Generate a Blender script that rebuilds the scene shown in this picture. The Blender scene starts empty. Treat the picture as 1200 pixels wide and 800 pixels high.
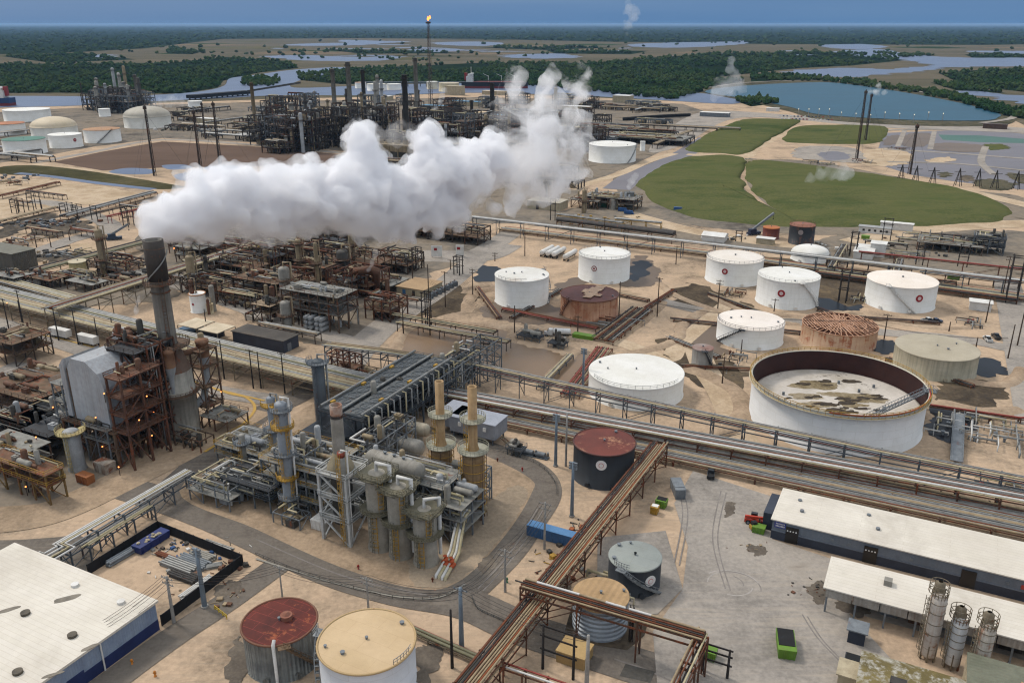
import bpy, math, random
import numpy as np
from mathutils import Vector, Matrix, noise as mnoise
from mathutils.geometry import tessellate_polygon
R = random.Random(11)
PI = math.pi
SC = bpy.context.scene
COL = SC.collection
V = Vector
# ------------------------------------------------------------------ camera
CAMH, FOC = 110.0, 1000.0
PITCH = math.atan(372 / 1000.0)
CP, SP = math.cos(PITCH), math.sin(PITCH)
cd = bpy.data.cameras.new('camera'); cam = bpy.data.objects.new('camera', cd); COL.objects.link(cam)
cam.location = (0, 0, CAMH); cam.rotation_euler = (PI / 2 - PITCH, 0, 0)
cd.sensor_width = 36; cd.sensor_fit = 'HORIZONTAL'; cd.lens = 36 * FOC / 1200
cd.clip_start = 1; cd.clip_end = 120000
SC.camera = cam
def P(px, py, z=0.0):
    """where the ray through a photo point meets height z"""
    x = (px - 600) / FOC; y = (400 - py) / FOC
    t = (z - CAMH) / (-SP + y * CP)
    return V((x * t, (CP + y * SP) * t, z))
def proj(p):
    d = V(p) - V((0, 0, CAMH))
    f = d.y * CP - d.z * SP; u = d.y * SP + d.z * CP
    return 600 + FOC * d.x / f, 400 - FOC * u / f
def depth(p):
    return p[1] * CP - (p[2] - CAMH) * SP
def zat(p, ytop):
    """height above ground point p whose image row is ytop"""
    k = (400 - ytop) / FOC
    # (y*SP + (z-H)*CP) = k*(y*CP-(z-H)*SP)
    return CAMH + p[1] * (k * CP - SP) / (CP + k * SP)
YAW = math.radians(-27)
EU = V((math.cos(YAW), math.sin(YAW), 0)); EV = V((-math.sin(YAW), math.cos(YAW), 0)); EZ = V((0, 0, 1))
# ------------------------------------------------------------------ mesh builder
class MB:
    def __init__(s): s.v = []; s.f = []; s.sm = []
    def add(s, vs, fs, smooth=False):
        b = len(s.v); s.v += [tuple(x) for x in vs]
        s.f += [tuple(b + i for i in f) for f in fs]; s.sm += [smooth] * len(fs); return s
    def hexa(s, a, b):
        """8-corner solid from two quads"""
        return s.add(list(a) + list(b), [(3, 2, 1, 0), (4, 5, 6, 7), (0, 1, 5, 4), (1, 2, 6, 5), (2, 3, 7, 6), (3, 0, 4, 7)])
    def box(s, c, size, rot=0.0):
        ex = V((math.cos(rot), math.sin(rot), 0)) * size[0] / 2; ey = V((-math.sin(rot), math.cos(rot), 0)) * size[1] / 2
        c = V(c); z = V((0, 0, size[2] / 2))
        lo = [c - ex - ey - z, c + ex - ey - z, c + ex + ey - z, c - ex + ey - z]
        return s.hexa(lo, [p + 2 * z for p in lo])
    def beam(s, p, q, w, h=None):
        h = h or w; p, q = V(p), V(q); d = q - p
        if d.length < 1e-6: return s
        d.normalize(); up = V((0, 0, 1)) if abs(d.z) < .95 else V((1, 0, 0))
        x = d.cross(up).normalized() * w / 2; y = x.cross(d).normalized() * h / 2
        a = [p - x - y, p + x - y, p + x + y, p - x + y]
        return s.hexa(a, [c + (q - p) for c in a])
    def tube(s, pts, r, n=8, cap=True, smooth=True, closed=False):
        pts = [V(p) for p in pts]; m = len(pts); vs = []; fs = []; prev = None
        for i, p in enumerate(pts):
            if closed: t = pts[(i + 1) % m] - pts[i - 1]
            else: t = pts[min(i + 1, m - 1)] - pts[max(i - 1, 0)]
            t.normalize()
            if prev is None:
                up = V((0, 0, 1)) if abs(t.z) < .9 else V((1, 0, 0)); x = t.cross(up).normalized()
            else:
                x = (prev - t * prev.dot(t)); x = x.normalized() if x.length > 1e-5 else t.orthogonal().normalized()
            prev = x; y = t.cross(x)
            k = 1.0
            if 0 < i < m - 1 and not closed:
                a = (pts[i] - pts[i - 1]).normalized(); b = (pts[i + 1] - pts[i]).normalized()
                k = 1 / max(.5, math.sqrt(max(0, (1 + a.dot(b)) / 2)))
            rr = r[i] if isinstance(r, (list, tuple)) else r
            vs += [p + (x * math.cos(2 * PI * j / n) + y * math.sin(2 * PI * j / n)) * rr * (k if k < 1.3 else 1.2) for j in range(n)]
        for i in range(m if closed else m - 1):
            a = i * n; b = ((i + 1) % m) * n
            fs += [(a + j, b + j, b + (j + 1) % n, a + (j + 1) % n) for j in range(n)]
        s.add(vs, fs, smooth)
        if cap and not closed:
            s.add(vs[:n], [tuple(range(n))]); s.add(vs[-n:], [tuple(reversed(range(n)))])
        return s
    def lathe(s, prof, c=(0, 0, 0), n=32, smooth=True, cap0=False, cap1=False):
        c = V(c); vs = []; fs = []
        for r, z in prof:
            vs += [c + V((r * math.cos(2 * PI * j / n), r * math.sin(2 * PI * j / n), z)) for j in range(n)]
        for i in range(len(prof) - 1):
            a, b = i * n, (i + 1) * n
            fs += [(a + j, a + (j + 1) % n, b + (j + 1) % n, b + j) for j in range(n)]
        s.add(vs, fs, smooth)
        if cap0: s.add(vs[:n], [tuple(reversed(range(n)))])
        if cap1: s.add(vs[-n:], [tuple(range(n))])
        return s
    def cyl(s, c, r, h, n=24, r2=None, cap0=True, cap1=True, smooth=True):
        return s.lathe([(r, 0), (r if r2 is None else r2, h)], c, n, smooth, cap0, cap1)
    def prism(s, pts, z0, z1):
        """vertical prism over a polygon (xy)"""
        n = len(pts); A = [V((p[0], p[1], z0)) for p in pts]; B = [V((p[0], p[1], z1)) for p in pts]
        fs = [(i, (i + 1) % n, n + (i + 1) % n, n + i) for i in range(n)] + [tuple(reversed(range(n))), tuple(range(n, 2 * n))]
        return s.add(A + B, fs)
    def drum(s, p, q, r, n=20, dome=.35):
        p, q = V(p), V(q); d = (q - p); L = d.length; d.normalize()
        pts = []; rs = []
        for k in range(5):
            a = k / 4 * PI / 2; pts.append(p - d * r * dome * math.cos(a) * 2); rs.append(max(.02, r * math.sin(a)))
        for k in range(5):
            a = k / 4 * PI / 2; pts.append(q + d * r * dome * math.sin(a) * 2); rs.append(max(.02, r * math.cos(a)))
        return s.tube(pts, rs, n)
    def ring(s, c, r, t, n=32, z=0):
        return s.tube([V(c) + V((r * math.cos(2 * PI * k / n), r * math.sin(2 * PI * k / n), z)) for k in range(n)], t, 5, closed=True)
    def ico(s, c, r, jit=0, sq=1, rnd=R):
        t = ICO; c = V(c)
        s.add([c + V((a * r * (1 + rnd.uniform(-jit, jit)), b * r * (1 + rnd.uniform(-jit, jit)), d * r * sq * (1 + rnd.uniform(-jit, jit)))) for a, b, d in t[0]], t[1])
        return s
    def build(s, name, mat, parent=None, local=False):
        me = bpy.data.meshes.new(name)
        off = V((0, 0, 0))
        if parent is not None and not local:
            p = parent
            while p is not None: off = off + p.location; p = p.parent
        if parent is None and not local and s.v:
            pass
        vs = s.v if off.length == 0 else [(a[0] - off.x, a[1] - off.y, a[2] - off.z) for a in s.v]
        me.from_pydata(vs, [], s.f); me.polygons.foreach_set('use_smooth', s.sm)
        me.materials.append(mat); me.update()
        o = bpy.data.objects.new(name, me); COL.objects.link(o)
        if parent is not None: o.parent = parent
        return o
def _ico():
    import bmesh
    bm = bmesh.new(); bmesh.ops.create_icosphere(bm, subdivisions=1, radius=1)
    r = ([tuple(v.co) for v in bm.verts], [tuple(v.index for v in f.verts) for f in bm.faces]); bm.free(); return r
ICO = _ico()
def thing(name, label, cat, loc=(0, 0, 0), rz=0.0, group=None):
    o = bpy.data.objects.new(name, None); COL.objects.link(o); o.location = loc; o.rotation_euler = (0, 0, rz)
    o.empty_display_size = .5
    o['label'] = label; o['category'] = cat
    if group: o['group'] = group
    return o
def tag(o, label, cat, group=None, kind=None):
    o['label'] = label; o['category'] = cat
    if group: o['group'] = group
    if kind: o['kind'] = kind
    return o
def struct(o, kind='structure'):
    o['kind'] = kind; return o
def kids(o): return [c for c in COL.objects if c.parent == o]
def dup(src, loc, rz=None, label=None, group=None, scale=None):
    r = src.copy(); COL.objects.link(r); r.location = loc
    if rz is not None: r.rotation_euler = (0, 0, rz)
    if scale: r.scale = scale
    if label: r['label'] = label
    if group: r['group'] = group
    for ch in list(src.children):
        c = ch.copy(); COL.objects.link(c); c.parent = r
        for g in list(ch.children):
            d = g.copy(); COL.objects.link(d); d.parent = c
    return r
# ------------------------------------------------------------------ materials
def srgb(h):
    """'rrggbb' to linear"""
    c = [int(h[i:i + 2], 16) / 255 for i in (0, 2, 4)]
    return tuple((x / 12.92 if x <= .04045 else ((x + .055) / 1.055) ** 2.4) for x in c) + (1,)
class NT:
    def __init__(s, m):
        m.use_nodes = True; s.t = m.node_tree; s.t.nodes.clear()
    def n(s, typ, **kw):
        x = s.t.nodes.new('ShaderNode' + typ)
        for k, v in kw.items():
            if k.startswith('i_'):
                key = k[2:]; key = int(key) if key.isdigit() else key
                x.inputs[key].default_value = v
            else: setattr(x, k, v)
        return x
    def l(s, a, b): s.t.links.new(a, b)
    def ramp(s, fac, stops, interp='LINEAR'):
        r = s.n('ValToRGB'); r.color_ramp.interpolation = interp; e = r.color_ramp.elements
        while len(e) < len(stops): e.new(.5)
        for k, (p, c) in enumerate(stops): e[k].position = p; e[k].color = c if len(c) == 4 else tuple(c) + (1,)
        s.l(fac, r.inputs[0]); return r.outputs[0]
    def mix(s, fac, a, b, mode='MIX'):
        m = s.n('Mix', data_type='RGBA', blend_type=mode)
        for sock, val in ((m.inputs[0], fac), (m.inputs[6], a), (m.inputs[7], b)):
            if hasattr(val, 'is_output'): s.l(val, sock)
            else: sock.default_value = val
        return m.outputs[2]
    def math(s, op, a, b=None, c=None, clamp=False):
        m = s.n('Math', operation=op, use_clamp=clamp)
        for k, v in enumerate((a, b, c)):
            if v is None: continue
            if hasattr(v, 'is_output'): s.l(v, m.inputs[k])
            else: m.inputs[k].default_value = v
        return m.outputs[0]
    def noise(s, vec, scale, detail=4, rough=.55, dist=0):
        x = s.n('TexNoise', i_Scale=scale, i_Detail=detail, i_Roughness=rough, i_Distortion=dist)
        if vec is not None: s.l(vec, x.inputs['Vector'])
        return x.outputs[0]
    def mapping(s, vec, scale=(1, 1, 1), loc=(0, 0, 0), rot=(0, 0, 0)):
        m = s.n('Mapping'); m.inputs['Scale'].default_value = scale; m.inputs['Location'].default_value = loc; m.inputs['Rotation'].default_value = rot
        s.l(vec, m.inputs[0]); return m.outputs[0]
MATS = {}
RUST1, RUST2 = srgb('6e3d25'), srgb('4a2418')
def M(name, col, col2=None, scale=.35, rough=.75, metal=0.0, rust=0.0, rustcol=None, streak=0.0, streakcol=None, plates=None, bands=None, bump=0.0, stain=0.0, staincol=None, rscale=.3, ribs=None, spec=.35, world=False, grain=.35):
    """weathered paint, metal, masonry: two-tone mottling, vertical dirt streaks, plate tints, rust patches"""
    if name in MATS: return MATS[name]
    m = bpy.data.materials.new(name); MATS[name] = m; t = NT(m)
    c1 = srgb(col); c2 = srgb(col2) if col2 else tuple(x * .8 for x in c1[:3]) + (1,)
    tc = t.n('TexCoord'); oi = t.n('ObjectInfo')
    add = t.n('VectorMath', operation='MULTIPLY_ADD'); add.inputs[1].default_value = (1, 1, 1)
    rv = t.n('CombineXYZ'); r100 = t.math('MULTIPLY', oi.outputs['Random'], 137.0)
    for k in range(3): t.l(r100, rv.inputs[k])
    if world:
        vec = t.n('NewGeometry').outputs['Position']
    else:
        t.l(tc.outputs['Object'], add.inputs[0]); t.l(rv.outputs[0], add.inputs[2]); vec = add.outputs[0]
    n1 = t.noise(vec, scale, 5, .6)
    colr = t.mix(t.ramp(n1, [(.35, (0, 0, 0)), (.65, (1, 1, 1))]), c1, c2)
    fine = t.noise(vec, scale * 9, 3, .6)
    colr = t.mix(grain, colr, t.ramp(fine, [(.3, (.55, .55, .55)), (.7, (1.0, 1.0, 1.0))]), 'MULTIPLY')
    if plates:
        sx = t.n('SeparateXYZ'); t.l(tc.outputs['Object'], sx.inputs[0])
        if plates[0] == 'wall':
            a = t.math('MULTIPLY', t.math('ARCTAN2', sx.outputs[1], sx.outputs[0]), plates[3])
            cv = t.n('CombineXYZ'); t.l(a, cv.inputs[0]); t.l(sx.outputs[2], cv.inputs[1])
        else:
            cv = t.n('Mapping'); cv.inputs['Rotation'].default_value = (0, 0, -YAW); t.l(tc.outputs['Object'], cv.inputs[0])
        br = t.n('TexBrick', i_Scale=1.0); br.inputs['Brick Width'].default_value = plates[1]; br.inputs['Row Height'].default_value = plates[2]
        br.inputs['Mortar Size'].default_value = plates[4] if len(plates) > 4 else .05; br.inputs['Color1'].default_value = (1, 1, 1, 1)
        d = plates[5] if len(plates) > 5 else .92
        br.inputs['Color2'].default_value = (d, d, d * .98, 1); g = plates[6] if len(plates) > 6 else .8
        br.inputs['Mortar'].default_value = (g, g * .97, g * .93, 1); t.l(cv.outputs[0], br.inputs[0])
        colr = t.mix(1.0, colr, br.outputs[0], 'MULTIPLY')
    if ribs:
        sx2 = t.n('SeparateXYZ'); t.l(tc.outputs['Object'], sx2.inputs[0])
        if ribs[0] == 'z': q = sx2.outputs[2]
        elif ribs[0] == 'ang': q = t.math('MULTIPLY', t.math('ARCTAN2', sx2.outputs[1], sx2.outputs[0]), ribs[2])
        else: q = t.math('ADD', t.math('MULTIPLY', sx2.outputs[0], ribs[0][0]), t.math('MULTIPLY', sx2.outputs[1], ribs[0][1]))
        wv = t.math('PINGPONG', q, ribs[1] / 2); ribh = t.math('DIVIDE', wv, ribs[1] / 2)
    st = t.noise(t.mapping(vec, (1.6, 1.6, .07)), .8, 4, .6)
    if streak:
        colr = t.mix(t.math('MULTIPLY', t.ramp(st, [(.45, (0, 0, 0)), (.75, (1, 1, 1))]), streak), colr, srgb(streakcol or '5a4a3c'))
    if stain:
        ns = t.noise(vec, scale * .45 + .02, 6, .68, .6)
        colr = t.mix(t.math('MULTIPLY', t.ramp(ns, [(.52, (0, 0, 0)), (.66, (1, 1, 1))]), stain), colr, srgb(staincol or '6b5d4d'))
    if rust:
        nr = t.math('ADD', t.math('MULTIPLY', t.noise(vec, rscale, 8, .68, .3), .7), t.math('MULTIPLY', st, .3))
        k = .66 - rust * .34
        mask = t.ramp(nr, [(max(0, k - .03), (0, 0, 0)), (min(1, k + .05), (1, 1, 1))])
        rc = srgb(rustcol) if rustcol else RUST1
        rcol = t.mix(t.noise(vec, rscale * 4, 5, .65), tuple(x * .45 for x in rc[:3]) + (1,), tuple(min(1, x * 1.5) for x in rc[:3]) + (1,))
        colr = t.mix(mask, colr, rcol)
    b = t.n('BsdfPrincipled'); t.l(colr, b.inputs['Base Color']); b.inputs['Roughness'].default_value = rough; b.inputs['Metallic'].default_value = metal
    b.inputs['Specular IOR Level'].default_value = spec
    if ribs:
        bp = t.n('Bump', i_Strength=1.0, i_Distance=ribs[3] if len(ribs) > 3 else .12); t.l(ribh, bp.inputs['Height']); t.l(bp.outputs[0], b.inputs['Normal'])
    elif bump:
        bp = t.n('Bump', i_Strength=bump, i_Distance=.3); t.l(fine, bp.inputs['Height']); t.l(bp.outputs[0], b.inputs['Normal'])
    o = t.n('OutputMaterial'); t.l(b.outputs[0], o.inputs[0]); return m
def emit(name, col, st):
    if name in MATS: return MATS[name]
    m = bpy.data.materials.new(name); MATS[name] = m; t = NT(m); e = t.n('Emission'); e.inputs[0].default_value = srgb(col); e.inputs[1].default_value = st
    t.l(e.outputs[0], t.n('OutputMaterial').inputs[0]); return m
def watermat(name, col, rough=.12, rip=.15, scale=.4, spec=.5):
    if name in MATS: return MATS[name]
    m = bpy.data.materials.new(name); MATS[name] = m; t = NT(m); pos = t.n('NewGeometry').outputs['Position']
    b = t.n('BsdfPrincipled'); c = srgb(col)
    n1 = t.noise(t.mapping(pos, (1, 2.2, 1)), .012, 4, .6)
    t.l(t.mix(t.ramp(n1, [(.35, (0, 0, 0)), (.7, (1, 1, 1))]), c, tuple(x * .78 for x in c[:3]) + (1,)), b.inputs['Base Color'])
    b.inputs['Roughness'].default_value = rough; b.inputs['Specular IOR Level'].default_value = spec
    bp = t.n('Bump', i_Strength=rip, i_Distance=.2); t.l(t.noise(pos, scale, 3), bp.inputs['Height']); t.l(bp.outputs[0], b.inputs['Normal'])
    t.l(b.outputs[0], t.n('OutputMaterial').inputs[0]); return m
def groundmat(name, cols, s1=.01, s2=.06, s3=.6, rough=.95, contrast=.12, rot=0, stretch=(1, 1, 1), warp=.5, bump=.3, marks=0.0, markcol='8d8478'):
    """ground cover: three scales of patchiness over a list of colours"""
    if name in MATS: return MATS[name]
    m = bpy.data.materials.new(name); MATS[name] = m; t = NT(m); pos = t.n('NewGeometry').outputs['Position']
    p2 = t.mapping(pos, stretch, rot=(0, 0, rot))
    a = t.noise(p2, s1, 5, .62, warp); bb = t.noise(p2, s2, 6, .65, warp); c = t.noise(pos, s3, 5, .7)
    f = t.math('ADD', t.math('ADD', t.math('MULTIPLY', a, .45), t.math('MULTIPLY', bb, .4)), t.math('MULTIPLY', c, .15))
    k = len(cols); col = t.ramp(f, [(.5 + (i / (k - 1) - .5) * 2 * contrast, srgb(x)) for i, x in enumerate(cols)])
    col = t.mix(.5, col, t.ramp(c, [(.3, (.62, .62, .62)), (.7, (1.08, 1.08, 1.08))]), 'MULTIPLY')
    if marks:
        w = t.noise(t.mapping(pos, (.10, 1.3, 1), rot=(0, 0, rot)), .5, 5, .6, 1.2)
        w2 = t.ramp(t.noise(pos, .03, 3), [(.45, (0, 0, 0)), (.6, (1, 1, 1))])
        col = t.mix(t.math('MULTIPLY', t.math('MULTIPLY', t.ramp(w, [(.5, (0, 0, 0)), (.62, (1, 1, 1))]), w2), marks), col, srgb(markcol))
    b = t.n('BsdfPrincipled'); t.l(col, b.inputs['Base Color']); b.inputs['Roughness'].default_value = rough; b.inputs['Specular IOR Level'].default_value = 0.0
    if bump:
        bp = t.n('Bump', i_Strength=bump, i_Distance=.4); t.l(c, bp.inputs['Height']); t.l(bp.outputs[0], b.inputs['Normal'])
    t.l(b.outputs[0], t.n('OutputMaterial').inputs[0]); return m
# ------------------------------------------------------------------ flat ground pieces
def catmull(pts, n=6, closed=False):
    out = []; m = len(pts); pts = [V(p) for p in pts]
    for i in range(m if closed else m - 1):
        if closed: a, b, c, d = pts[i - 1], pts[i], pts[(i + 1) % m], pts[(i + 2) % m]
        else: a, b, c, d = pts[max(i - 1, 0)], pts[i], pts[i + 1], pts[min(i + 2, m - 1)]
        for k in range(n):
            u = k / n
            out.append(.5 * ((2 * b) + (c - a) * u + (2 * a - 5 * b + 4 * c - d) * u * u + (3 * b - a - 3 * c + d) * u ** 3))
    if not closed: out.append(pts[-1])
    return out
ZC = [0]
def lay(z):
    """every flat piece gets its own level, later pieces above earlier ones"""
    ZC[0] += 1; return (0.006 if z < .1 else z) + ZC[0] * .0006
def sheet(name, px, mat, z=.004, smooth=True, jit=0.0, kind='structure'):
    pts = [P(*p) for p in px]
    if smooth: pts = catmull(pts, 14 if jit else 6, True)
    if jit:
        q = []
        for i, p in enumerate(pts):
            d = (pts[(i + 1) % len(pts)] - pts[i - 1]); nrm = V((d.y, -d.x, 0)).normalized()
            q.append(p + nrm * (mnoise.noise(p * (.35 / jit)) * jit * 2 + mnoise.noise(p * (1.1 / jit)) * jit * .8))
        pts = q
    pts = [V((p.x, p.y, z)) for p in pts]
    z = lay(z); pts = [V((p.x, p.y, z)) for p in pts]
    tris = tessellate_polygon([pts])
    mb = MB(); fs = []
    for a, b, c in tris:
        nz = (pts[b] - pts[a]).cross(pts[c] - pts[a]).z
        fs.append((a, b, c) if nz > 0 else (a, c, b))
    mb.add(pts, fs); o = mb.build(name, mat); struct(o, kind); return o
def ribbon_mb(mb, pts, w, z):
    L = []; Rr = []
    for i, p in enumerate(pts):
        t = pts[min(i + 1, len(pts) - 1)] - pts[max(i - 1, 0)]; n = V((-t.y, t.x, 0)).normalized()
        wi = w[min(i * len(w) // len(pts), len(w) - 1)] if isinstance(w, list) else w
        L.append(V((p.x + n.x * wi / 2, p.y + n.y * wi / 2, z))); Rr.append(V((p.x - n.x * wi / 2, p.y - n.y * wi / 2, z)))
    k = len(pts); mb.add(L + Rr, [(k + i, k + i + 1, i + 1, i) for i in range(k - 1)])
def ribbon(name, px, w, mat, z=.008, smooth=True, kind='structure'):
    pts = [P(*p) for p in px]
    if smooth: pts = catmull(pts, 8)
    mb = MB(); ribbon_mb(mb, pts, w, lay(z)); o = mb.build(name, mat); struct(o, kind); return o
def berm(name, px, w, h, mat, closed=False):
    """earth ridge along a line"""
    pts = catmull([P(*p) for p in px], 8, closed); k = len(pts); mb = MB(); vs = []
    for i, p in enumerate(pts):
        t = (pts[(i + 1) % k] - pts[i - 1]) if closed else pts[min(i + 1, k - 1)] - pts[max(i - 1, 0)]
        n = V((-t.y, t.x, 0)).normalized()
        e = 1 if closed else min(1, i / 3, (k - 1 - i) / 3)
        for f, g in ((-.5, -.03), (-.33, .55), (-.12, 1), (.12, 1), (.33, .55), (.5, -.03)):
            ww = w * (1 + .35 * mnoise.noise(p * .13 + V((f * 9, 3, 0)))); hh = h * max(.02, e) * (1 + .3 * mnoise.noise(p * .2))
            vs.append(V((p.x + n.x * f * ww, p.y + n.y * f * ww, max(-.05, g * hh))))
    fs = []
    for i in range(k if closed else k - 1):
        for j in range(5):
            a = i * 6 + j; b = ((i + 1) % k) * 6 + j; fs.append((a, b, b + 1, a + 1))
    mb.add(vs, fs, True); o = mb.build(name, mat); struct(o); return o
# ------------------------------------------------------------------ world, sun, air
SUN_EL, SUN_AZ = math.radians(50), math.radians(-55)    # azimuth from +Y towards +X: light from the upper left, slightly ahead
w = bpy.data.worlds.new('World'); SC.world = w; w.use_nodes = True; wt = w.node_tree; wt.nodes.clear()
sky = wt.nodes.new('ShaderNodeTexSky'); sky.sky_type = 'NISHITA'; sky.sun_disc = False
sky.sun_elevation = SUN_EL; sky.sun_rotation = SUN_AZ; sky.air_density = 1.6; sky.dust_density = 1.5; sky.ozone_density = 2.0
# overcast: a slate-blue cloud sheet low down that pales towards the zenith, mixed over the clear sky
tcw = wt.nodes.new('ShaderNodeTexCoord'); sxw = wt.nodes.new('ShaderNodeSeparateXYZ'); wt.links.new(tcw.outputs['Generated'], sxw.inputs[0])
rw = wt.nodes.new('ShaderNodeValToRGB'); e = rw.color_ramp.elements
e[0].position = 0.0; e[0].color = (.62, 1.7, 3.55, 1); e[1].position = .1; e[1].color = (1.05, 2.15, 3.85, 1)
x = e.new(.35); x.color = (5.6, 6.3, 7.2, 1); x = e.new(.8); x.color = (9.5, 9.7, 10.0, 1)
mpw = wt.nodes.new('ShaderNodeMapping'); mpw.inputs['Scale'].default_value = (1.5, 1.5, 26); wt.links.new(tcw.outputs['Generated'], mpw.inputs[0])
nzw = wt.nodes.new('ShaderNodeTexNoise'); nzw.inputs['Scale'].default_value = 2.2; nzw.inputs['Detail'].default_value = 5; wt.links.new(mpw.outputs[0], nzw.inputs['Vector'])
maw = wt.nodes.new('ShaderNodeMath'); maw.operation = 'MULTIPLY_ADD'; maw.inputs[1].default_value = .12; wt.links.new(nzw.outputs[0], maw.inputs[0])
adw = wt.nodes.new('ShaderNodeMath'); adw.operation = 'ADD'; adw.inputs[1].default_value = -.06; wt.links.new(sxw.outputs[2], adw.inputs[0]); wt.links.new(adw.outputs[0], maw.inputs[2])
wt.links.new(maw.outputs[0], rw.inputs[0])
mx = wt.nodes.new('ShaderNodeMix'); mx.data_type = 'RGBA'; mx.inputs[0].default_value = .88
wt.links.new(sky.outputs[0], mx.inputs[6]); wt.links.new(rw.outputs[0], mx.inputs[7])
bg = wt.nodes.new('ShaderNodeBackground'); bg.inputs[1].default_value = .10
wt.links.new(mx.outputs[2], bg.inputs[0]); wo = wt.nodes.new('ShaderNodeOutputWorld'); wt.links.new(bg.outputs[0], wo.inputs[0])
sd = bpy.data.lights.new('sun', 'SUN'); sd.energy = 1.8; sd.angle = math.radians(10); sd.color = (1, .93, .84)
so = bpy.data.objects.new('sun', sd); COL.objects.link(so); so.rotation_euler = (PI / 2 - SUN_EL, 0, -SUN_AZ + PI); so.location = (0, 0, 400)
# point the lamp so light comes from azimuth SUN_AZ
sv = V((math.sin(SUN_AZ) * math.cos(SUN_EL), math.cos(SUN_AZ) * math.cos(SUN_EL), math.sin(SUN_EL)))
so.rotation_euler = (-sv).to_track_quat('-Z', 'Y').to_euler()
SC.view_settings.view_transform = 'Standard'; SC.view_settings.look = 'None'; SC.view_settings.gamma = 1; SC.view_settings.use_curve_mapping = False
SC.view_settings.exposure = 0.34
cy = SC.cycles
cy.use_denoising = True
try: cy.denoiser = 'OPENIMAGEDENOISE'
except Exception: pass
cy.max_bounces = 32; cy.diffuse_bounces = 3; cy.glossy_bounces = 2; cy.volume_bounces = 32; cy.transparent_max_bounces = 8
cy.volume_max_steps = 256; cy.volume_step_rate = 1.0
cy.use_adaptive_sampling = True; cy.adaptive_threshold = .02
SC.render.use_persistent_data = False
cy.filter_width = 1.2
# haze: one closed box of thin air
hz = MB(); hz.box((0, 26000, 59), (104000, 80000, 122))
ho = hz.build('haze', None); ho.data.materials.clear(); ho['kind'] = 'stuff'
hm = bpy.data.materials.new('haze_air'); ht = NT(hm); pv = ht.n('VolumePrincipled'); pv.inputs['Color'].default_value = (.34, .55, .85, 1); pv.inputs['Density'].default_value = 2.4e-5; pv.inputs['Anisotropy'].default_value = .1
ht.l(pv.outputs[0], ht.n('OutputMaterial').inputs['Volume']); ho.data.materials.append(hm)
# ------------------------------------------------------------------ ground
SAND = groundmat('sand_ground', ['584d42', '7e6f5f', 'a38f79', 'b79f86', '94826d', 'c2ab91'], .016, .07, .8, contrast=.2, marks=.45, markcol='857a6b')
FAR = groundmat('marsh_plain', ['2a3425', '454535', '665e50', '535042', '706456', '354030'], .0016, .006, .05, contrast=.2, stretch=(.35, 1, 1))
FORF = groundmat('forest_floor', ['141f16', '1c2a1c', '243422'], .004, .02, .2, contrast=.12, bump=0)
ASPH = groundmat('asphalt', ['524c47', '645d56', '6f6860', '5d564f'], .02, .12, 1.2, contrast=.13, marks=.5, markcol='877d70')
CONC = groundmat('concrete_yard', ['6e6963', '827c75', '928b83', '9c948a', '80776d'], .02, .09, .9, contrast=.16, marks=.35, markcol='a79b8b')
DIRT = groundmat('packed_dirt', ['7c6d5b', '93806b', 'a69179', 'b5a08a'], .03, .12, .9, contrast=.15, marks=.4, markcol='8b7b69')
PALE = groundmat('pale_sand', ['97836b', 'a8947b', 'b8a58d', 'a28d75'], .03, .1, .9, contrast=.14)
GRASS = groundmat('grass_turf', ['323d24', '434d2e', '585a3a', '4a5331', '68603f'], .01, .05, .6, contrast=.2, stretch=(.5, 1, 1), rot=.5, marks=.35, markcol='6a6440')
MUD = watermat('muddy_water', '7d6750', .35, .05, .3, .25)
MUD2 = watermat('brown_silt', '64544a', .9, .03, .3, .0)
MUD3 = watermat('basin_water', '6b5d50', .5, .05, .3, .12); PURP = watermat('settling_water', '6c6668', .45, .05, .3, .2)
BLUE = watermat('blue_pond_water', '14485c', .45, .12, .15, .18)
RIVW = watermat('river_water', '56627a', .4, .1, .1, .2)
OIL = watermat('dark_puddle', '1b1d22', .35, .03, .5, .12)
WET = groundmat('wet_soil', ['3a3531', '4a4239', '5f5446', '77674f'], .03, .12, .8, contrast=.14)
RUB = groundmat('dark_rubble', ['2b2b2c', '45423e', '6a6054', '8f8069'], .06, .25, 1.2, contrast=.2)
g = MB(); G = 50000
g.add([(-G, -300, 0), (G, -300, 0), (G, 62000, 0), (-G, 62000, 0)], [(0, 1, 2, 3)]); struct(g.build('ground', SAND))
sheet('marsh', [(-90000, 28.6), (90000, 28.6), (1700, 128), (1240, 165), (1190, 142), (1165, 133), (1000, 98), (860, 103), (820, 120), (640, 112), (560, 108), (420, 114), (330, 116), (180, 121), (0, 124), (-400, 126)], FAR, .15, smooth=False)
def water(name, px, mat=RIVW, z=.5, jit=0.0): return sheet(name, px, mat, z, True, jit)
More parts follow.
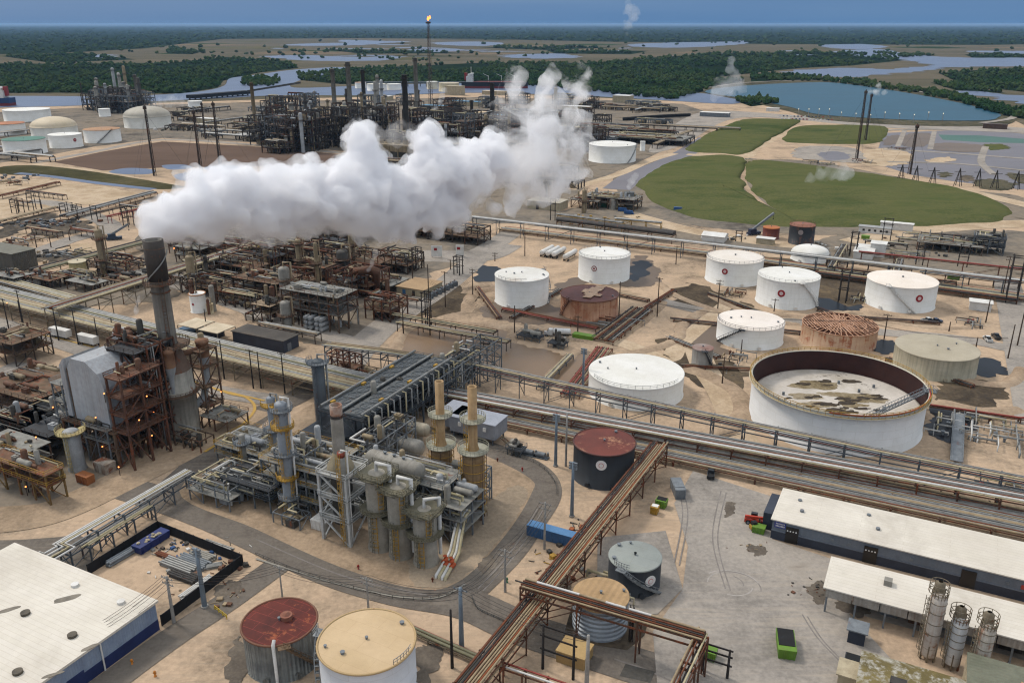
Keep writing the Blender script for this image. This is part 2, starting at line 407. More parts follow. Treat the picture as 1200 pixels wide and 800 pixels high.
# the river and the marsh channels
water('river', [(-300, 116), (0, 113), (70, 113), (150, 113), (230, 108), (262, 101), (270, 92), (300, 88), (345, 82), (400, 79), (408, 84), (380, 88), (350, 95), (345, 103), (420, 101), (520, 98), (600, 99), (700, 103), (800, 108), (860, 114), (860, 122), (780, 118), (690, 113), (560, 109), (440, 112), (330, 112), (270, 115), (180, 119), (60, 125), (-300, 130)], RIVW, .3)
for k, px in enumerate([
    [(310, 66), (360, 65), (420, 67), (465, 66), (460, 70), (400, 72), (340, 70)],
    [(330, 53), (370, 51), (440, 50), (440, 52), (380, 54)],
    [(510, 50), (560, 49), (590, 51), (570, 54), (520, 53)],
    [(400, 47), (445, 48), (480, 49), (440, 51), (405, 50)],
    [(590, 65), (650, 63), (680, 67), (640, 69), (600, 68)],
    [(480, 58), (530, 57), (540, 60), (500, 61)],
    [(740, 52), (790, 50), (850, 49), (880, 47), (870, 52), (800, 56), (745, 55)],
    [(960, 53), (1010, 52), (1040, 55), (1010, 58), (970, 56)],
    [(980, 60), (1030, 58), (1060, 63), (1105, 67), (1160, 68), (1290, 69), (1290, 79), (1180, 78), (1100, 79), (1085, 74), (1050, 70), (1000, 65)],
    [(925, 84), (985, 80), (1040, 81), (1090, 78), (1110, 79), (1080, 84), (1000, 90), (950, 89)],
    [(1130, 60), (1200, 60), (1290, 61), (1290, 64), (1190, 63)],
    [(1135, 108), (1200, 111), (1290, 116), (1290, 124), (1200, 121), (1160, 115)],
    [(110, 65), (125, 64), (135, 66), (120, 68)],
]): water('marsh_channel', px, RIVW, .3, 22)
MRS = [groundmat('marsh_reed', ['4a4a34', '57543c', '655c46'], .003, .02, .1, stretch=(.4, 1, 1)), groundmat('marsh_mud', ['5d5344', '6d604e', '786a57'], .003, .02, .1, stretch=(.4, 1, 1)), groundmat('marsh_green', ['26341f', '324027', '3c472f'], .003, .02, .1, stretch=(.4, 1, 1))]
rm = random.Random(14)
for k in range(70):
    x, y = rm.uniform(-40, 1240), rm.uniform(46, 74); w_ = rm.uniform(14, 70); h_ = rm.uniform(.5, 1.7) * (y - 30) / 30
    if y > 66 and (x < 300 or 560 < x < 950): continue
    sheet('marsh_patch', [(x + w_ * math.cos(a) * rm.uniform(.7, 1.2), y + h_ * math.sin(a) * rm.uniform(.7, 1.2)) for a in [i * PI / 5 for i in range(10)]], MRS[k % 3], .16, jit=18)
for k in range(16):
    x, y = rm.uniform(280, 1240), rm.uniform(46, 70); w_ = rm.uniform(8, 34)
    sheet('marsh_pool', [(x + w_ * math.cos(a) * rm.uniform(.6, 1.2), y + .55 * math.sin(a) * rm.uniform(.6, 1.2)) for a in [i * PI / 5 for i in range(10)]], RIVW, .34, jit=14)
# forests: dark floor, then crowns
forests = [
    ([(-200, 30.2), (1400, 30.2), (1400, 49), (1150, 53), (900, 52), (700, 49), (560, 46), (420, 45), (260, 46), (170, 57), (60, 63), (-200, 66)], 2600),
    ([(-100, 74), (60, 75), (200, 74), (265, 67), (340, 72), (350, 80), (300, 86), (262, 95), (255, 103), (215, 110), (150, 110), (70, 109), (-100, 110)], 1700),
    ([(348, 86), (400, 83), (430, 80), (560, 74), (700, 74), (760, 68), (840, 63), (960, 61), (1035, 65), (1060, 71), (1000, 77), (940, 80), (900, 84), (820, 93), (870, 95), (790, 117), (720, 111), (600, 99), (480, 98), (400, 99), (350, 94)], 3200),
    ([(880, 86), (950, 90), (1010, 95), (1050, 102), (1110, 110), (1150, 122), (1200, 132), (1200, 140), (1165, 134), (1120, 119), (1050, 107), (960, 95), (880, 96)], 420),
    ([(1100, 86), (1150, 82), (1200, 80), (1300, 78), (1300, 112), (1200, 108), (1130, 100)], 700),
    ([(285, 93), (320, 90), (330, 94), (320, 101), (285, 101)], 130),
    ([(1020, 62), (1100, 65), (1060, 68)], 60), ([(1130, 64), (1200, 65), (1290, 67), (1290, 69), (1140, 68)], 120),
    ([(560, 56), (640, 55), (720, 56), (640, 59)], 80), ([(200, 57), (240, 60), (225, 64), (195, 63)], 60),
    ([(860, 118), (890, 115), (915, 121), (880, 125)], 50), ([(0, 66), (90, 62), (160, 70), (60, 74)], 150), ([(380, 58), (470, 60), (560, 63), (420, 63)], 60), ([(640, 59), (760, 60), (740, 64), (650, 63)], 60), ([(1090, 97), (1130, 100), (1180, 110), (1120, 106)], 60),
]
TREE = groundmat('tree_crown', ['14221a', '1f3320', '2b4126', '3e4b2c', '223729', '34442a'], .003, .02, .25, contrast=.2, bump=0)
RT = random.Random(4)
def inside(p, poly):
    c = False; j = len(poly) - 1
    for i in range(len(poly)):
        a, b = poly[i], poly[j]
        if (a[1] > p[1]) != (b[1] > p[1]) and p[0] < (b[0] - a[0]) * (p[1] - a[1]) / (b[1] - a[1]) + a[0]: c = not c
        j = i
    return c
_iv = np.array(ICO[0]); _if = np.array(ICO[1])
def forest(px, n, floor=True):
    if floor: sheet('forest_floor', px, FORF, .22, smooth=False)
    x0, x1 = min(p[0] for p in px), max(p[0] for p in px); y0, y1 = min(p[1] for p in px), max(p[1] for p in px)
    vs, fs = [], []; k = 0; tries = 0
    while k < n and tries < n * 12:
        tries += 1; q = (RT.uniform(x0, x1), RT.uniform(y0, y1))
        if not inside(q, px): continue
        c = P(*q); d = c.y
        if mnoise.noise(V((c.x * .004, c.y * .0015, 2))) > .42: continue
        r = max(4.5, d * .0022) * RT.uniform(.6, 1.35); h = min(16, max(7, r * 1.1)) * RT.uniform(.7, 1.2)
        for lump in range(2):
            rr = r * (1 if lump == 0 else .55); jit = 1 + (np.array([RT.random() for _ in range(len(_iv))])[:, None] - .5) * .7
            o = (c.x + (RT.uniform(-r, r) * .5 if lump else 0), c.y + (RT.uniform(-r, r) * .4 if lump else 0), h * (.55 if lump == 0 else .9))
            v = _iv * jit * np.array([rr, rr, h * (.55 if lump == 0 else .35)]) + np.array(o)
            fs.append(_if + len(vs) * len(_iv)); vs.append(v)
        k += 1
    if not vs: return
    me = bpy.data.meshes.new('forest'); A = np.concatenate(vs); B = np.concatenate(fs)
    me.from_pydata(A.tolist(), [], B.tolist()); me.materials.append(TREE)
    o = bpy.data.objects.new('forest', me); COL.objects.link(o); o['kind'] = 'stuff'
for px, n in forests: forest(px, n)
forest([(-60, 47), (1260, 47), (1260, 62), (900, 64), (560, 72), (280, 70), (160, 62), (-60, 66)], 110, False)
forest([(60, 62), (170, 60), (280, 66), (360, 72), (560, 72), (560, 62), (300, 60)], 50, False)
WEED = groundmat('weedy_bank', ['36382a', '47463a', '5f594a', '3c4030'], .02, .1, .6)
# reservoir and its bank road
sheet('reservoir_bank', [(818, 106), (870, 98), (960, 94), (1010, 98), (1075, 108), (1130, 118), (1180, 131), (1190, 142), (1160, 148), (1060, 147), (960, 140), (925, 131), (880, 120)], WEED, .3)
water('reservoir_water', [(826, 108), (872, 101), (960, 97), (1008, 101), (1072, 111), (1128, 122), (1168, 133), (1170, 138), (1150, 142), (1060, 141), (962, 135), (925, 126), (880, 117)], BLUE, .7)
ribbon('bank_road', [(830, 103), (880, 97), (960, 94.5), (1010, 97.5), (1072, 107), (1130, 118), (1180, 131), (1186, 139), (1150, 145)], 9, CONC, .8)
# grass capped mounds
def mound(px, h, name='grass_mound', mat=GRASS):
    b = catmull([P(*p) for p in px], 8, True); b = [p + V((mnoise.noise(p * .05), mnoise.noise(p * .05 + V((9, 9, 9))), 0)) * 4 for p in b]; c = sum(b, V((0, 0, 0))) / len(b); mb = MB(); rings = [(1, 0), (.985, .25), (.95, .6), (.9, .85), (.8, 1), (.5, 1.08), (.2, 1.1)]
    vs = []; n = len(b)
    for f, z in rings: vs += [V((c.x + (p.x - c.x) * f, c.y + (p.y - c.y) * f, z * h - (.02 if z == 0 else 0))) for p in b]
    fs = []
    for i in range(len(rings) - 1):
        for j in range(n):
            a = (i * n + j, i * n + (j + 1) % n, (i + 1) * n + (j + 1) % n, (i + 1) * n + j); fs.append(a)
    fs.append(tuple((len(rings) - 1) * n + j for j in range(n)))
    if (vs[1] - vs[0]).cross(vs[n] - vs[0]).z < 0: fs = [tuple(reversed(f)) for f in fs]
    mb.add(vs, fs, True); o = mb.build(name, mat); struct(o); return o
mound([(748, 216), (762, 203), (783, 192), (808, 184), (850, 182), (873, 187), (870, 205), (873, 222), (900, 246), (935, 264), (880, 263), (820, 256), (770, 240)], 2.6)
mound([(877, 189), (930, 192), (1000, 202), (1080, 214), (1140, 226), (1178, 241), (1184, 252), (1170, 260), (1100, 264), (1030, 266), (945, 265), (912, 248), (882, 224), (873, 206)], 2.8)
mound([(804, 176), (822, 162), (855, 146), (878, 140), (915, 140), (938, 142), (912, 158), (890, 172), (872, 181), (845, 180)], 2.4)
mound([(918, 165), (930, 150), (960, 147), (1010, 147), (1040, 150), (1030, 167), (990, 169), (950, 168)], 1.4)
ribbon('perimeter_track', [(874, 189), (871, 205), (876, 222), (902, 246), (938, 263)], 4, DIRT, .4)
REFG = groundmat('refinery_ground', ['36332f', '55504a', '726b62', '827769', '45413c', '92877a'], .012, .05, .25, contrast=.2)
sheet('refinery_ground', [(60, 128), (180, 123), (330, 119), (560, 114), (700, 117), (800, 122), (830, 132), (800, 165), (760, 185), (690, 215), (640, 262), (560, 262), (420, 225), (540, 196), (420, 179), (300, 167), (190, 162), (110, 172), (40, 185), (-60, 200), (-60, 135)], REFG, .02, smooth=False)
sheet('refinery_ground', [(180, 262), (330, 258), (470, 262), (560, 268), (570, 292), (490, 330), (460, 380), (380, 400), (330, 395), (250, 345), (170, 330)], REFG, .02, jit=3)
sheet('refinery_ground', [(-40, 440), (40, 450), (90, 500), (150, 560), (60, 600), (-40, 610)], REFG, .02, jit=2)
sheet('refinery_ground', [(-40, 320), (80, 318), (190, 330), (200, 350), (60, 360), (-40, 350)], REFG, .02, jit=2)
sheet('refinery_ground', [(960, 280), (1060, 272), (1200, 272), (1290, 290), (1290, 330), (1140, 320), (960, 305)], REFG, .02, jit=3)
sheet('refinery_ground', [(640, 250), (740, 240), (800, 262), (880, 282), (980, 296), (980, 306), (800, 282), (640, 266)], REFG, .02, jit=2)
sheet('yard_ground', [(720, 205), (780, 183), (850, 188), (940, 188), (1040, 205), (1130, 222), (1200, 232), (1200, 262), (1160, 262), (1000, 275), (890, 272), (800, 262), (745, 245)], REFG, .03)
# ponds, basins and yards
sheet('settling_pond', [(1035, 156), (1140, 152), (1200, 157), (1290, 164), (1290, 232), (1195, 222), (1120, 213), (1068, 205), (1020, 190), (1030, 172)], PURP, .04, smooth=False)
sheet('green_pond', [(1100, 158), (1150, 159), (1200, 163), (1200, 168), (1150, 167), (1105, 164)], watermat('green_water', '48665a', .5, .1, .3, .1), .08, smooth=False)
for px, w_ in (([(1035, 175), (1120, 180), (1200, 186), (1290, 192)], 7), ([(1040, 190), (1120, 192), (1200, 200)], 6), ([(1060, 153), (1052, 172)], 5), ([(1095, 154), (1090, 175)], 5), ([(1155, 172), (1150, 190), (1165, 205)], 6), ([(1005, 205), (1060, 212), (1130, 224), (1200, 240), (1290, 262)], 14), ([(1030, 153), (1100, 152), (1200, 156), (1290, 160)], 8)):
    ribbon('pond_dike', px, w_, PALE if w_ > 8 else CONC, .12 + w_ * .003)
for px, mt in (([(1012, 178), (1040, 174), (1066, 180), (1062, 192), (1025, 195), (1008, 190)], PALE), ([(1085, 188), (1110, 184), (1120, 188), (1098, 191)], PALE), ([(1140, 212), (1165, 210), (1190, 216), (1180, 223), (1150, 221)], WEED), ([(1125, 207), (1138, 206), (1142, 211), (1130, 213)], RUB), ([(1100, 203), (1112, 202), (1114, 207), (1104, 208)], WEED), ([(1150, 170), (1172, 169), (1182, 174), (1160, 176)], GRASS), ([(1180, 204), (1200, 205), (1260, 214), (1260, 224), (1200, 216)], WEED), ([(1040, 160), (1056, 159), (1054, 168), (1036, 170)], MUD3), ([(1062, 158), (1090, 157), (1088, 170), (1058, 171)], MUD3), ([(1098, 168), (1150, 170), (1148, 178), (1096, 176)], MUD3), ([(940, 172), (1000, 174), (1010, 190), (960, 188), (930, 184)], CONC), ([(960, 180), (985, 178), (995, 186), (970, 188)], PURP)):
    sheet('pond_bank' if mt is PALE else 'pond_islet' if mt in (WEED, RUB) else 'turf_strip' if mt is GRASS else 'settling_basin', px, mt, .12, jit=2)
ribbon('canal_water', [(722, 222), (745, 205), (770, 195), (800, 181), (830, 162)], 20, PURP, .05)
ribbon('canal_bank', [(668, 222), (700, 212), (728, 203), (760, 189), (790, 180)], 9, PALE, .06)
ribbon('service_track', [(805, 181), (870, 184), (885, 175), (920, 155)], 10, PALE, .07)
sheet('gravel_lot', [(800, 140), (840, 130), (930, 135), (1060, 143), (1200, 150), (1200, 155), (1040, 150), (900, 138), (850, 142), (800, 170), (760, 176)], CONC, .03)
sheet('brown_basin', [(62, 190), (120, 178), (190, 166), (300, 172), (420, 183), (520, 190), (560, 200), (500, 205), (420, 212), (330, 195), (200, 196), (120, 200)], MUD2, .05, smooth=False)
ribbon('basin_road', [(40, 191), (110, 178), (190, 164), (300, 170), (420, 181), (540, 190)], 9, CONC, .07)
ribbon('basin_road', [(36, 192), (120, 202), (215, 218), (330, 214)], 8, PALE, .07)
for px in ([(128, 201), (150, 197), (180, 199), (175, 204), (140, 204)], [(190, 194), (215, 193), (225, 197), (200, 199)], [(205, 205), (225, 202), (240, 206), (230, 212), (210, 211)], [(240, 196), (275, 194), (280, 200), (250, 201)]):
    sheet('tailing_pool', px, RIVW, .06)
sheet('drainage_strip', [(0, 196), (40, 194), (100, 200), (200, 216), (215, 220), (170, 221), (60, 207), (0, 204)], groundmat('weedy_soil', ['3b3a2a', '4a4733', '5d5640'], .02, .1, .6), .02)
ribbon('drainage_canal', [(20, 203), (60, 207), (110, 214), (180, 222)], 7, RIVW, .05)
for px in ([(0, 215), (50, 210), (70, 218), (0, 232)], [(18, 230), (80, 214), (150, 224), (165, 228), (120, 238), (60, 240)], [(70, 290), (110, 284), (122, 288), (95, 298), (65, 296)], [(0, 232), (60, 242), (40, 252), (0, 260)]):
    sheet('sand_lot', px, PALE, .02, jit=2)
for px in ([(35, 272), (70, 258), (108, 260), (110, 266), (80, 275), (65, 278)], [(0, 265), (50, 250), (66, 252), (55, 262), (20, 272), (0, 280)], [(25, 294), (50, 292), (95, 298), (98, 302), (60, 308), (30, 304)]):
    sheet('rubble_field', px, RUB, .02, jit=3)
# tank farm: brown wet basins inside sandy dikes
sheet('retention_water', [(474, 392), (500, 381), (545, 382), (594, 388), (602, 402), (645, 411), (660, 421), (640, 446), (605, 446), (550, 436), (495, 424), (462, 410)], MUD, .03, jit=1)
sheet('retention_water', [(640, 442), (665, 415), (690, 414), (670, 445)], MUD, .03, jit=1)
for px in ([(560, 365), (600, 352), (655, 360), (735, 372), (720, 384), (650, 382), (590, 376)], [(720, 330), (745, 300), (770, 312), (765, 335)], [(800, 380), (845, 365), (850, 410), (830, 420), (795, 405)], [(650, 336), (690, 320), (680, 340), (655, 345)]):
    sheet('wet_basin', px, MUD3, .02, jit=2)
for px in ([(736, 320), (742, 307), (762, 308), (758, 322), (742, 330)], [(958, 340), (1010, 338), (1020, 352), (1000, 362), (960, 360)], [(1020, 400), (1048, 400), (1048, 415), (1025, 412)], [(1140, 420), (1175, 424), (1180, 440), (1140, 438)], [(560, 312), (590, 318), (585, 330), (560, 328)], [(1095, 482), (1130, 478), (1140, 500), (1120, 520), (1090, 505)]):
    sheet('oily_puddle', px, OIL, .025, jit=2)
for px in ([(800, 330), (830, 340), (890, 370), (830, 366), (790, 352)], [(1095, 445), (1150, 448), (1180, 462), (1150, 478), (1090, 468)], [(470, 350), (520, 335), (560, 345), (540, 365), (480, 372)], [(780, 395), (840, 420), (880, 440), (830, 450), (790, 430)], [(860, 300), (960, 310), (1050, 350), (960, 350)]):
    sheet('damp_soil', px, WET, .012, jit=4)
BERM = groundmat('berm_sand', ['7d6d5b', '927f6b', 'a4907a', 'b29f89'], .04, .15, .9, contrast=.15)
for px, w_, h_, c_ in (
    ([(462, 412), (475, 388), (505, 380), (560, 381), (600, 386), (598, 402)], 6, 1.4, False), ([(590, 385), (650, 392), (690, 400), (720, 410)], 7, 1.2, False),
    ([(640, 445), (660, 425), (680, 410)], 5, 1.2, False), ([(545, 366), (555, 345), (580, 338)], 7, 1.6, False),
    ([(720, 420), (790, 400), (800, 380), (830, 362)], 6, 1.4, False), ([(800, 430), (840, 445), (870, 470), (860, 500), (830, 510)], 8, 1.8, False),
    ([(770, 330), (800, 350), (880, 375), (940, 380)], 5, 1.2, False), ([(1095, 470), (1150, 482), (1200, 480)], 7, 1.5, False), ([(1090, 430), (1130, 446), (1180, 450), (1200, 430)], 6, 1.4, False),
    ([(830, 345), (875, 365), (960, 372), (1010, 366)], 5, 1.0, False), ([(1010, 372), (1100, 385), (1160, 380)], 4, .9, False), ([(690, 395), (740, 385), (780, 352)], 6, 1.2, False), ([(880, 520), (960, 545), (1060, 560), (1110, 540)], 6, 1.2, False)):
    berm('dirt_berm', px, w_ * .85, h_ * .65, BERM, c_)
# roads and yards near the camera
ribbon('road', [(140, 570), (190, 585), (250, 607), (300, 629), (345, 650), (400, 673), (470, 693), (545, 707), (610, 735), (700, 765), (810, 800), (960, 850)], 9.5, ASPH, .020)
ribbon('road', [(60, 850), (120, 806), (200, 748), (270, 702), (335, 655)], 6.5, ASPH, .024)
ribbon('road', [(385, 440), (350, 464), (300, 488), (255, 525), (205, 570), (180, 592)], 9.5, ASPH, .016)
ribbon('road', [(530, 705), (560, 680), (595, 645), (620, 610), (638, 580), (632, 558), (605, 540), (560, 523), (500, 508), (440, 494)], 8.5, ASPH, .028)
sheet('asphalt_apron', [(-60, 628), (0, 633), (60, 630), (95, 628), (110, 650), (80, 690), (0, 700), (-60, 700)], ASPH, .012)
ribbon('road', [(400, 436), (425, 405), (460, 375), (520, 335), (565, 298), (600, 272)], 13, CONC, .014)
ribbon('road', [(350, 310), (420, 302), (500, 300), (560, 300), (590, 286)], 22, CONC, .010)
ribbon('road', [(-20, 440), (60, 452), (140, 480)], 26, CONC, .010)
ribbon('road', [(-20, 372), (120, 418), (240, 455), (330, 470)], 8, CONC, .015)
ribbon('road', [(200, 330), (330, 376), (420, 403)], 9, CONC, .012)
ribbon('road', [(770, 352), (860, 372), (940, 378), (1030, 389), (1130, 398), (1215, 416)], 8, CONC, .018)
ribbon('road', [(1180, 330), (1190, 380), (1203, 440), (1215, 500)], 11, CONC, .022)
ribbon('road', [(30, 300), (80, 282), (130, 265), (70, 240), (30, 236)], 12, CONC, .010)
ribbon('dirt_road', [(872, 520), (855, 480), (842, 455), (826, 432), (815, 405)], 9, PALE, .030)
ribbon('dirt_road', [(1000, 285), (1060, 272), (1120, 266), (1200, 262), (1290, 262)], 18, PALE, .030)
ribbon('dirt_road', [(740, 252), (800, 268), (880, 282), (960, 290)], 14, PALE, .026)
ribbon('dirt_road', [(640, 395), (720, 400), (780, 420), (800, 400), (860, 350)], 7, PALE, .032)
ribbon('dirt_road', [(-20, 610), (60, 600), (150, 560), (230, 520), (300, 480)], 12, DIRT, .010)
sheet('concrete_yard', [(812, 552), (905, 582), (905, 632), (975, 655), (968, 690), (1010, 735), (1070, 800), (1080, 860), (770, 860), (770, 800), (765, 740), (800, 690), (806, 640), (790, 590)], CONC, .010, smooth=False)
sheet('unit_pad', [(210, 575), (300, 520), (380, 470), (480, 500), (560, 530), (620, 560), (622, 580), (590, 630), (540, 680), (490, 690), (400, 665), (300, 620)], DIRT, .008, smooth=True)
sheet('tank_pit', [(676, 690), (720, 660), (770, 690), (755, 745), (735, 762), (690, 755), (660, 745)], WET, .016, smooth=False)
sheet('tank_pit', [(700, 630), (780, 622), (800, 690), (770, 720), (735, 718), (700, 690)], CONC, .014, smooth=False)
sheet('stone_slab', [(985, 762), (1030, 770), (1015, 800), (970, 800)], CONC, .018, smooth=False)
for px, w_ in (([(240, 452), (270, 462), (290, 467), (298, 482), (270, 510), (240, 530)], .9), ([(0, 390), (60, 395), (170, 425), (240, 452), (310, 470)], .8)):
    ribbon('yellow_kerb', px, w_, M('kerb_yellow', 'b8913a', 'a8884a', .4), .13)
ribbon('kerb_line', [(300, 655), (390, 683), (470, 700), (515, 700), (545, 685)], .5, M('kerb_grey', '8f8a80'), .12)

TRK = groundmat('tyre_track', ['6f6a65', '7a746f', '857f79'], .1, .4, 1.5); TRL = groundmat('tyre_scuff', ['928c87', '98928c', '9f9993'], .1, .4, 1.5)
rt = random.Random(2)
cc = P(858, 686)
for k in range(5):
    r_ = 3 + k * .85 + rt.uniform(-.3, .3); a0 = rt.uniform(0, 6.28); n = 30; sp = rt.uniform(1.2, 3); ctr = cc + V((rt.uniform(-1, 1), rt.uniform(-1, 1), 0))
    mb = MB(); ribbon_mb(mb, [ctr + V((math.cos(a0 + sp * i / n) * r_, math.sin(a0 + sp * i / n) * r_ * .9, 0)) for i in range(n + 1)], .28, lay(.01)); struct(mb.build('tyre_track', TRL if k % 3 else TRK))
for pts in ([(845, 575), (835, 630), (850, 690)], [(790, 560), (800, 600), (790, 660)], [(300, 632), (400, 674), (500, 697)], [(560, 690), (600, 645), (630, 596)], [(940, 720), (960, 750), (1000, 790)], [(720, 772), (760, 786), (820, 815)]):
    for o_ in (0, 6): ribbon('tyre_track', [(x + o_, y + o_ * .4) for x, y in pts], .3, TRK, .01)
STN = groundmat('faded_stain', ['575049', '655d54', '736a5f'], .1, .4, 1.5)
for px, jt in (([(850, 592), (857, 588), (862, 594), (858, 604), (850, 606)], .4), ([(875, 640), (893, 640), (900, 648), (885, 652)], .5), ([(945, 690), (965, 682), (975, 700), (955, 706)], .6), ([(985, 700), (1020, 712), (1010, 722), (980, 712)], .6), ([(345, 600), (358, 592), (362, 600), (350, 612), (342, 610)], .4), ([(250, 690), (275, 680), (285, 690), (262, 700)], .5), ([(690, 735), (720, 742), (725, 752), (700, 750)], .4), ([(270, 760), (285, 745), (290, 790), (268, 800)], .8), ([(490, 755), (520, 760), (500, 800), (485, 790)], .8), ([(560, 660), (575, 650), (580, 660), (566, 672)], .3), ([(640, 690), (665, 676), (672, 690), (650, 702)], .6)):
    sheet('oil_stain', px, STN, .01, jit=jt)
sheet('asphalt_patch', [(733, 778), (768, 787), (762, 800), (726, 792)], groundmat('asphalt_new', ['44423f', '4e4c48', '575450'], .05, .3, 1.5), .01, smooth=False)
for px in ([(480, 650), (520, 640), (560, 600), (600, 570), (618, 580), (585, 632), (540, 678), (490, 688)],):
    sheet('concrete_apron', px, groundmat('apron', ['857868', '958673', 'a4937d'], .03, .15, 1.2), .01, jit=.4)
# ------------------------------------------------------------------ storage tanks
WHT = ('d9d7d2', 'cfccc5')
def wallmat(key, c, c2, r, **k):
    k.setdefault('grain', .1); return M('shell_' + key, c, c2, .12, .6, plates=('wall', 7.5, 2.4, r, .05, .955, .86), **k)
GALV = M('galvanised_steel', '8a8d8e', '6f7375', .6, .55, .5, rust=.12)
GREYM = M('grey_painted_steel', '767b7f', '5f6468', .6, .6, rust=.1)
DARKM = M('dark_steel', '34363a', '26282b', .5, .6, .2, rust=.15)
YEL = M('yellow_painted_steel', 'b08a35', '927027', .5, .6, rust=.15)
RUSTY = M('rusty_steel', '5a3a2b', '42291e', .4, .85, rust=.4)
WHITE = M('white_paint', 'd6d4cf', 'c6c3bc', .3, .55, stain=.25, staincol='9a9084')
def disc_sign(parent, c, d, r, cols, name='sign_disc', text=None, tcol=None):
    """round mark on a curved wall facing direction d"""
    for i, (col, f) in enumerate(cols):
        mb = MB(); x = V((-d.y, d.x, 0)); n = 24; off = d * (.05 + .05 * i)
        A = [V(c) + off + (x * math.cos(2 * PI * k / n) + EZ * math.sin(2 * PI * k / n)) * r * f for k in range(n)]
        B = [p - d * .3 for p in A]
        mb.add(A + B, [tuple(range(n))] + [(j, j + n, (j + 1) % n + n, (j + 1) % n) for j in range(n)])
        root = mb.build(name if i == 0 else 'sign_ring', M('sign_' + col, col, col, .5, .5), parent) if i == 0 else mb.build('sign_face', M('sign_' + col, col, col, .5, .5), root)
    return root
def stair_mb(c, r, h, a0, a1, w=.8):
    """helical stair with handrail round a tank"""
    mb = MB(); n = max(10, int(abs(a1 - a0) * r / .9)); prev = None
    for k in range(n + 1):
        u = k / n; a = a0 + (a1 - a0) * u; z = .2 + (h - .2) * u
        d = V((math.cos(a), math.sin(a), 0)); p = V(c) + d * (r + .12 + w / 2); p.z += z
        mb.box(p, (w, .75 * abs(a1 - a0) * r / n / .9 + .2, .12), a)
        if prev is not None:
            o = d * w / 2; q = prev[0]; od = prev[1] * w / 2
            mb.beam(q + od + EZ * 1.1, p + o + EZ * 1.1, .12); mb.beam(q + od, p + o, .1, .3); mb.beam(q - od, p - o, .1, .25)
            if k % 2 == 0: mb.beam(p + o, p + o + EZ * 1.1, .09)
        prev = (p, d)
    return mb
def railing(mb, pts, z=0, h=1.1, t=.09, step=2.0, closed=False):
    pts = [V(p) for p in pts]
    m = len(pts)
    for i in range(m if closed else m - 1):
        a, b = pts[i] + EZ * z, pts[(i + 1) % m] + EZ * z
        mb.beam(a + EZ * h, b + EZ * h, t); mb.beam(a + EZ * h * .5, b + EZ * h * .5, t * .8)
        k = max(1, int((b - a).length / step))
        for j in range(k): q = a.lerp(b, j / k); mb.beam(q, q + EZ * h, t)
    return mb
def arc(c, r, a0, a1, n=24, z=0): return [V(c) + V((r * math.cos(a0 + (a1 - a0) * k / n), r * math.sin(a0 + (a1 - a0) * k / n), z)) for k in range(n + 1)]
TANKS = {}
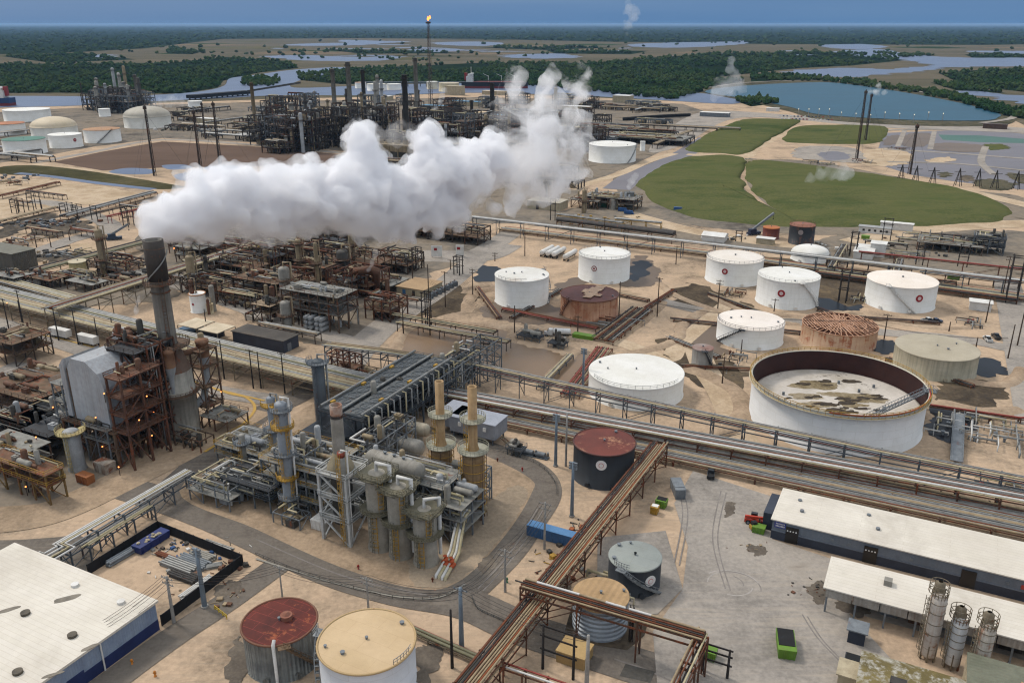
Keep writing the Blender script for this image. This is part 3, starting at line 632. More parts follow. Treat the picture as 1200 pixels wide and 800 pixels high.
def tank(key, xl, xr, yb, yr, label, wall=WHT, roof=('d8d6d1', 'cbc8c0'), kind='cone', rise=.06, wkw=None, rkw=None, stair=None, stairmat=None, sign=None, rail=None, hatch=3, name='storage_tank', cat='storage tank', roofm=None, wallm=None, n=56, nozz=True, group=None, rim=None):
    cx = (xl + xr) / 2; cg = cx; r = 5.0
    for _ in range(12):
        N = P(cg, yb); d = V((N.x, N.y, 0)).normalized(); c = N + d * r; h = zat(N, yr); mid = c + EZ * h * .5
        r = (xr - xl) / 2 * depth(mid) / FOC; cg += (cx - proj(mid)[0]) * .8
    TANKS[key] = (c, r, h)
    t = thing(name, label, cat, c, 0, group)
    tocam = -d; wm = wallm or wallmat(key, wall[0], wall[1], r, **(wkw or {}))
    mb = MB(); mb.lathe([(r + .25, -.3), (r + .25, .08), (r, .1), (r, h)], c, n); shell = mb.build('shell', wm, t)
    rm = roofm or M('roof_' + key, roof[0], roof[1], .1, .65, plates=('flat', 9, 3.2, 0, .04, .97, .88), grain=.12, **(rkw or {}))
    if kind == 'cone':
        MB().lathe([(r + .12, h - .25), (r + .12, h + .02), (r - .05, h + .03), (r * .5, h + r * rise * .55), (.01, h + r * rise)], c, n).build('roof', rm, t)
    elif kind == 'dome':
        k = rise; MB().lathe([(r + .15, h - .3), (r + .15, h)] + [(r * math.cos(a), h + r * k * math.sin(a)) for a in [i / 8 * PI / 2 for i in range(8)]] + [(.01, h + r * k)], c, n).build('roof', rm, t)
    elif kind == 'open':      # external floating roof seen inside the shell
        MB().lathe([(r - .15, h), (r - .15, h * .1)], c, n).build('inner_wall', M('inner_' + key, '3d211c', '311a17', .3, .85, streak=.3, streakcol='2a1816'), t)
    if rim:
        MB().ring(c, r + .15, .22, 64, h).build('rim', M('rim_' + rim, rim, rim, .5, .6, rust=.1), t)
    if hatch and kind in ('cone', 'dome'):
        rr = random.Random(len(key) * 31 + int(xl))
        for k in range(hatch):
            a = rr.uniform(0, 2 * PI); f = rr.choice((0, .8, .85, .6, .3)) if k else 0.0
            hz_ = h + (r * rise * (1 - f) if kind == 'cone' else r * rise * math.sqrt(max(0, 1 - f * f)))
            q = c + V((math.cos(a), math.sin(a), 0)) * r * f; q.z = hz_ - .1
            m2 = MB(); m2.cyl(q, .22 + .12 * (k % 2), .5, 12); m2.cyl(q + EZ * .5, .3 + .14 * (k % 2), .12, 12); m2.build('roof_vent', GREYM, t)
    base = math.atan2(tocam.y, tocam.x)
    if stair:
        a0, a1 = base + math.radians(stair[0]), base + math.radians(stair[1])
        s = stair_mb(c, r, h, a0, a1).build('staircase', stairmat or GALV, t)
        lm = MB(); dd = V((math.cos(a1), math.sin(a1), 0)); lm.box(c + dd * (r + .5) + EZ * (h - .05), (1.8, 2.2, .12), a1)
        railing(lm, [c + dd * (r + 1.3) + V((-dd.y, dd.x, 0)) * s_ + EZ * h for s_ in (-1.1, 1.1)]); lm.build('landing', stairmat or GALV, t)
    if rail:
        a0, a1 = base + math.radians(rail[0]), base + math.radians(rail[1])
        railing(MB(), arc(c, r - .1, a0, a1, max(6, int(abs(a1 - a0) * r / 2.2)), h)).build('edge_rail', stairmat or GALV, t)
    if nozz:
        for k in (-28, 18):
            a = base + math.radians(k); dd = V((math.cos(a), math.sin(a), 0)); q = c + dd * r + EZ * 1.0
            m3 = MB(); m3.tube([q - dd * .2, q + dd * .7], .45, 10); m3.tube([q + dd * .7, q + dd * .8], .62, 10); m3.build('manway', wm, t)
    if sign:
        ang, zf, rad, cols = sign; a = base + math.radians(ang); dd = V((math.cos(a), math.sin(a), 0))
        disc_sign(t, c + dd * (r + .02) + EZ * h * zf, dd, rad, cols)
    return t
RED = '8e1f26'
tank('a', 580, 643, 362, 330, 'plain white tank with stained roof beside the brown retention basin', hatch=5, rail=(-60, 10), rkw=dict(stain=.5, staincol='a07f5e'), wkw=dict(stain=.1), stair=(70, 130))
tank('b', 678, 738, 333, 304, 'white tank with red ring mark near the three parked white trailers', hatch=3, rail=(-180, 178), sign=(-22, .6, 1.3, [('8a4a42', 1), ('d6d4cf', .72), (RED, .35)]), rkw=dict(stain=.2))
tank('d', 828, 893, 336, 309, 'white tank with red disc standing farthest from the open topped tank', hatch=2, rail=(-180, 178), sign=(-18, .62, 1.35, [(RED, 1), ('c9b3b0', .5)]), roof=('d8d1c8', 'cfc6bb'))
tank('e', 888, 958, 363, 331, 'white tank with red disc and pale stair, overlapping its white neighbour', hatch=3, rail=(-90, 90), sign=(-10, .58, 1.5, [(RED, 1), ('c9b3b0', .5)]), stair=(75, 25), stairmat=WHITE, wkw=dict(streak=.12))
tank('f', 1017, 1094, 366, 337, 'white tank with red disc and stair beside small white shed', hatch=2, sign=(32, .6, 1.5, [(RED, 1), ('c9b3b0', .5)]), stair=(28, -18), stairmat=WHITE, roof=('e0d6cb', 'd6cabd'))
tank('g', 841, 917, 410, 387, 'low white tank with dark stair between rusty tank and small silo', hatch=4, rail=(-100, 90), stair=(-62, -12), stairmat=DARKM, roof=('dcd3ca', 'd2c7bc'))
tank('j', 690, 800, 481, 456, 'clean white tank standing between brown basin and grey pipe bridge', hatch=3, rail=(-60, 60), wkw=dict(stain=.12), rise=.035)
tank('i', 1051, 1141, 446, 421, 'beige mildewed tank with dirty streaked side by the dark pool', wall=('aaa18c', '8f8874'), roof=('a89e8a', '9a907c'), wkw=dict(streak=.6, streakcol='5f5a48', stain=.3, staincol='6e6652'), rkw=dict(stain=.3, staincol='7d735f'), hatch=3, rise=.03)
tank('dome', 928, 970, 309, 300, 'small white domed tank behind the long far pipeline', kind='dome', rise=.38, hatch=1, stair=(60, 130))
tank('c', 657, 724, 377, 354, 'rust streaked tank with half rusted flat roof below two white tanks', wall=('b3886a', '9a6c4d'), roof=('b99a80', 'a07c60'), wkw=dict(rust=.36, rustcol='8a5233', streak=.6, streakcol='74452d'), rkw=dict(rust=.75, rustcol='54302a', rscale=.05), rise=.02, hatch=2, rim='6a4331', stair=(-70, -40), stairmat=RUSTY)
c, r, h = TANKS['c']; tc_ = [o for o in COL.objects if o.get('label', '').startswith('rust streaked tank')][0]
for k, (u0, u1, v0, v1) in enumerate(((-.3, .25, .05, .32), (-.15, .3, .32, .62), (-.1, .3, -.3, .04), (.0, .3, -.62, -.31), (-.3, -.11, -.1, .04), (.31, .55, -.3, -.05), (-.05, .28, .63, .85))): m = MB(); m.box(c + EU * r * (u0 + u1) / 2 * .9 + EV * r * (v0 + v1) / 2 + EZ * (h + .28 + r * .02 + k * .01), (r * (u1 - u0), r * (v1 - v0), .14), YAW); m.build('roof_plate', M('tan_plate', 'b49a82', '9c7e66', .3, .8, rust=.2), tc_)
# roofless rusty tank with bare rafters
def rafter_tank():
    t = tank('h', 941, 1025, 414, 393, 'rusty roofless tank showing bare rafters behind the huge open tank', wall=('b3977c', 'a07f62'), wkw=dict(rust=.34, rustcol='8a5233', streak=.4, streakcol='8a5a3c'), kind='none', nozz=False)
    c, r, h = TANKS['h']; RF = M('rusted_rafter', 'bd967c', 'a27659', .3, .85, rust=.12)
    MB().lathe([(r - .1, h), (r - .1, .3), (.01, .2)], c, 48).build('inner_wall', M('rusted_inside', '6b4632', '4b2e21', .2, .9, rust=.4), t)
    for k in range(40):
        a = 2 * PI * k / 40; d = V((math.cos(a), math.sin(a), 0)); rr = [.02, .33, .66][k % 3 if k % 2 else 0]
        MB().beam(c + d * (r * (rr + .05)) + EZ * (h + .7 * (1 - rr)), c + d * r + EZ * h, .24, .3).build('rafter', RF, t)
    for f in (.35, .68, 1.0): MB().ring(c, r * f, .2, 40, h + .7 * (1 - f)).build('girder_ring', RF, t)
    rr = random.Random(8)
    mb = MB()
    for k in range(26):       # purlins and torn roof strips still in place
        x = -r + 2 * r * (k + .5) / 26; y = math.sqrt(max(0, r * r - x * x)); q0 = rr.uniform(-1, -.2) * y; q1 = rr.uniform(.2, 1) * y
        mb.box(c + V((x, (q0 + q1) / 2, h + .55)), (.3, q1 - q0, .12))
    mb.build('purlin_slats', RF, t)
rafter_tank()
# the huge open topped tank
def big_tank():
    t = tank('k', 883, 1075, 531, 484, 'huge open topped white tank with dark brown inside and sunken roof', wall=('d3d2d0', 'c9c8c6'), kind='open', n=96, wkw=dict(stain=.08), nozz=False, rim='c9c3b0')
    c, r, h = TANKS['k']; zf = h * .45
    MB().lathe([(r - .5, zf - .3), (r - .5, zf + .5), (r - 1.2, zf + .5), (r - 2.2, zf + .15), (.01, zf + .1)], c, 72).build('floating_roof', M('float_roof', 'c0b8ae', 'aea69b', .1, .8, stain=.35, staincol='857a62', rust=.1, rustcol='33291d', rscale=.12), t)
    rq = random.Random(9); SILT = groundmat('roof_silt', ['5a4f3e', '7c6f57', '968a75', '4a3f31'], .1, .4, 1.5, contrast=.15); DK = M('roof_black_stain', '2c241b', '43382a', .8, .9)
    for k in range(52):
        a = rq.uniform(0, 6.28); f = rq.uniform(.22, .62) if k < 30 else rq.uniform(.1, .9); q = c + V((math.cos(a) * r * f * 1.05, math.sin(a) * r * f * .8, zf + .11 + k * .004)); s = rq.uniform(1.0, 3.8) if k < 18 else rq.uniform(.5, 1.6); sd = rq.uniform(0, 99)
        pts = [q + V((math.cos(b) * s * 1.7, math.sin(b) * s * .75, 0)) * (1 + .75 * mnoise.noise(V((math.cos(b) * 1.7 + sd, math.sin(b) * 1.7, k)))) for b in [2 * PI * i / 26 for i in range(26)]]
        m = MB(); m.prism(pts, zf + .05, q.z); m.build('roof_puddle' if k < 18 else 'roof_stain', SILT if k < 18 else DK, t)
    MB().lathe([(r, h - .9), (r + 1.0, h - .8), (r + 1.0, h - .65), (r, h - .65)], c, 96).build('wind_girder', M('girder_pale', 'c5bda6', 'b0a68c', .3, .7), t)
    po = MB(); po.ring(c, r + .75, .1, 96, h + 1.0); po.ring(c, r + .75, .07, 96, h + .5); po.ring(c, r + .75, .07, 96, h - .6)
    for k in range(80):
        a = 2 * PI * k / 80; q = c + V((math.cos(a), math.sin(a), 0)) * (r + .75) + EZ * (h - .7); po.beam(q, q + EZ * 1.7, .09)
    po.build('handrail', YEL, t)
    pipe = arc(c, r + .35, math.radians(-115), math.radians(-15), 50, h + .2)
    MB().tube(pipe, .22, 6).build('red_foam_pipe', M('red_pipe', 'a8402c', '8e3424', .5, .6), t)
    # rolling ladder from rim to roof
    a = math.radians(-18); top = c + V((math.cos(a), math.sin(a), 0)) * (r - .3) + EZ * h; bot = c + V((2.0, -r * .62, zf + .9)); m = MB(); n = 22
    sd_ = (top - bot).cross(EZ).normalized() * .7
    for s in (-1, 1):
        m.beam(top + sd_ * s, bot + sd_ * s, .2, .35); m.beam(top + sd_ * s + EZ * 1.1, bot + sd_ * s + EZ * 1.1, .12)
        for k in range(n): q = bot.lerp(top, k / (n - 1)) + sd_ * s; m.beam(q, q + EZ * 1.1, .1)
    for k in range(2 * n): q = bot.lerp(top, k / (2 * n - 1)); m.beam(q - sd_, q + sd_, .3, .1)
    m.build('rolling_ladder', GREYM, t)
    mb = MB(); q = c + V((math.cos(a), math.sin(a), 0)) * (r + .4) + EZ * (h + .1); mb.box(q, (3.2, 3, .15), a)
    railing(mb, [q + V(p) for p in ((-1.4, -1.4, 0), (1.5, -1.4, 0), (1.5, 1.4, 0), (-1.4, 1.4, 0))], closed=True); mb.build('gauge_platform', GREYM, t)
    mb = MB(); mb.box(bot + V((-4, 0, -.75)), (9, .9, .12), .05); mb.build('ladder_track', GREYM, t)
    for k in range(7):
        a2 = R.uniform(0, 6.28); q = c + V((math.cos(a2), math.sin(a2), 0)) * r * R.uniform(.3, .85) + EZ * (zf + .1); m4 = MB(); m4.cyl(q, .4, 1.0, 10); m4.build('roof_leg', GREYM, t)
    q = c + V((-6, -r * .93, zf + .1)); MB().cyl(q, .35, 1.6, 8).build('red_post', M('red_pipe', 'a8402c', '8e3424', .5, .6), t)
big_tank()
# near tanks
LOGO = [('d8d4d0', 1), ('c08a84', .5), ('d8d4d0', .36)]
tank('l', 672, 743, 574, 534, 'black tank with rusted red roof and round white mark', wall=('2c2f33', '24272b'), roof=('6b3226', '54261d'), rkw=dict(rust=.22, rustcol='a5785a', rscale=.16, stain=.4, staincol='47211a'), wkw=dict(streak=.3, streakcol='15171a'), sign=(-4, .72, 1.35, LOGO), rise=.03, hatch=2, rim='4c2c24')
tank('m', 713, 774, 701, 669, 'dark slate tank with pale grey roof and white oval mark', wall=('30343a', '272b30'), roof=('8d918c', '7c817d'), rkw=dict(stain=.15), wkw=dict(streak=.25, streakcol='4a4a48'), sign=(38, .58, 1.25, LOGO), stair=(62, -25), rise=.05, hatch=5, rail=(-50, -10))
tank('n', 671, 736, 753, 717, 'ribbed galvanised tank with tan ridged roof in the walled pit', wallm=M('ribbed_galv', '9aa0a6', '868d94', .2, .5, .3, ribs=('z', 1.0, 0, .25), rust=.08), roofm=M('ridged_tan', 'a88a64', '987c58', .2, .7, ribs=((.9, -.44), 1.3, 0, .12)), rise=.06, hatch=3, nozz=False)
c, r, h = TANKS['n']; wl = M('ladder_dark', '2b2420', '211b18', .5, .8)
tn = [o for o in COL.objects if o.get('label', '').startswith('ribbed galvanised')][0]
lm = MB()
for s in (-.6, .6):
    for f in (1.05, 1.22): lm.beam(c + V((5.4 + s * .5, -r * .79 * f, 0)), c + V((5.4 + s * .5, -r * .79 * f, h + 1)), .14)
for k in range(24): z = h * k / 23; lm.beam(c + V((5.1, -r * .83, z)), c + V((5.7, -r * .83, z)), .1); lm.beam(c + V((5.1, -r * .83, z)), c + V((5.5, -r * .96, z + .4)), .07)
lm.build('ladder_lattice', wl, tn)
tank('o', 288, 372, 799, 755, 'streaked grey tank with rusty red plated roof beside the tan roofed tank', wallm=M('ribbed_grey', '85857f', '5e5f5c', .25, .6, .2, ribs=('ang', .8, 7.0, .2), streak=.75, streakcol='3b3a38', rust=.1), roofm=M('rust_plates', '63281e', '4c1e18', .2, .8, plates=('flat', 5.5, 2.0, 0, .05, .8, 1.9), rust=.2, rustcol='8a4a2c'), rise=.06, hatch=1, stair=(55, 2), stairmat=M('brown_stair', '6f5a42', '5a4836', .5, .8), rim='6b4632')
c, r, h = TANKS['o']; to = [o for o in COL.objects if o.get('label', '').startswith('streaked grey tank')][0]
q = c + V((r * .1, -r - .25, 0)); MB().tube([q, q + EZ * (h + .3), q + EZ * (h + .8) + V((0, .8, 0))], .3, 8).build('down_pipe', WHITE, to)
mh = MB(); mh.cyl(c + V((1.2, .5, h + r * .05)), 1.1, .8, 16); mh.cyl(c + V((1.2, .5, h + r * .05 + .8)), .8, .5, 16, .3); mh.build('roof_manhole', M('manhole_rust', '8a5c4a', '7a4c3c', .5, .8), to)
tank('p', 376, 487, 838, 789, 'white walled tank with smooth tan roof nearest the road bend', roof=('bea582', 'b29975'), wall=('c9cbcf', 'bcbfc4'), rkw=dict(stain=.08), rise=.04, hatch=4, stair=(-72, -115), rail=(30, 62), rim='a98f66')
# far tanks on the river side
for key, xl, xr, yb, yr, lab, kw in (
    ('t1', 7, 57, 143, 130, 'white flat topped tank farthest back beside the river ship', {}),
    ('t2', -8, 28, 159, 146, 'white tank with orange rusty rim cut by the frame', dict(roof=('a8683c', '8a5532'), rim='a86838')),
    ('t3', 39, 89, 164, 150, 'white tank with cream domed roof behind the green topped tank', dict(kind='dome', rise=.42, roof=('c2b39a', 'b5a68c'), wall=('cfccc4', 'c0bcb2'))),
    ('t4', 6, 52, 182, 165, 'white tank with green floating roof', dict(roof=('3f6f60', '35604f'), rise=.01)),
    ('t5', 59, 95, 174, 159, 'small bright white tank with a red spot beside the green topped tank', dict(sign=(32, .6, 1.6, [(RED, 1), ('c9b3b0', .3)]))),
    ('t6', 100, 140, 168, 153, 'white tank with brown floating roof next to the large domed tank', dict(roof=('a67a50', '8f6a48'), stair=(-20, 30), stairmat=DARKM, rise=.01)),
    ('t7', 147, 199, 151, 138, 'large white tank with shallow grey dome at the basin corner', dict(kind='dome', rise=.42, roof=('a8a193', '989184'), wall=('c9c6be', 'bbb7ad'))),
    ('t8', 221, 237, 131, 119, 'narrow white tank before the dark river pier', {}),
    ('t9', 116, 129, 137, 128, 'tiny white tank near the dark far refinery towers', {}),
    ('t10', 500, 513, 105, 96, 'narrow cream tank on the river bank below the flare mast', dict(wall=('bfb7a4', 'b0a894'))),
    ('t11', 514, 538, 108, 98, 'squat cream tank with orange stain beside the moored tanker', dict(wall=('c0b292', 'b3a484'), roof=('bdb09a', 'ab9d86'))),
    ('t12', 430, 452, 107, 99, 'white tank at the water edge behind the grey flue stacks', dict(roof=('c9c2b2', 'bdb5a4'))),
    ('t13', 453, 470, 106, 99, 'small white tank beside another at the water edge', {}),
    ('t14', 416, 429, 104, 97, 'pale orange roofed tank at the river edge', dict(roof=('b58a66', 'a57a58'))),
    ('t15', 555, 572, 139, 132, 'white low tank with tan roof behind the steam', dict(roof=('c4ac8c', 'b49c7c'))),
    ('t16', 690, 745, 192, 172, 'wide white tank half hidden by the steam near the canal', dict(hatch=3, stair=(40, 80))),
    ('t17', 750, 756, 177, 166, 'slim white standpipe tank beside the wide white tank', {}),
    ('t18', 223, 241, 367, 346, 'small white tank with orange stain and red mark in the process yard', dict(sign=(-40, .5, .5, [(RED, 1)]), rim='b07a4a')),
    ('t19', 242, 250, 368, 357, 'little cream tank right beside the small white tank', dict(wall=('b8a888', 'a89878'), roof=('b0a080', 'a09070'))),
    ('t20', 82, 102, 322, 308, 'cream tank with mossy yellow side near the far left tower', dict(wall=('b3a582', '9a8c60'), roof=('b5a98e', 'a59a80'), wkw=dict(streak=.5, streakcol='7a6a35'))),
    ('t21', 811, 835, 432, 411, 'small grey silo tank with rusty top beside the dirt track', dict(wall=('8d8a84', '75726c'), roof=('7a4a3a', '8d8a84'), wkw=dict(streak=.5), stair=(60, 10), stairmat=DARKM)),
    ('t22', 894, 913, 281, 268, 'red brown rusted tank with orange top near the crane', dict(wall=('6a3228', '5a2a22'), roof=('a5602c', '8f5428'), wkw=dict(rust=.2, rustcol='7f4020'))),
    ('t23', 925, 954, 288, 266, 'charred black tank with torn rusty top near the white dome', dict(wall=('26282c', '1c1e22'), roof=('8a5a44', '7a4a38'), wkw=dict(rust=.35, rustcol='5a3a2c'), sign=(-5, .7, 1.3, [('8a7f7c', 1)]), rail=(-180, 178), stairmat=RUSTY)),
    ('t24', 731, 743, 244, 226, 'grey steaming cylinder tank by the canal mouth', dict(wall=('6f6f6c', '5d5d5a'), roof=('5d5d5a', '4d4d4a'), hatch=2)),
    ('t25', 697, 712, 240, 228, 'tan cylindrical tank on legs at the plume base', dict(wall=('8f7d66', '7d6b56'), roof=('9a8a74', '8a7a64'))),
):
    kw.setdefault('hatch', 1); kw.setdefault('nozz', False); kw.setdefault('n', 32)
    tank(key, xl, xr, yb, yr, lab, **kw)
# ------------------------------------------------------------------ pipe bridges
PG = M('pipe_grey', '8f8f8c', '73726e', .5, .5, .3, rust=.1); PT = M('pipe_tan', '9c8a6c', '84725a', .5, .65, rust=.15); PR = M('pipe_rust', '6e4028', '54301f', .5, .85, rust=.35)
PW = M('pipe_white', 'cac8c4', 'b8b5ae', .5, .5, rust=.05); PD = M('pipe_dark', '3e3a36', '2f2c2a', .5, .7, rust=.2); PRED = M('pipe_red', '8f3f34', '7a3329', .5, .6, rust=.1); PO = M('pipe_orange_rust', '94532f', '7a4227', .5, .85, rust=.3)
PCRM = M('pipe_cream', 'b5a98c', 'a0946f', .5, .6, rust=.08); POL = M('pipe_olive', '76735a', '63604a', .5, .65)
FGR = M('frame_grey', '595f64', '464b50', .6, .65, rust=.15); FRU = M('frame_rust', '5d4232', '432e23', .6, .85, rust=.4); FTN = M('frame_tan', '7d725f', '665c4b', .6, .8, rust=.25)
def rack(name, label, pts, wd, pipes, step=8, tiers=(0,), mat=FGR, feet=None, girder=.3, brace=True, ground=0.0, group=None, col=.3, deck=None):
    """pts: world points along the top tier"""
    a = V(pts[0]); t = thing(name, label, 'pipe rack', (a.x, a.y, 0), 0, group)
    nb = 0
    for i in range(len(pts) - 1):
        p, q = V(pts[i]), V(pts[i + 1]); L = (q - p).length; d = (q - p).normalized(); s = V((-d.y, d.x, 0)).normalized(); n = max(1, int(round(L / step)))
        for k in range(n + (1 if i == len(pts) - 2 else 0)):
            c = p + d * (L * k / n); m = MB(); h = c.z - ground
            for e in (-1, 1):
                b = c + s * e * wd / 2; m.beam(V((b.x, b.y, ground)), b + EZ * .3, col)
            for tz in tiers: m.beam(c - s * wd * .55 + EZ * tz, c + s * wd * .55 + EZ * tz, col * .9, .35)
            if brace and h > 3:
                l, r_ = c - s * wd / 2, c + s * wd / 2; z0, z1 = V((0, 0, -h + .3)), V((0, 0, min(tiers) - .3))
                if nb % 2: m.beam(l + z0, r_ + z1, col * .55)
                else: m.beam(r_ + z0, l + z1, col * .55)
                if nb % 3 == 0:
                    for e in (-1, 1): m.beam(c + s * e * wd / 2 + z0, c + s * e * wd / 2 + d * min(step, L - L * k / n if k < n else 0) + z1, col * .5)
            m.build('support_frame', mat, t); nb += 1
        if girder:
            m = MB()
            for e in (-1, 1):
                for tz in tiers: m.beam(p + s * e * wd / 2 + EZ * tz, q + s * e * wd / 2 + EZ * tz, girder * .6, girder)
            m.build('girder_frame', mat, t)
    if deck:
        for i in range(len(pts) - 1):
            p, q = V(pts[i]), V(pts[i + 1]); m = MB(); m.beam(p + EZ * deck[1], q + EZ * deck[1], wd * deck[0], .12); m.build('walkway_grating', deck[2], t)
    for off, dz, r, pm in pipes:
        path = []
        for i, p in enumerate(pts):
            p = V(p); d = (V(pts[min(i + 1, len(pts) - 1)]) - V(pts[max(i - 1, 0)])); d.z = 0; d.normalize(); s = V((-d.y, d.x, 0)); path.append(p + s * off + EZ * (dz + r + .18))
        e0 = (path[1] - path[0]).normalized() * R.uniform(-1, 2); path[0] = path[0] - e0
        MB().tube(path, r, 7).build('pipe', pm, t)
    return t
def pipes(n, w, mats, rmin=.12, rmax=.3, dz=(0,), rnd=R):
    out = []
    for k in range(n):
        out.append((-w / 2 + w * (k + .5) / n + rnd.uniform(-.1, .1), rnd.choice(dz), rnd.uniform(rmin, rmax), rnd.choice(mats)))
    return out
def along(px0, px1, z): return [P(*px0, z), P(*px1, z)]
# grey bridge running above the black tank to the frame's edge
rack('pipe_rack', 'slender grey pipe bridge on lattice legs passing in front of the huge open tank', [P(556, 427, 7.5), P(800, 480, 7.5), P(1033, 529, 7.5), P(1225, 566, 7.5)], 3.2, [(-1.1, 0, .28, PCRM), (-.4, 0, .14, PRED), (.2, 0, .2, PG), (.9, 0, .16, PG), (0, -1.9, .2, PG), (.8, -1.9, .14, PRED)], 9, (0, -2), FGR)
rack('pipe_rack', 'grey pipe bridge crossing the pond road towards the dark cooler unit', [P(384, 404, 7), P(450, 412, 7), P(552, 428, 7.5)], 4.5, pipes(6, 4, [PG, PT, PCRM]), 7, (0, -2), FGR)
# the long low band of pipes
A = P(518, 470, 1.4); B = P(1222, 617, 1.4)
rack('pipe_track', 'long low band of many tan, grey and rusty pipes on sleepers', [A, B], 13.5, pipes(26, 13, [PT, PG, PG, PD, PR, PCRM, PG, PT, PD], .12, .3), 11, (0, ), FRU, brace=False, col=.4)
A2 = P(512, 458, 4.4); B2 = P(1222, 588, 4.4)
rack('pipe_rack', 'low rusty rack of grey pipes along the back of the long pipe band', [A2, B2], 6.5, pipes(9, 6, [PG, PG, PT, PW, PR, PCRM], .15, .32) + [(-3.6, .9, .12, PW)], 9, (0, -1.6), FRU, brace=False)
# rusty diagonal pipe bridge
mats = [PO, PO, PR, PR, PT, PCRM, PD, PT]
rack('pipe_rack', 'rusty diagonal pipe bridge running down from the black tank to the bottom edge', [P(772, 521, 6.0), P(545, 806, 6.0)], 4.6, pipes(9, 4.4, mats, .14, .26) + pipes(5, 4.2, mats, .12, .2, (-1.9,)), 9, (0, -2), FRU, deck=(.5, .1, M('rusty_grating', '6b3a26', '4c2a1d', .4, .9, rust=.4)))
rack('pipe_rack', 'rusty cross bridge carrying a white wrapped pipe past the ribbed tank', [P(613, 684, 9), P(824, 746, 9)], 2.6, [(-1.2, 0, .2, PT), (-.5, 0, .16, PR), (0, 0, .16, PD), (.5, 0, .2, PR), (.2, -1.3, .2, PT), (1.3, -1.3, .16, PCRM)], 11, (0, -1.5), FRU, girder=.35)
t = [o for o in COL.objects if o.get('label', '').startswith('rusty cross bridge')][0]
p0, p1 = P(613, 684, 9), P(824, 746, 9); dd = (p1 - p0).normalized(); s = V((-dd.y, dd.x, 0))
for u0, u1, m_ in ((0, .07, PT), (.07, .32, PW), (.32, .47, PT), (.47, .58, PW), (.6, .72, PW), (.72, 1, PT)): MB().tube([p0.lerp(p1, u0) + s * 1.1 + EZ * .5, p0.lerp(p1, u1) + s * 1.1 + EZ * .5], .24, 8).build('wrapped_pipe', m_, t)
rack('pipe_rack', 'rusty pipe bridge with tan pipe turning towards the bottom edge by lime bin', [P(822, 745, 8.5), P(790, 812, 8.5)], 2.4, [(-1, 0, .22, PT), (-.2, 0, .15, PR), (.8, 0, .18, PCRM), (0, -1.4, .15, PD)], 7, (0, -1.5), FRU)
# left pipe rack with expansion loop
Z = 5.0
rack('pipe_rack', 'grey rack of three white pipes passing above the yard beside white roof', [P(-25, 695, Z), P(75, 641, Z), P(222, 553, Z)], 3.4, [(-1.4, 0, .2, PG)], 7, (0, -1.7), FGR)
t = [o for o in COL.objects if o.get('label', '').startswith('grey rack of three white')][0]
p0, p1 = P(-25, 692, Z + .5), P(222, 551, Z + .5); d = (p1 - p0).normalized(); s = V((-d.y, d.x, 0)); L = (p1 - p0).length; c0 = (P(62, 645, Z + .5) - p0).dot(d)
for k in range(4):
    o = -.6 + k * .62; w_ = 3.2 - k * .62; g = 3.0 - k * .5
    MB().tube([p0 + s * o, p0 + s * o + d * (c0 - g), p0 + s * (o - w_) + d * (c0 - g), p0 + s * (o - w_) + d * (c0 + g), p0 + s * o + d * (c0 + g), p0 + s * o + d * L], .2, 8).build('looped_pipe', PW if k != 1 else PCRM, t)
rack('pipe_rack', 'short grey rack lower beside the pipe loops near road corner', [P(100, 640, 3.4), P(176, 593, 3.4)], 2.6, pipes(4, 2.2, [PG, PW, PCRM]), 6, (0,), FGR)
# racks round the left unit
rack('pipe_rack', 'tan elevated pipeway climbing past the tall stack on trestle legs', [P(60, 362, 9), P(345, 272, 9)], 8, pipes(10, 7.6, [PT, PT, PCRM, PR, PG], .2, .45), 12, (0, -2.5), FTN, brace=True)
rack('pipe_rack', 'wide grey green pipeway on low legs behind the precipitator', [P(-30, 338, 6), P(200, 396, 6), P(432, 452, 6)], 14, pipes(22, 13.4, [PG, POL, PG, PCRM, PT, PG], .2, .38), 12, (0, -2.2), FTN)
rack('pipe_rack', 'low tan pipe row along the frame edge near the white vapour tank', [P(-20, 322, 5), P(90, 352, 5)], 7, pipes(9, 6.6, [PCRM, PG, PT], .2, .4), 10, (0,), FTN)
rack('pipe_rack', 'dark pipe row below the two white sand lots', [P(75, 254, 2.5), P(180, 226, 2.5)], 6, pipes(5, 5.4, [PD, PD, PG], .4, .7), 14, (0,), FRU, brace=False)
rack('pipe_rack', 'red painted pipe row at the foot of the steam plume', [P(128, 254, 4), P(190, 239, 4)], 3, pipes(2, 2.4, [PRED], .3, .4), 9, (0,), M('frame_red', '8c3c34', '73312b', .5, .7), brace=False)
rack('pipe_rack', 'tan pipe row beside rubble in the far left yard', [P(-10, 262, 2), P(66, 243, 2)], 4, pipes(4, 3.6, [PD, PT], .3, .5), 14, (0,), FRU, brace=False)
rack('pipe_rack', 'rusty pipe row crossing behind the sand lot to the canal', [P(0, 230, 2), P(68, 214, 2)], 4, pipes(4, 3.6, [PR, PT], .3, .5), 14, (0,), FRU, brace=False)
rack('pipe_rack', 'olive pipes in a long row from mossy tank to the pallet yard', [P(40, 318, 3.5), P(170, 284, 3.5)], 7, pipes(6, 6.4, [POL, PT, PD], .4, .7), 14, (0,), FTN, brace=False)
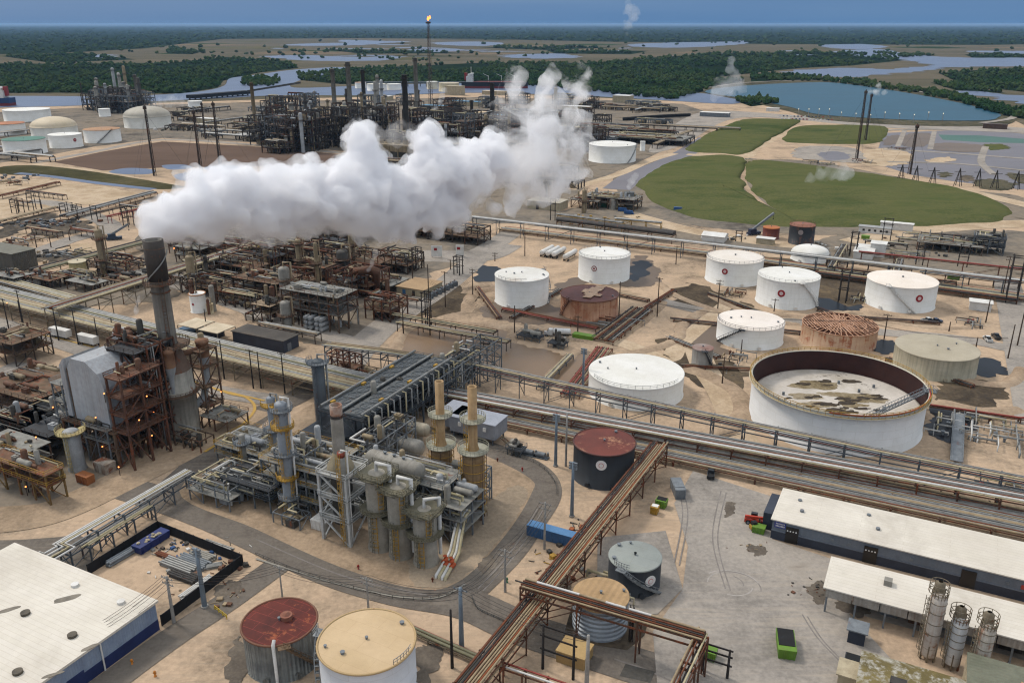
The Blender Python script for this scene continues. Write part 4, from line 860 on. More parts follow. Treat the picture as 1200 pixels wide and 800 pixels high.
# far long pipelines
rack('pipe_rack', 'very long pale elevated pipeline crossing behind the white tanks', [P(556, 255, 8), P(800, 283, 8), P(1000, 306, 8), P(1225, 333, 8)], 4.2, [(-1.4, 0, .5, PW), (-.2, 0, .35, PG), (.9, 0, .4, PG), (1.7, 0, .25, PT)], 16, (0,), FGR)
rack('pipe_track', 'ground level red and tan pipes below the long pale pipeline', [P(590, 268, 1), P(830, 297, 1), P(1225, 352, 1)], 9, pipes(10, 8.5, [PT, PG, PD, PCRM, PR, PT, PRED], .2, .36), 24, (0,), FRU, brace=False)
rack('pipe_track', 'dark bundle of low pipes running behind the white tank by the shed', [P(960, 320, 1.5), P(1192, 351, 1.5)], 6, pipes(6, 5.4, [PD, PCRM, PR], .3, .5), 18, (0,), FRU, brace=False)
rack('pipe_rack', 'elevated red pipe crossing the far construction yard', [P(1010, 296, 6), P(1215, 318, 6)], 2, [(-.4, 0, .4, PRED), (.6, 0, .3, PG)], 16, (0,), FRU)
rack('pipe_rack', 'yellow railed pipe bridge near the black conveyor', [P(655, 252, 5), P(730, 262, 5)], 3, pipes(3, 2.6, [PD, PG], .3, .5), 9, (0,), YEL)
rack('pipe_rack', 'yellow railed pipe bridge ahead of the grass mound', [P(722, 257, 5), P(775, 262, 5)], 3, pipes(3, 2.6, [PW, PG], .3, .5), 9, (0,), YEL)
rack('conveyor', 'long black covered conveyor beside the pale pipeline', [P(655, 259, 4), P(790, 276, 4)], 6, pipes(3, 5.4, [PD], 1.0, 1.1), 14, (0,), FRU, brace=False)
rack('pipe_rack', 'rusty pipe rack lying on the wet ground beside the rusted flat tank', [P(705, 398, 1.5), P(752, 362, 1.5)], 9, pipes(9, 8.4, [PR, PT, PG, PD], .2, .34), 6, (0,), FRU, brace=False)
rack('pipe_rack', 'rusty pipe row between brown basin and clean white tank', [P(668, 462, 1.2), P(708, 408, 1.2)], 6, pipes(7, 5.4, [PR, PD, PT, PRED], .16, .3), 8, (0,), FRU, brace=False)
rack('pipe_rack', 'red pipe row in the basin below the plain white tank', [P(590, 362, 1), P(700, 385, 1)], 3, pipes(3, 2.4, [PR, PRED], .2, .3), 10, (0,), FRU, brace=False)
rack('pipe_rack', 'red fire main running from the huge tank to the frame edge', [P(1085, 475, 1.2), P(1195, 491, 1.2), P(1225, 490, 1.2)], 1, [(0, 0, .3, PRED)], 9, (0,), FRU, brace=False)
rack('pipe_rack', 'concrete walkway rack between the two halves of brown basin', [P(633, 452, 1.5), P(668, 416, 1.5)], 2.5, pipes(3, 2, [PG, PCRM], .2, .35), 7, (0,), FGR, brace=False)
rack('pipe_rack', 'olive green pair of pipes around the tan roofed tank', [P(478, 736, .9), P(560, 772, .9), P(530, 812, .9)], 1.6, [(-.5, 0, .3, POL), (.4, 0, .3, POL), (1.0, 0, .1, PRED)], 5, (0,), FTN, brace=False)
rack('pipe_rack', 'white and red pipe pair behind the rust roof at the bottom', [P(588, 779, 3), P(668, 806, 3)], 1.6, [(-.5, 0, .2, PW), (.4, 0, .18, PRED)], 5, (0,), FRU)
for k, (a_, b_, lab) in enumerate((((790, 374), (1000, 396), 'low dark pipe run along the tank farm road'), ((832, 344), (892, 366), 'low dark pipe run in front of the farthest red disc tank'), ((1010, 372), (1100, 378), 'low dark pipe run before the shed tank'), ((690, 338), (760, 352), 'low dark pipe run below the red ring tank'), ((786, 396), (842, 418), 'low dark pipe run behind small grey silo'), ((800, 428), (880, 432), 'low dark pipe run ahead of the low white tank'), ((655, 340), (600, 372), 'low rusty pipe run between the two plain tanks'), ((1040, 420), (1140, 452), 'low rusty pipe run past the beige tank'), ((740, 372), (790, 340), 'low rusty pipe run by the damp basin'), ((560, 338), (585, 372), 'low rusty pipe run on the sandy dike'), ((960, 362), (1010, 380), 'low dark pipe run near oily pool'))):
    rack('pipe_track', lab, [P(*a_, .8), P(*b_, .8)], 2.2, pipes(4, 1.9, [PD, PD, PG, PR] if k % 2 == 0 else [PR, PT, PD], .14, .26), 9, (0,), FRU, brace=False)
# manifold right of the huge tank
def manifold(px, label, w, d, n, mats, frame=FGR, rz=YAW):
    c = P(*px); t = thing('pipe_manifold', label, 'pipe manifold', c, 0); ex = V((math.cos(rz), math.sin(rz), 0)); ey = V((-ex.y, ex.x, 0)); rr = random.Random(int(px[0] * 7 + px[1]))
    for k in range(n):
        a = rr.uniform(-.5, .5); o = rr.uniform(-.5, .5); z = rr.uniform(.5, 2.2); l = rr.uniform(.3, .8); r_ = rr.uniform(.12, .28)
        if k % 2: p = [c + ex * w * o + ey * d * (a - l / 2) , c + ex * w * o + ey * d * (a + l / 2)]
        else: p = [c + ey * d * o + ex * w * (a - l / 2), c + ey * d * o + ex * w * (a + l / 2)]
        q = [V((p[0].x, p[0].y, .0)), p[0] + EZ * z, p[1] + EZ * z, V((p[1].x, p[1].y, .0))]
        MB().tube(q, r_, 7).build('pipe', rr.choice(mats), t)
    for k in range(max(2, n // 4)):
        q = c + ex * w * rr.uniform(-.45, .45) + ey * d * rr.uniform(-.45, .45); m = MB(); m.cyl(q, .35, 1.2, 10); m.cyl(q + EZ * 1.2, .6, .12, 12); m.cyl(q + EZ * 1.3, .08, .5, 6); m.build('valve', rr.choice([GREYM, FRU, M('valve_red', '8f3f2c', '7a3324', .5, .6)]), t)
    return t
manifold((1115, 500), 'grey pipe manifold over dark water right of the huge tank', 12, 16, 14, [PG, PG, PCRM, PW])
manifold((1160, 508), 'grey pipe manifold with red valves beside the frame edge', 14, 18, 22, [PG, PG, PCRM, PW])
ms = thing('walkway', 'straight grey grated walkway between two pipe manifolds', 'walkway', P(1128, 520))
m = MB(); m.beam(P(1124, 485, 1.4), P(1121, 540, 1.4), 3.2, .15); m.build('deck_grating', GREYM, ms)
m = MB()
for s in (-1.5, 1.5): railing(m, [P(1124, 485, 1.5) + V((s, 0, 0)), P(1121, 540, 1.5) + V((s, 0, 0))])
m.build('guard_rail', GREYM, ms)
manifold((725, 383), 'rusty pipework cluster by the dirt ramp', 16, 14, 14, [PR, PT, PG])
manifold((858, 420), 'dark valves and pipes behind the small grey silo', 9, 8, 9, [PG, PD, PT])
manifold((1138, 380), 'small grey pipework by the two parked pickups', 8, 8, 9, [PG, PD])
manifold((1175, 575), 'grey pipework group under the pipe bridge end', 14, 8, 9, [PG, PCRM, PD])
for k, (px, lab) in enumerate((((720, 690), 'dark pipe cluster between ribbed tank and rusty bridge'), ((860, 345), 'dark pipe cluster behind the white tank with dark stair'), ((1010, 352), 'dark valve pipework standing in the oily pool'), ((480, 268), 'pipework skid below the steam plume'), ((1060, 300), 'pipework in the far construction yard with red valves'), ((1120, 288), 'pipework heap in the far construction yard'), ((1085, 278), 'pale pipework in the far construction yard'), ((1050, 175), 'pipework crossing the settling pond'), ((960, 192), 'white pipework frame above the large grass mound'), ((1010, 190), 'grey pipework skid beside pale sand'), ((880, 190), 'pale pipes at the mound junction'), ((30, 282), 'dark pipe heap at far left'), ((80, 297), 'dark pipe heap below the sand lot'), ((20, 215), 'pipe heap near the drainage strip'))):
    manifold(px, lab, 18 if k > 3 else 8, 14 if k > 3 else 7, 12, [PG, PD, PT, PR] if k % 2 else [PG, PCRM, PD])
# ------------------------------------------------------------------ process structures, towers, vessels
FDK = M('frame_dark_brown', '46392f', '2e2723', .4, .85, rust=.25); FBR = M('frame_brown', '6a5645', '4d3e33', .4, .85, rust=.3); FRD = M('frame_red_rust', '634333', '473026', .4, .85, rust=.35)
FWH = M('frame_white', 'b9bab8', 'a3a39e', .4, .6, rust=.12); FFAR = M('frame_far', '423b35', '2c2825', .05, .85); FSL = M('frame_slate', '62686c', '4b5054', .4, .65, rust=.06)
DKG = M('deck_grey', '8b8a84', '6d6c66', .5, .8, rust=.15, stain=.3); DKB = M('deck_brown', '6f5a47', '52412f', .4, .9, rust=.3); DKD = M('deck_dark', '35373a', '28292c', .5, .8)
VG = M('vessel_grey', '969289', '7c786f', .25, .65, streak=.35, streakcol='5a564f', stain=.2); VT = M('vessel_tan', '948468', '7a6c54', .25, .7, streak=.4, rust=.1)
VW = M('vessel_pale', 'a3a5a6', '8d8f90', .25, .6, streak=.3, streakcol='6e675c', rust=.08); VD = M('vessel_dark', '4b4843', '383530', .25, .75, rust=.12); VC = M('vessel_concrete', 'a09a8e', '857f73', .25, .85, streak=.35, streakcol='6a6358', stain=.3)
VB = M('vessel_brown', '6b4e3c', '543b2d', .3, .85, rust=.3)
def block(name, label, near, w, d, hs, bays=(3, 2), mat=FBR, deck=DKB, col=.35, clutter=6, cl=None, rail=True, brace=.5, dtop=True, rz=YAW, cat='process structure', group=None, railmat=None, seed=0, cr=(.3, .9), decks=None, nat=None, rp=True, nodeck=False):
    """steel structure: near = photo point of its nearest foot, w along the bridge direction, d away from it, hs = deck heights"""
    rr = random.Random(int(near[0] * 3 + near[1] * 5) + seed)
    q = nat or P(*near); ex = V((math.cos(rz), math.sin(rz), 0)); O = q - ex * w
    t = thing(name, label, cat, O, rz, group); m = MB(); nx, ny = bays
    xs = [w * i / nx for i in range(nx + 1)]; ys = [d * j / ny for j in range(ny + 1)]; top = hs[-1]
    for x in xs:
        for y in ys: m.beam((x, y, 0), (x, y, top), col)
    zs = list(hs)
    for z in zs:
        for x in xs: m.beam((x, 0, z), (x, d, z), col * .7, col)
        for y in ys: m.beam((0, y, z), (w, y, z), col * .7, col)
    z0 = 0
    for z in zs:
        for i in range(nx):
            for y in (0, d):
                if rr.random() < brace: a, b = (xs[i], xs[i + 1]) if rr.random() < .5 else (xs[i + 1], xs[i]); m.beam((a, y, z0), (b, y, z), col * .55)
        for j in range(ny):
            for x in (0, w):
                if rr.random() < brace: a, b = (ys[j], ys[j + 1]) if rr.random() < .5 else (ys[j + 1], ys[j]); m.beam((x, a, z0), (x, b, z), col * .55)
        z0 = z
    m.build('steel_frame', mat, t, local=True)
    for i, z in enumerate(zs):
        if nodeck or (z == top and not dtop): continue
        m = MB(); x0 = 0 if rr.random() < .7 or z == top else xs[1] if nx > 1 else 0
        m.box(((x0 + w) / 2, d / 2, z + .2), (w - x0 + .8, d + .8, .12)); m.build('deck_grating', deck if not decks else decks[i % len(decks)], t, local=True)
        if rail:
            m = MB(); e = .35; railing(m, [(x0 - e, -e, z + .26), (w + e, -e, z + .26), (w + e, d + e, z + .26), (x0 - e, d + e, z + .26)], step=3, closed=True, t=max(.09, col * .25)); m.build('guard_rail', railmat or mat, t, local=True)
    cl = cl or [VG, VT, VB, VD]
    levels = [0] + zs
    for k in range(clutter):
        i = rr.randrange(len(levels)) if k % 2 else len(levels) - 1
        if levels[i] == top and not dtop: i = 0
        z = levels[i] + .3; r = rr.uniform(*cr); typ = rr.random(); x = rr.uniform(.1, .9) * w; y = rr.uniform(.15, .85) * d; vm = rr.choice(cl); m = MB()
        if typ < .4:
            L = min(w * .4, rr.uniform(2, 6)); xa = max(.5, x - L / 2); m.drum((xa, y, z + r + .4), (min(w - .5, xa + L), y, z + r + .4), r, 12)
            for xx in (xa + .5, min(w - .5, xa + L) - .5): m.box((xx, y, z + .3), (.3, r * 1.4, .8))
            m.build('exchanger', vm, t, local=True)
        elif typ < .7:
            h = rr.uniform(1.5, 4.5); m.lathe([(r, z), (r, z + h), (r * .7, z + h + r * .4), (.02, z + h + r * .55)], (x, y, 0), 12); m.build('vessel', vm, t, local=True)
        else:
            m.box((x, y, z + r), (r * 3, r * 2, r * 2)); m.box((x, y, z + r * 2.1), (r * 1.4, r * 1.2, r * .5)); m.build('equipment_box', vm, t, local=True)
    if rp:
        for k in range(max(4, clutter) if rp is True else rp):
            z = rr.choice(levels[1:]) + rr.uniform(.5, 1.6); y = rr.uniform(0, 1) * d; x0, x1 = sorted((rr.uniform(0, w), rr.uniform(0, w))); r = rr.uniform(.12, .3) * max(1, col / .4)
            z2 = rr.choice(levels) + rr.uniform(.2, 1.5); pts = [(x0, y, z), (x1, y, z)]
            if rr.random() < .6: pts = [(x0, y, z), (x1, y, z), (x1, y, z2 - .3 if abs(z2 - z) > .8 else z - 2)]
            if rr.random() < .5: y2 = rr.uniform(0, d); pts = [(x0, y2, z), (x0, y, z)] + pts[1:] if abs(y2 - y) > 1 else pts
            MB().tube(pts, r, 6).build('pipe', rr.choice([PG, PG, PW, PG, PCRM, PD] if mat in (GREYM, FSL) else [PG, PT, PD, PCRM, PR]), t, local=True)
    return t
def ladder(m, p, h, d, w=.55):
    """caged ladder at p going up h, facing outward d"""
    p = V(p); x = V((-d.y, d.x, 0)) * w / 2
    for s in (-1, 1): m.beam(p + x * s, p + x * s + EZ * h, .1)
    for k in range(int(h / .9)): m.beam(p - x + EZ * .9 * k, p + x + EZ * .9 * k, .08)
    for k in range(1, int(h / 1.2)):
        z = EZ * (1.2 * k + .8); q = [p + x * 1.3 + z, p + x * 1.2 + d * .6 + z, p - x * 1.2 + d * .6 + z, p - x * 1.3 + z]
        for a, b in zip(q, q[1:]): m.beam(a, b, .07)
    for s in (-1, 1): m.beam(p + x * s * 1.2 + d * .6 + EZ * 2, p + x * s * 1.2 + d * .6 + EZ * h, .08)
def column(name, label, px, yt, wpx, mat=VG, prof='dome', plats=(), platmat=YEL, lad=True, pipe=PG, cat='process column', cap=None, capmat=None, group=None, n=20, skirt=True, h=None, cut=None, platr=1.5):
    """upright vessel; px = photo point of the near edge of its base, yt = image row of its top, wpx = width in the photo"""
    N = P(*px); d = V((N.x, N.y, 0)).normalized(); r = 1.0
    for _ in range(4): c = N + d * r; r = wpx / 2 * depth(c) / FOC
    h = h if yt is None else zat(c, yt); t = thing(name, label, cat, c, 0, group)
    if prof == 'dome': P_ = [(r * 1.12, 0), (r * 1.02, min(2, h * .1)), (r, min(2.2, h * .12)), (r, h - r * .55)] + [(r * math.cos(a), h - r * .55 + r * .55 * math.sin(a)) for a in (.4, .8, 1.2)] + [(.02, h)]
    elif prof == 'neck': P_ = [(r * 1.1, 0), (r, 1), (r, h * .55), (r * .7, h * .62), (r * .7, h - r * .3), (r * .5, h), (.02, h + .1)]
    elif prof == 'stack': P_ = [(r * 1.25, 0), (r * 1.05, h * .12), (r, h * .2), (r * .88, h), (r * .95, h), (r * .95, h + .4), (r * .7, h + .4), (r * .7, h - 2)]
    else: P_ = [(r, 0), (r, h), (.02, h + .1)]
    MB().lathe(P_, c, n).build('shell', mat, t)
    to = V((-d.x, -d.y, 0)); base = math.atan2(to.y, to.x)
    for k, f in enumerate(plats):
        a0 = base + math.radians(-150 + 40 * (k % 3)); a1 = a0 + math.radians(270); z = h * f; m = MB(); q = arc(c, r + platr, a0, a1, 18, z); q2 = arc(c, r * .95, a0, a1, 18, z)
        for i in range(18): m.hexa([q2[i], q[i], q[i + 1], q2[i + 1]], [p + EZ * .2 for p in (q2[i], q[i], q[i + 1], q2[i + 1])])
        for i in range(0, 19, 3): m.beam(q2[i] - EZ * 1.2, q[i], .12)
        railing(m, q, .1, t=.1, step=1.8)
        m.build('platform', platmat if k % 2 else GREYM if platmat is YEL else platmat, t)
    if lad and h > 5:
        zz = [0] + [h * f for f in plats]; m = MB()
        if len(zz) == 1: zz.append(h - 1)
        for k in range(len(zz) - 1):
            a = base + math.radians(-35 + 60 * (k % 2)); dd = V((math.cos(a), math.sin(a), 0)); m = MB(); ladder(m, c + dd * (r + .35) + EZ * zz[k], zz[k + 1] - zz[k] + 1.0, dd, .6); m.build('ladder', platmat, t)
    if pipe:
        a = base + math.radians(60 + 20 * (int(px[0]) % 3)); dd = V((math.cos(a), math.sin(a), 0)); e = c + dd * (r + .6)
        MB().tube([c + EZ * (h - .2), c + EZ * (h + r * .7), e + EZ * (h + r * .7), e + EZ * 1.5], max(.2, r * .16), 7).build('overhead_pipe', pipe, t)
    if cap: MB().lathe([(r * .96, h - cap), (r * 1.06, h - cap), (r * 1.06, h + .1), (r * .8, h + .12)], c, n).build('cap_band', capmat or FRD, t)
    return t
# ---- left unit: tall stack on its fat base, cyclones, grey casing, rusty framework
def left_unit():
    N = P(214, 515); d = V((N.x, N.y, 0)).normalized(); c = N + d * 5.2; R0 = 21.5 * depth(c) / FOC
    t = thing('smokestack', 'tall steaming rust streaked stack rising from a fat pale cylinder', 'smokestack', c)
    z1, z2, z3 = zat(c, 432), zat(c, 402), zat(c, 281)
    rs = 10.5 * depth(c + EZ * z2) / FOC
    LS = M('stack_lower', 'a8a398', '8c877c', .12, .75, streak=.6, streakcol='57514a', rust=.12, stain=.4, staincol='6d6860'); US = M('stack_upper', '7d7870', '66615a', .1, .8, streak=.6, streakcol='4a443d', rust=.12, rustcol='6b4a36')
    MB().lathe([(R0 * 1.03, 0), (R0, .3), (R0, z1 * .62), (R0 * 1.04, z1 * .62), (R0 * 1.04, z1 * .72), (R0, z1 * .72), (R0 * .97, z1)], c, 40).build('base_cylinder', LS, t)
    MB().lathe([(R0 * .97, z1), (rs * 1.15, z2 - 1.5), (rs * 1.05, z2)], c, 36).build('transition_cone', M('cone_rust', '6b5648', '54453b', .15, .85, rust=.25), t)
    MB().lathe([(rs, z2), (rs * .93, z3 - 9), (rs * .93, z3), (rs * .82, z3), (rs * .8, z3 - 6)], c, 36).build('stack_shell', US, t)
    MB().lathe([(rs * 1.02, z3 - 11), (rs * 1.06, z3 - 11), (rs * 1.06, z3), (rs * .95, z3 + .05)], c, 36).build('top_band', M('stack_tip', '4a443e', '37322e', .15, .85, rust=.15), t)
    for z, e in ((z2 - .5, 3.2), (z3 - 12, 1.6), (z1 * .66, 1.4)):
        rb = R0 if z < z1 else rs; m = MB(); q = arc(c, rb + e, 0, 2 * PI, 32, z); q2 = arc(c, rb * .92, 0, 2 * PI, 32, z)
        for i in range(32): m.hexa([q2[i], q[i], q[i + 1], q2[i + 1]], [p + EZ * .25 for p in (q2[i], q[i], q[i + 1], q2[i + 1])])
        railing(m, q[:-1], .2, t=.12, closed=True); m.build('platform', FBR, t)
    m = MB(); a = math.radians(-60); dd = V((math.cos(a), math.sin(a), 0)); ladder(m, c + dd * (rs + .3) + EZ * z2, z3 - z2 - 10, dd, .8); m.build('ladder', FBR, t)
    for z, e in ((z2 + 15, 1), (z2 + 27, 1)): MB().ring(c, rs * .99, .25, 32, z).build('stiffener_ring', FBR, t)
    sp = [c + V((math.cos(x) * (rs + .7), math.sin(x) * (rs + .7), z2 + 18 + (x + 2.4) * 3.2)) for x in [(-2.4 + k * .2) for k in range(14)]]
    m = MB(); m.tube(sp, .18, 5); m.build('sloping_conduit', PG, t)
    lamps = emit('sodium_lamp', 'ff8a48', 4)
    # cyclones hung either side of the base
    for px, yt, yb, wpx, lab in ((196, 410, 462, 14, 'front orange topped cyclone with bent duct hanging on the fat stack base'), (236, 398, 440, 14, 'rear orange topped cyclone hanging beyond the fat stack base')):
        q = P(px, (yt + yb) / 2, z1 * .95) if False else None
        dep = depth(c + EZ * z1) - (6.5 if px < 210 else -5); x = (px - 600) / FOC; y = (400 - yt) / FOC; fw = V((0, CP, -SP)); up = V((0, SP, CP)); top = V((0, 0, CAMH)) + (fw + V((x, 0, 0)) + up * y) * dep
        rc = wpx / 2 * dep / FOC; b = V((top.x, top.y, 0)); H = top.z; ct = thing('cyclone', lab, 'cyclone', (b.x, b.y, 0))
        MB().lathe([(rc * .4, H - 15), (rc * .55, H - 13), (rc * .62, H - 8), (rc, H - 5)], b, 20).build('cone', VW, ct)
        MB().lathe([(rc, H - 5), (rc * 1.02, H - 1), (rc * 1.12, H - .9), (rc * 1.12, H), (rc * .4, H + .6), (.02, H + .6)], b, 20).build('head', M('cyclone_rust', '8f6c52', '775641', .3, .8, rust=.25), ct)
        g = c - b; g.z = 0; MB().tube([b + EZ * (H - 12), b + EZ * (H - 17) + g * .15, b + EZ * (H - 20) + g * .6], rc * .6, 14).build('dip_duct', VW, ct)
        MB().tube([b + EZ * (H - 2.5), b + EZ * (H - 2.5) + g * .8], rc * .5, 12).build('inlet_duct', VB, ct)
    # crossover duct from casing to stack
    t2 = thing('flue_duct', 'fat tan flue duct joining the grey casing to the stack', 'duct', P(160, 500))
    MB().tube([c + EZ * (z1 + 2) - EU * 22 + EV * 4, c + EZ * (z1 + 1.5) - EU * 12 + EV * 2, c + EZ * (z1 + .5) - EU * 3], 1.7, 16).build('duct_shell', VT, t2)
    MB().tube([c + EZ * (z1 + 4) - EU * 26 + EV * 5, c + EZ * (z1 + 5) - EU * 18 + EV * 4], 2.6, 18).build('duct_bonnet', VW, t2)
    MB().tube([c + EZ * (z1 + 6) - EU * 10 + EV * 8, c + EZ * (z1 + 5) - EU * 20 + EV * 8, c + EZ * z1 - EU * 24 + EV * 8], 1.2, 12).build('return_duct', VB, t2)
    # casing
    O = P(141, 549); tp = thing('precipitator', 'huge grey faceted casing raised on rusty steelwork', 'precipitator', (O.x, O.y, 0))
    def prof(pts, v0, v1, nm, mt, par):
        A = [O + EU * u + EV * v0 + EZ * z for u, z in pts]; B = [p + EV * (v1 - v0) for p in A]; k = len(A); m = MB()
        m.add(A + B, [tuple(range(k)), tuple(reversed(range(k, 2 * k)))] + [(i, i + k, (i + 1) % k + k, (i + 1) % k) for i in range(k)]); return m.build(nm, mt, par)
    CG = M('casing_grey', 'aaadb0', '94979a', .1, .6, streak=.35, streakcol='6b5140', stain=.35, staincol='a3a6a8', rust=.06)
    prof([(-15.5, 11), (-15.5, 25.5), (-13.5, 28.5), (-8, 28.5), (-4, 25.8), (-2.2, 22), (-2.2, 11)], 1, 11.5, 'casing', CG, tp)
    prof([(-18, 11.5), (-18, 26), (-16.2, 28), (-16.2, 11.5)], .6, 11.8, 'side_casing', CG, tp)
    m = MB()
    for k in range(6): m.beam(O + EU * -15.6 + EV * (1 + 2 * k) + EZ * 11, O + EU * -15.6 + EV * (1 + 2 * k) + EZ * 25.4, .3)
    m.build('stiffener_rib', FBR, tp)
    block('steel_structure', 'rusty four level steel tower in front of the grey casing', (141, 549), 20, 14, [5, 10], (4, 2), FBR, DKB, .55, 6, cl=[VB, VD], brace=.8, decks=[DKB])
    block('steel_structure', 'tangled rusty duct framework above and behind the grey casing', (0, 0), 15, 9, [8, 16, 24, 30], (4, 2), FRD, DKB, .4, 12, cl=[VB, VT, VD], brace=.9, nodeck=True, rail=False, rp=26, nat=O + EU * 1 + EV * 13)
    block('steel_structure', 'grey stair and pipe frame on the outer side of the casing', (0, 0), 4, 11, [5, 10, 15, 20], (1, 3), GREYM, DKG, .3, 5, cl=[VG, VD], brace=.8, nat=O - EU * 18.5 + EV * .5, rp=14)
    block('steel_structure', 'rust red steel levels stacked beside the grey casing', (141, 549), 5.2, 12, [10.3, 15.3, 20.3, 25.5], (1, 2), FRD, M('deck_rust', '755544', '5a4335', .4, .9, rust=.35), .5, 5, cl=[VB], brace=.9, nat=O + EU * 4.5 + EV * 1.0)
    block('steel_structure', 'dark braced steel frame with lamps wedged between rust levels and stack', (176, 532), 10, 12, [6, 12, 18, 24, 29], (2, 2), FDK, DKD, .5, 8, cl=[VD, VB], brace=.95)
    block('steel_structure', 'small steel platform with blue bags beside the stack foot', (268, 510), 10, 8, [4], (2, 1), FBR, DKG, .35, 3, rail=True)
    block('steel_structure', 'slim steel frame hugging the far side of the stack', (246, 500), 4, 6, [6, 12, 18, 23], (1, 1), FBR, DKB, .4, 2, brace=.9)
    block('steel_structure', 'low dark pump frame at the front foot of the stack', (236, 531), 13, 5, [3.5], (4, 1), FBR, DKB, .3, 5, cl=[VD, VB], dtop=False)
    block('steel_structure', 'grey catwalk frame low in front of the rust levels', (133, 548), 9, 3, [7, 10.5], (2, 1), GREYM, DKG, .3, 3, brace=.6)
    # lamps glowing in the framework
    for k, (px, py, z) in enumerate(((122, 461, 24), (157, 463, 17), (163, 492, 14), (112, 489, 14), (172, 464, 20), (158, 479, 14), (180, 483, 12), (173, 485, 10), (178, 510, 6), (120, 523, 6), (259, 459, 12), (139, 547, 3), (196, 349, 40), (42, 512, 8), (62, 477, 9), (30, 570, 5), (8, 355, 9), (204, 291, 45), (83, 481, 8))):
        q = P(px, py, z); tl = thing('flood_lamp', ('small glowing orange lamp fixed in the rusty left unit steelwork'), 'lamp', (q.x, q.y, q.z), 0, 'lamps lit in the left unit')
        m = MB(); m.ico(q, .2); m.build('lamp_globe', lamps, tl); m = MB(); m.beam(q - EZ * 2.5, q, .15); m.build('lamp_arm', FDK, tl)
left_unit()
column('reactor_vessel', 'grey cylinder vessel with cream top ring near the left casing foot', (92, 553), 502, 19, VW, plats=(.93,), platmat=M('cream_steel', 'b3a473', '96865a', .4, .7), pipe=None, h=None)
block('process_structure', 'orange topped furnace block with yellow railings at the frame edge', (60, 592), 22, 4.5, [5, 8], (4, 1), M('frame_ochre', '7c6238', '604a2a', .4, .8, rust=.3), M('deck_orange', '755540', '5a4232', .4, .9, rust=.35), .4, 8, cl=[VB, VT, VG], railmat=YEL)
block('process_structure', 'dark equipment rows with white fans at the left edge', (62, 540), 24, 16, [4, 7], (4, 3), FDK, DKD, .35, 14, cl=[VD, VG, VD, VW])
block('process_structure', 'dark pipe clutter beside the casing ducts', (45, 500), 24, 18, [4, 8], (3, 3), FDK, DKB, .35, 14, cl=[VD, VB, VT])
block('process_structure', 'small rusty pipe unit at the edge before white trailers', (20, 430), 16, 14, [4, 8], (3, 2), FDK, DKB, .35, 10, cl=[VB, VD, VT])
block('process_structure', 'stepped grey cooler stand hanging over the left yard', (76, 528), 6, 5, [3, 5.5, 8], (2, 1), FSL, DKD, .3, 6, cl=[VG, VW])
# ---- centre unit
column('reactor', 'grey concrete lined drum farthest of the three drums from the road bend', (447, 648), 551, 27, VC, plats=(.52, .95), platmat=M('plat_olive', '6f6a58', '5a5646', .4, .8), pipe=PW, lad=True)
column('reactor', 'grey concrete lined drum in the middle of the row of three', (471, 657), 567, 27, VC, plats=(.5, .95), platmat=M('plat_olive', '6f6a58', '5a5646', .4, .8), pipe=PW)
column('reactor', 'grey concrete lined drum of three next to orange pipe ends', (500, 666), 594, 28, VC, plats=(.55, .95), platmat=M('plat_olive', '6f6a58', '5a5646', .4, .8), pipe=PW)
for nm_ in [o for o in COL.objects if o.name.startswith('reactor') and o.type == 'EMPTY' and not o.name.startswith('reactor_v')]:
    c = nm_.location; hh = max(v.co.z for ch in nm_.children for v in ch.data.vertices if ch.name.startswith('shell')); rr_ = 2.6
    m = MB(); m.box(c + EZ * (hh * .97), (rr_ * 2.7, rr_ * 2.7, .25), YAW); cs = [c + (EU * a + EV * b) * rr_ * 1.33 + EZ * hh * .98 for a, b in ((-1, -1), (1, -1), (1, 1), (-1, 1))]; railing(m, cs, closed=True, t=.1); m.build('top_platform', M('plat_olive', '6f6a58', '5a5646', .4, .8), nm_)
    for k, a in enumerate((-100, -70)):
        dd = V((math.cos(math.radians(a)), math.sin(math.radians(a)), 0)); m = MB(); ladder(m, c + dd * 2.9 + EZ * (hh * .5 * k), hh * .5, dd, .9); m.build('yellow_ladder', YEL, nm_)
YH = M('heater_yellow', '9c8160', '836847', .25, .8, rust=.15, rustcol='6b4a2c', streak=.35, streakcol='6a5234'); YS = M('stack_yellow', 'b39670', '997b54', .2, .75, streak=.45, streakcol='6a4c28')
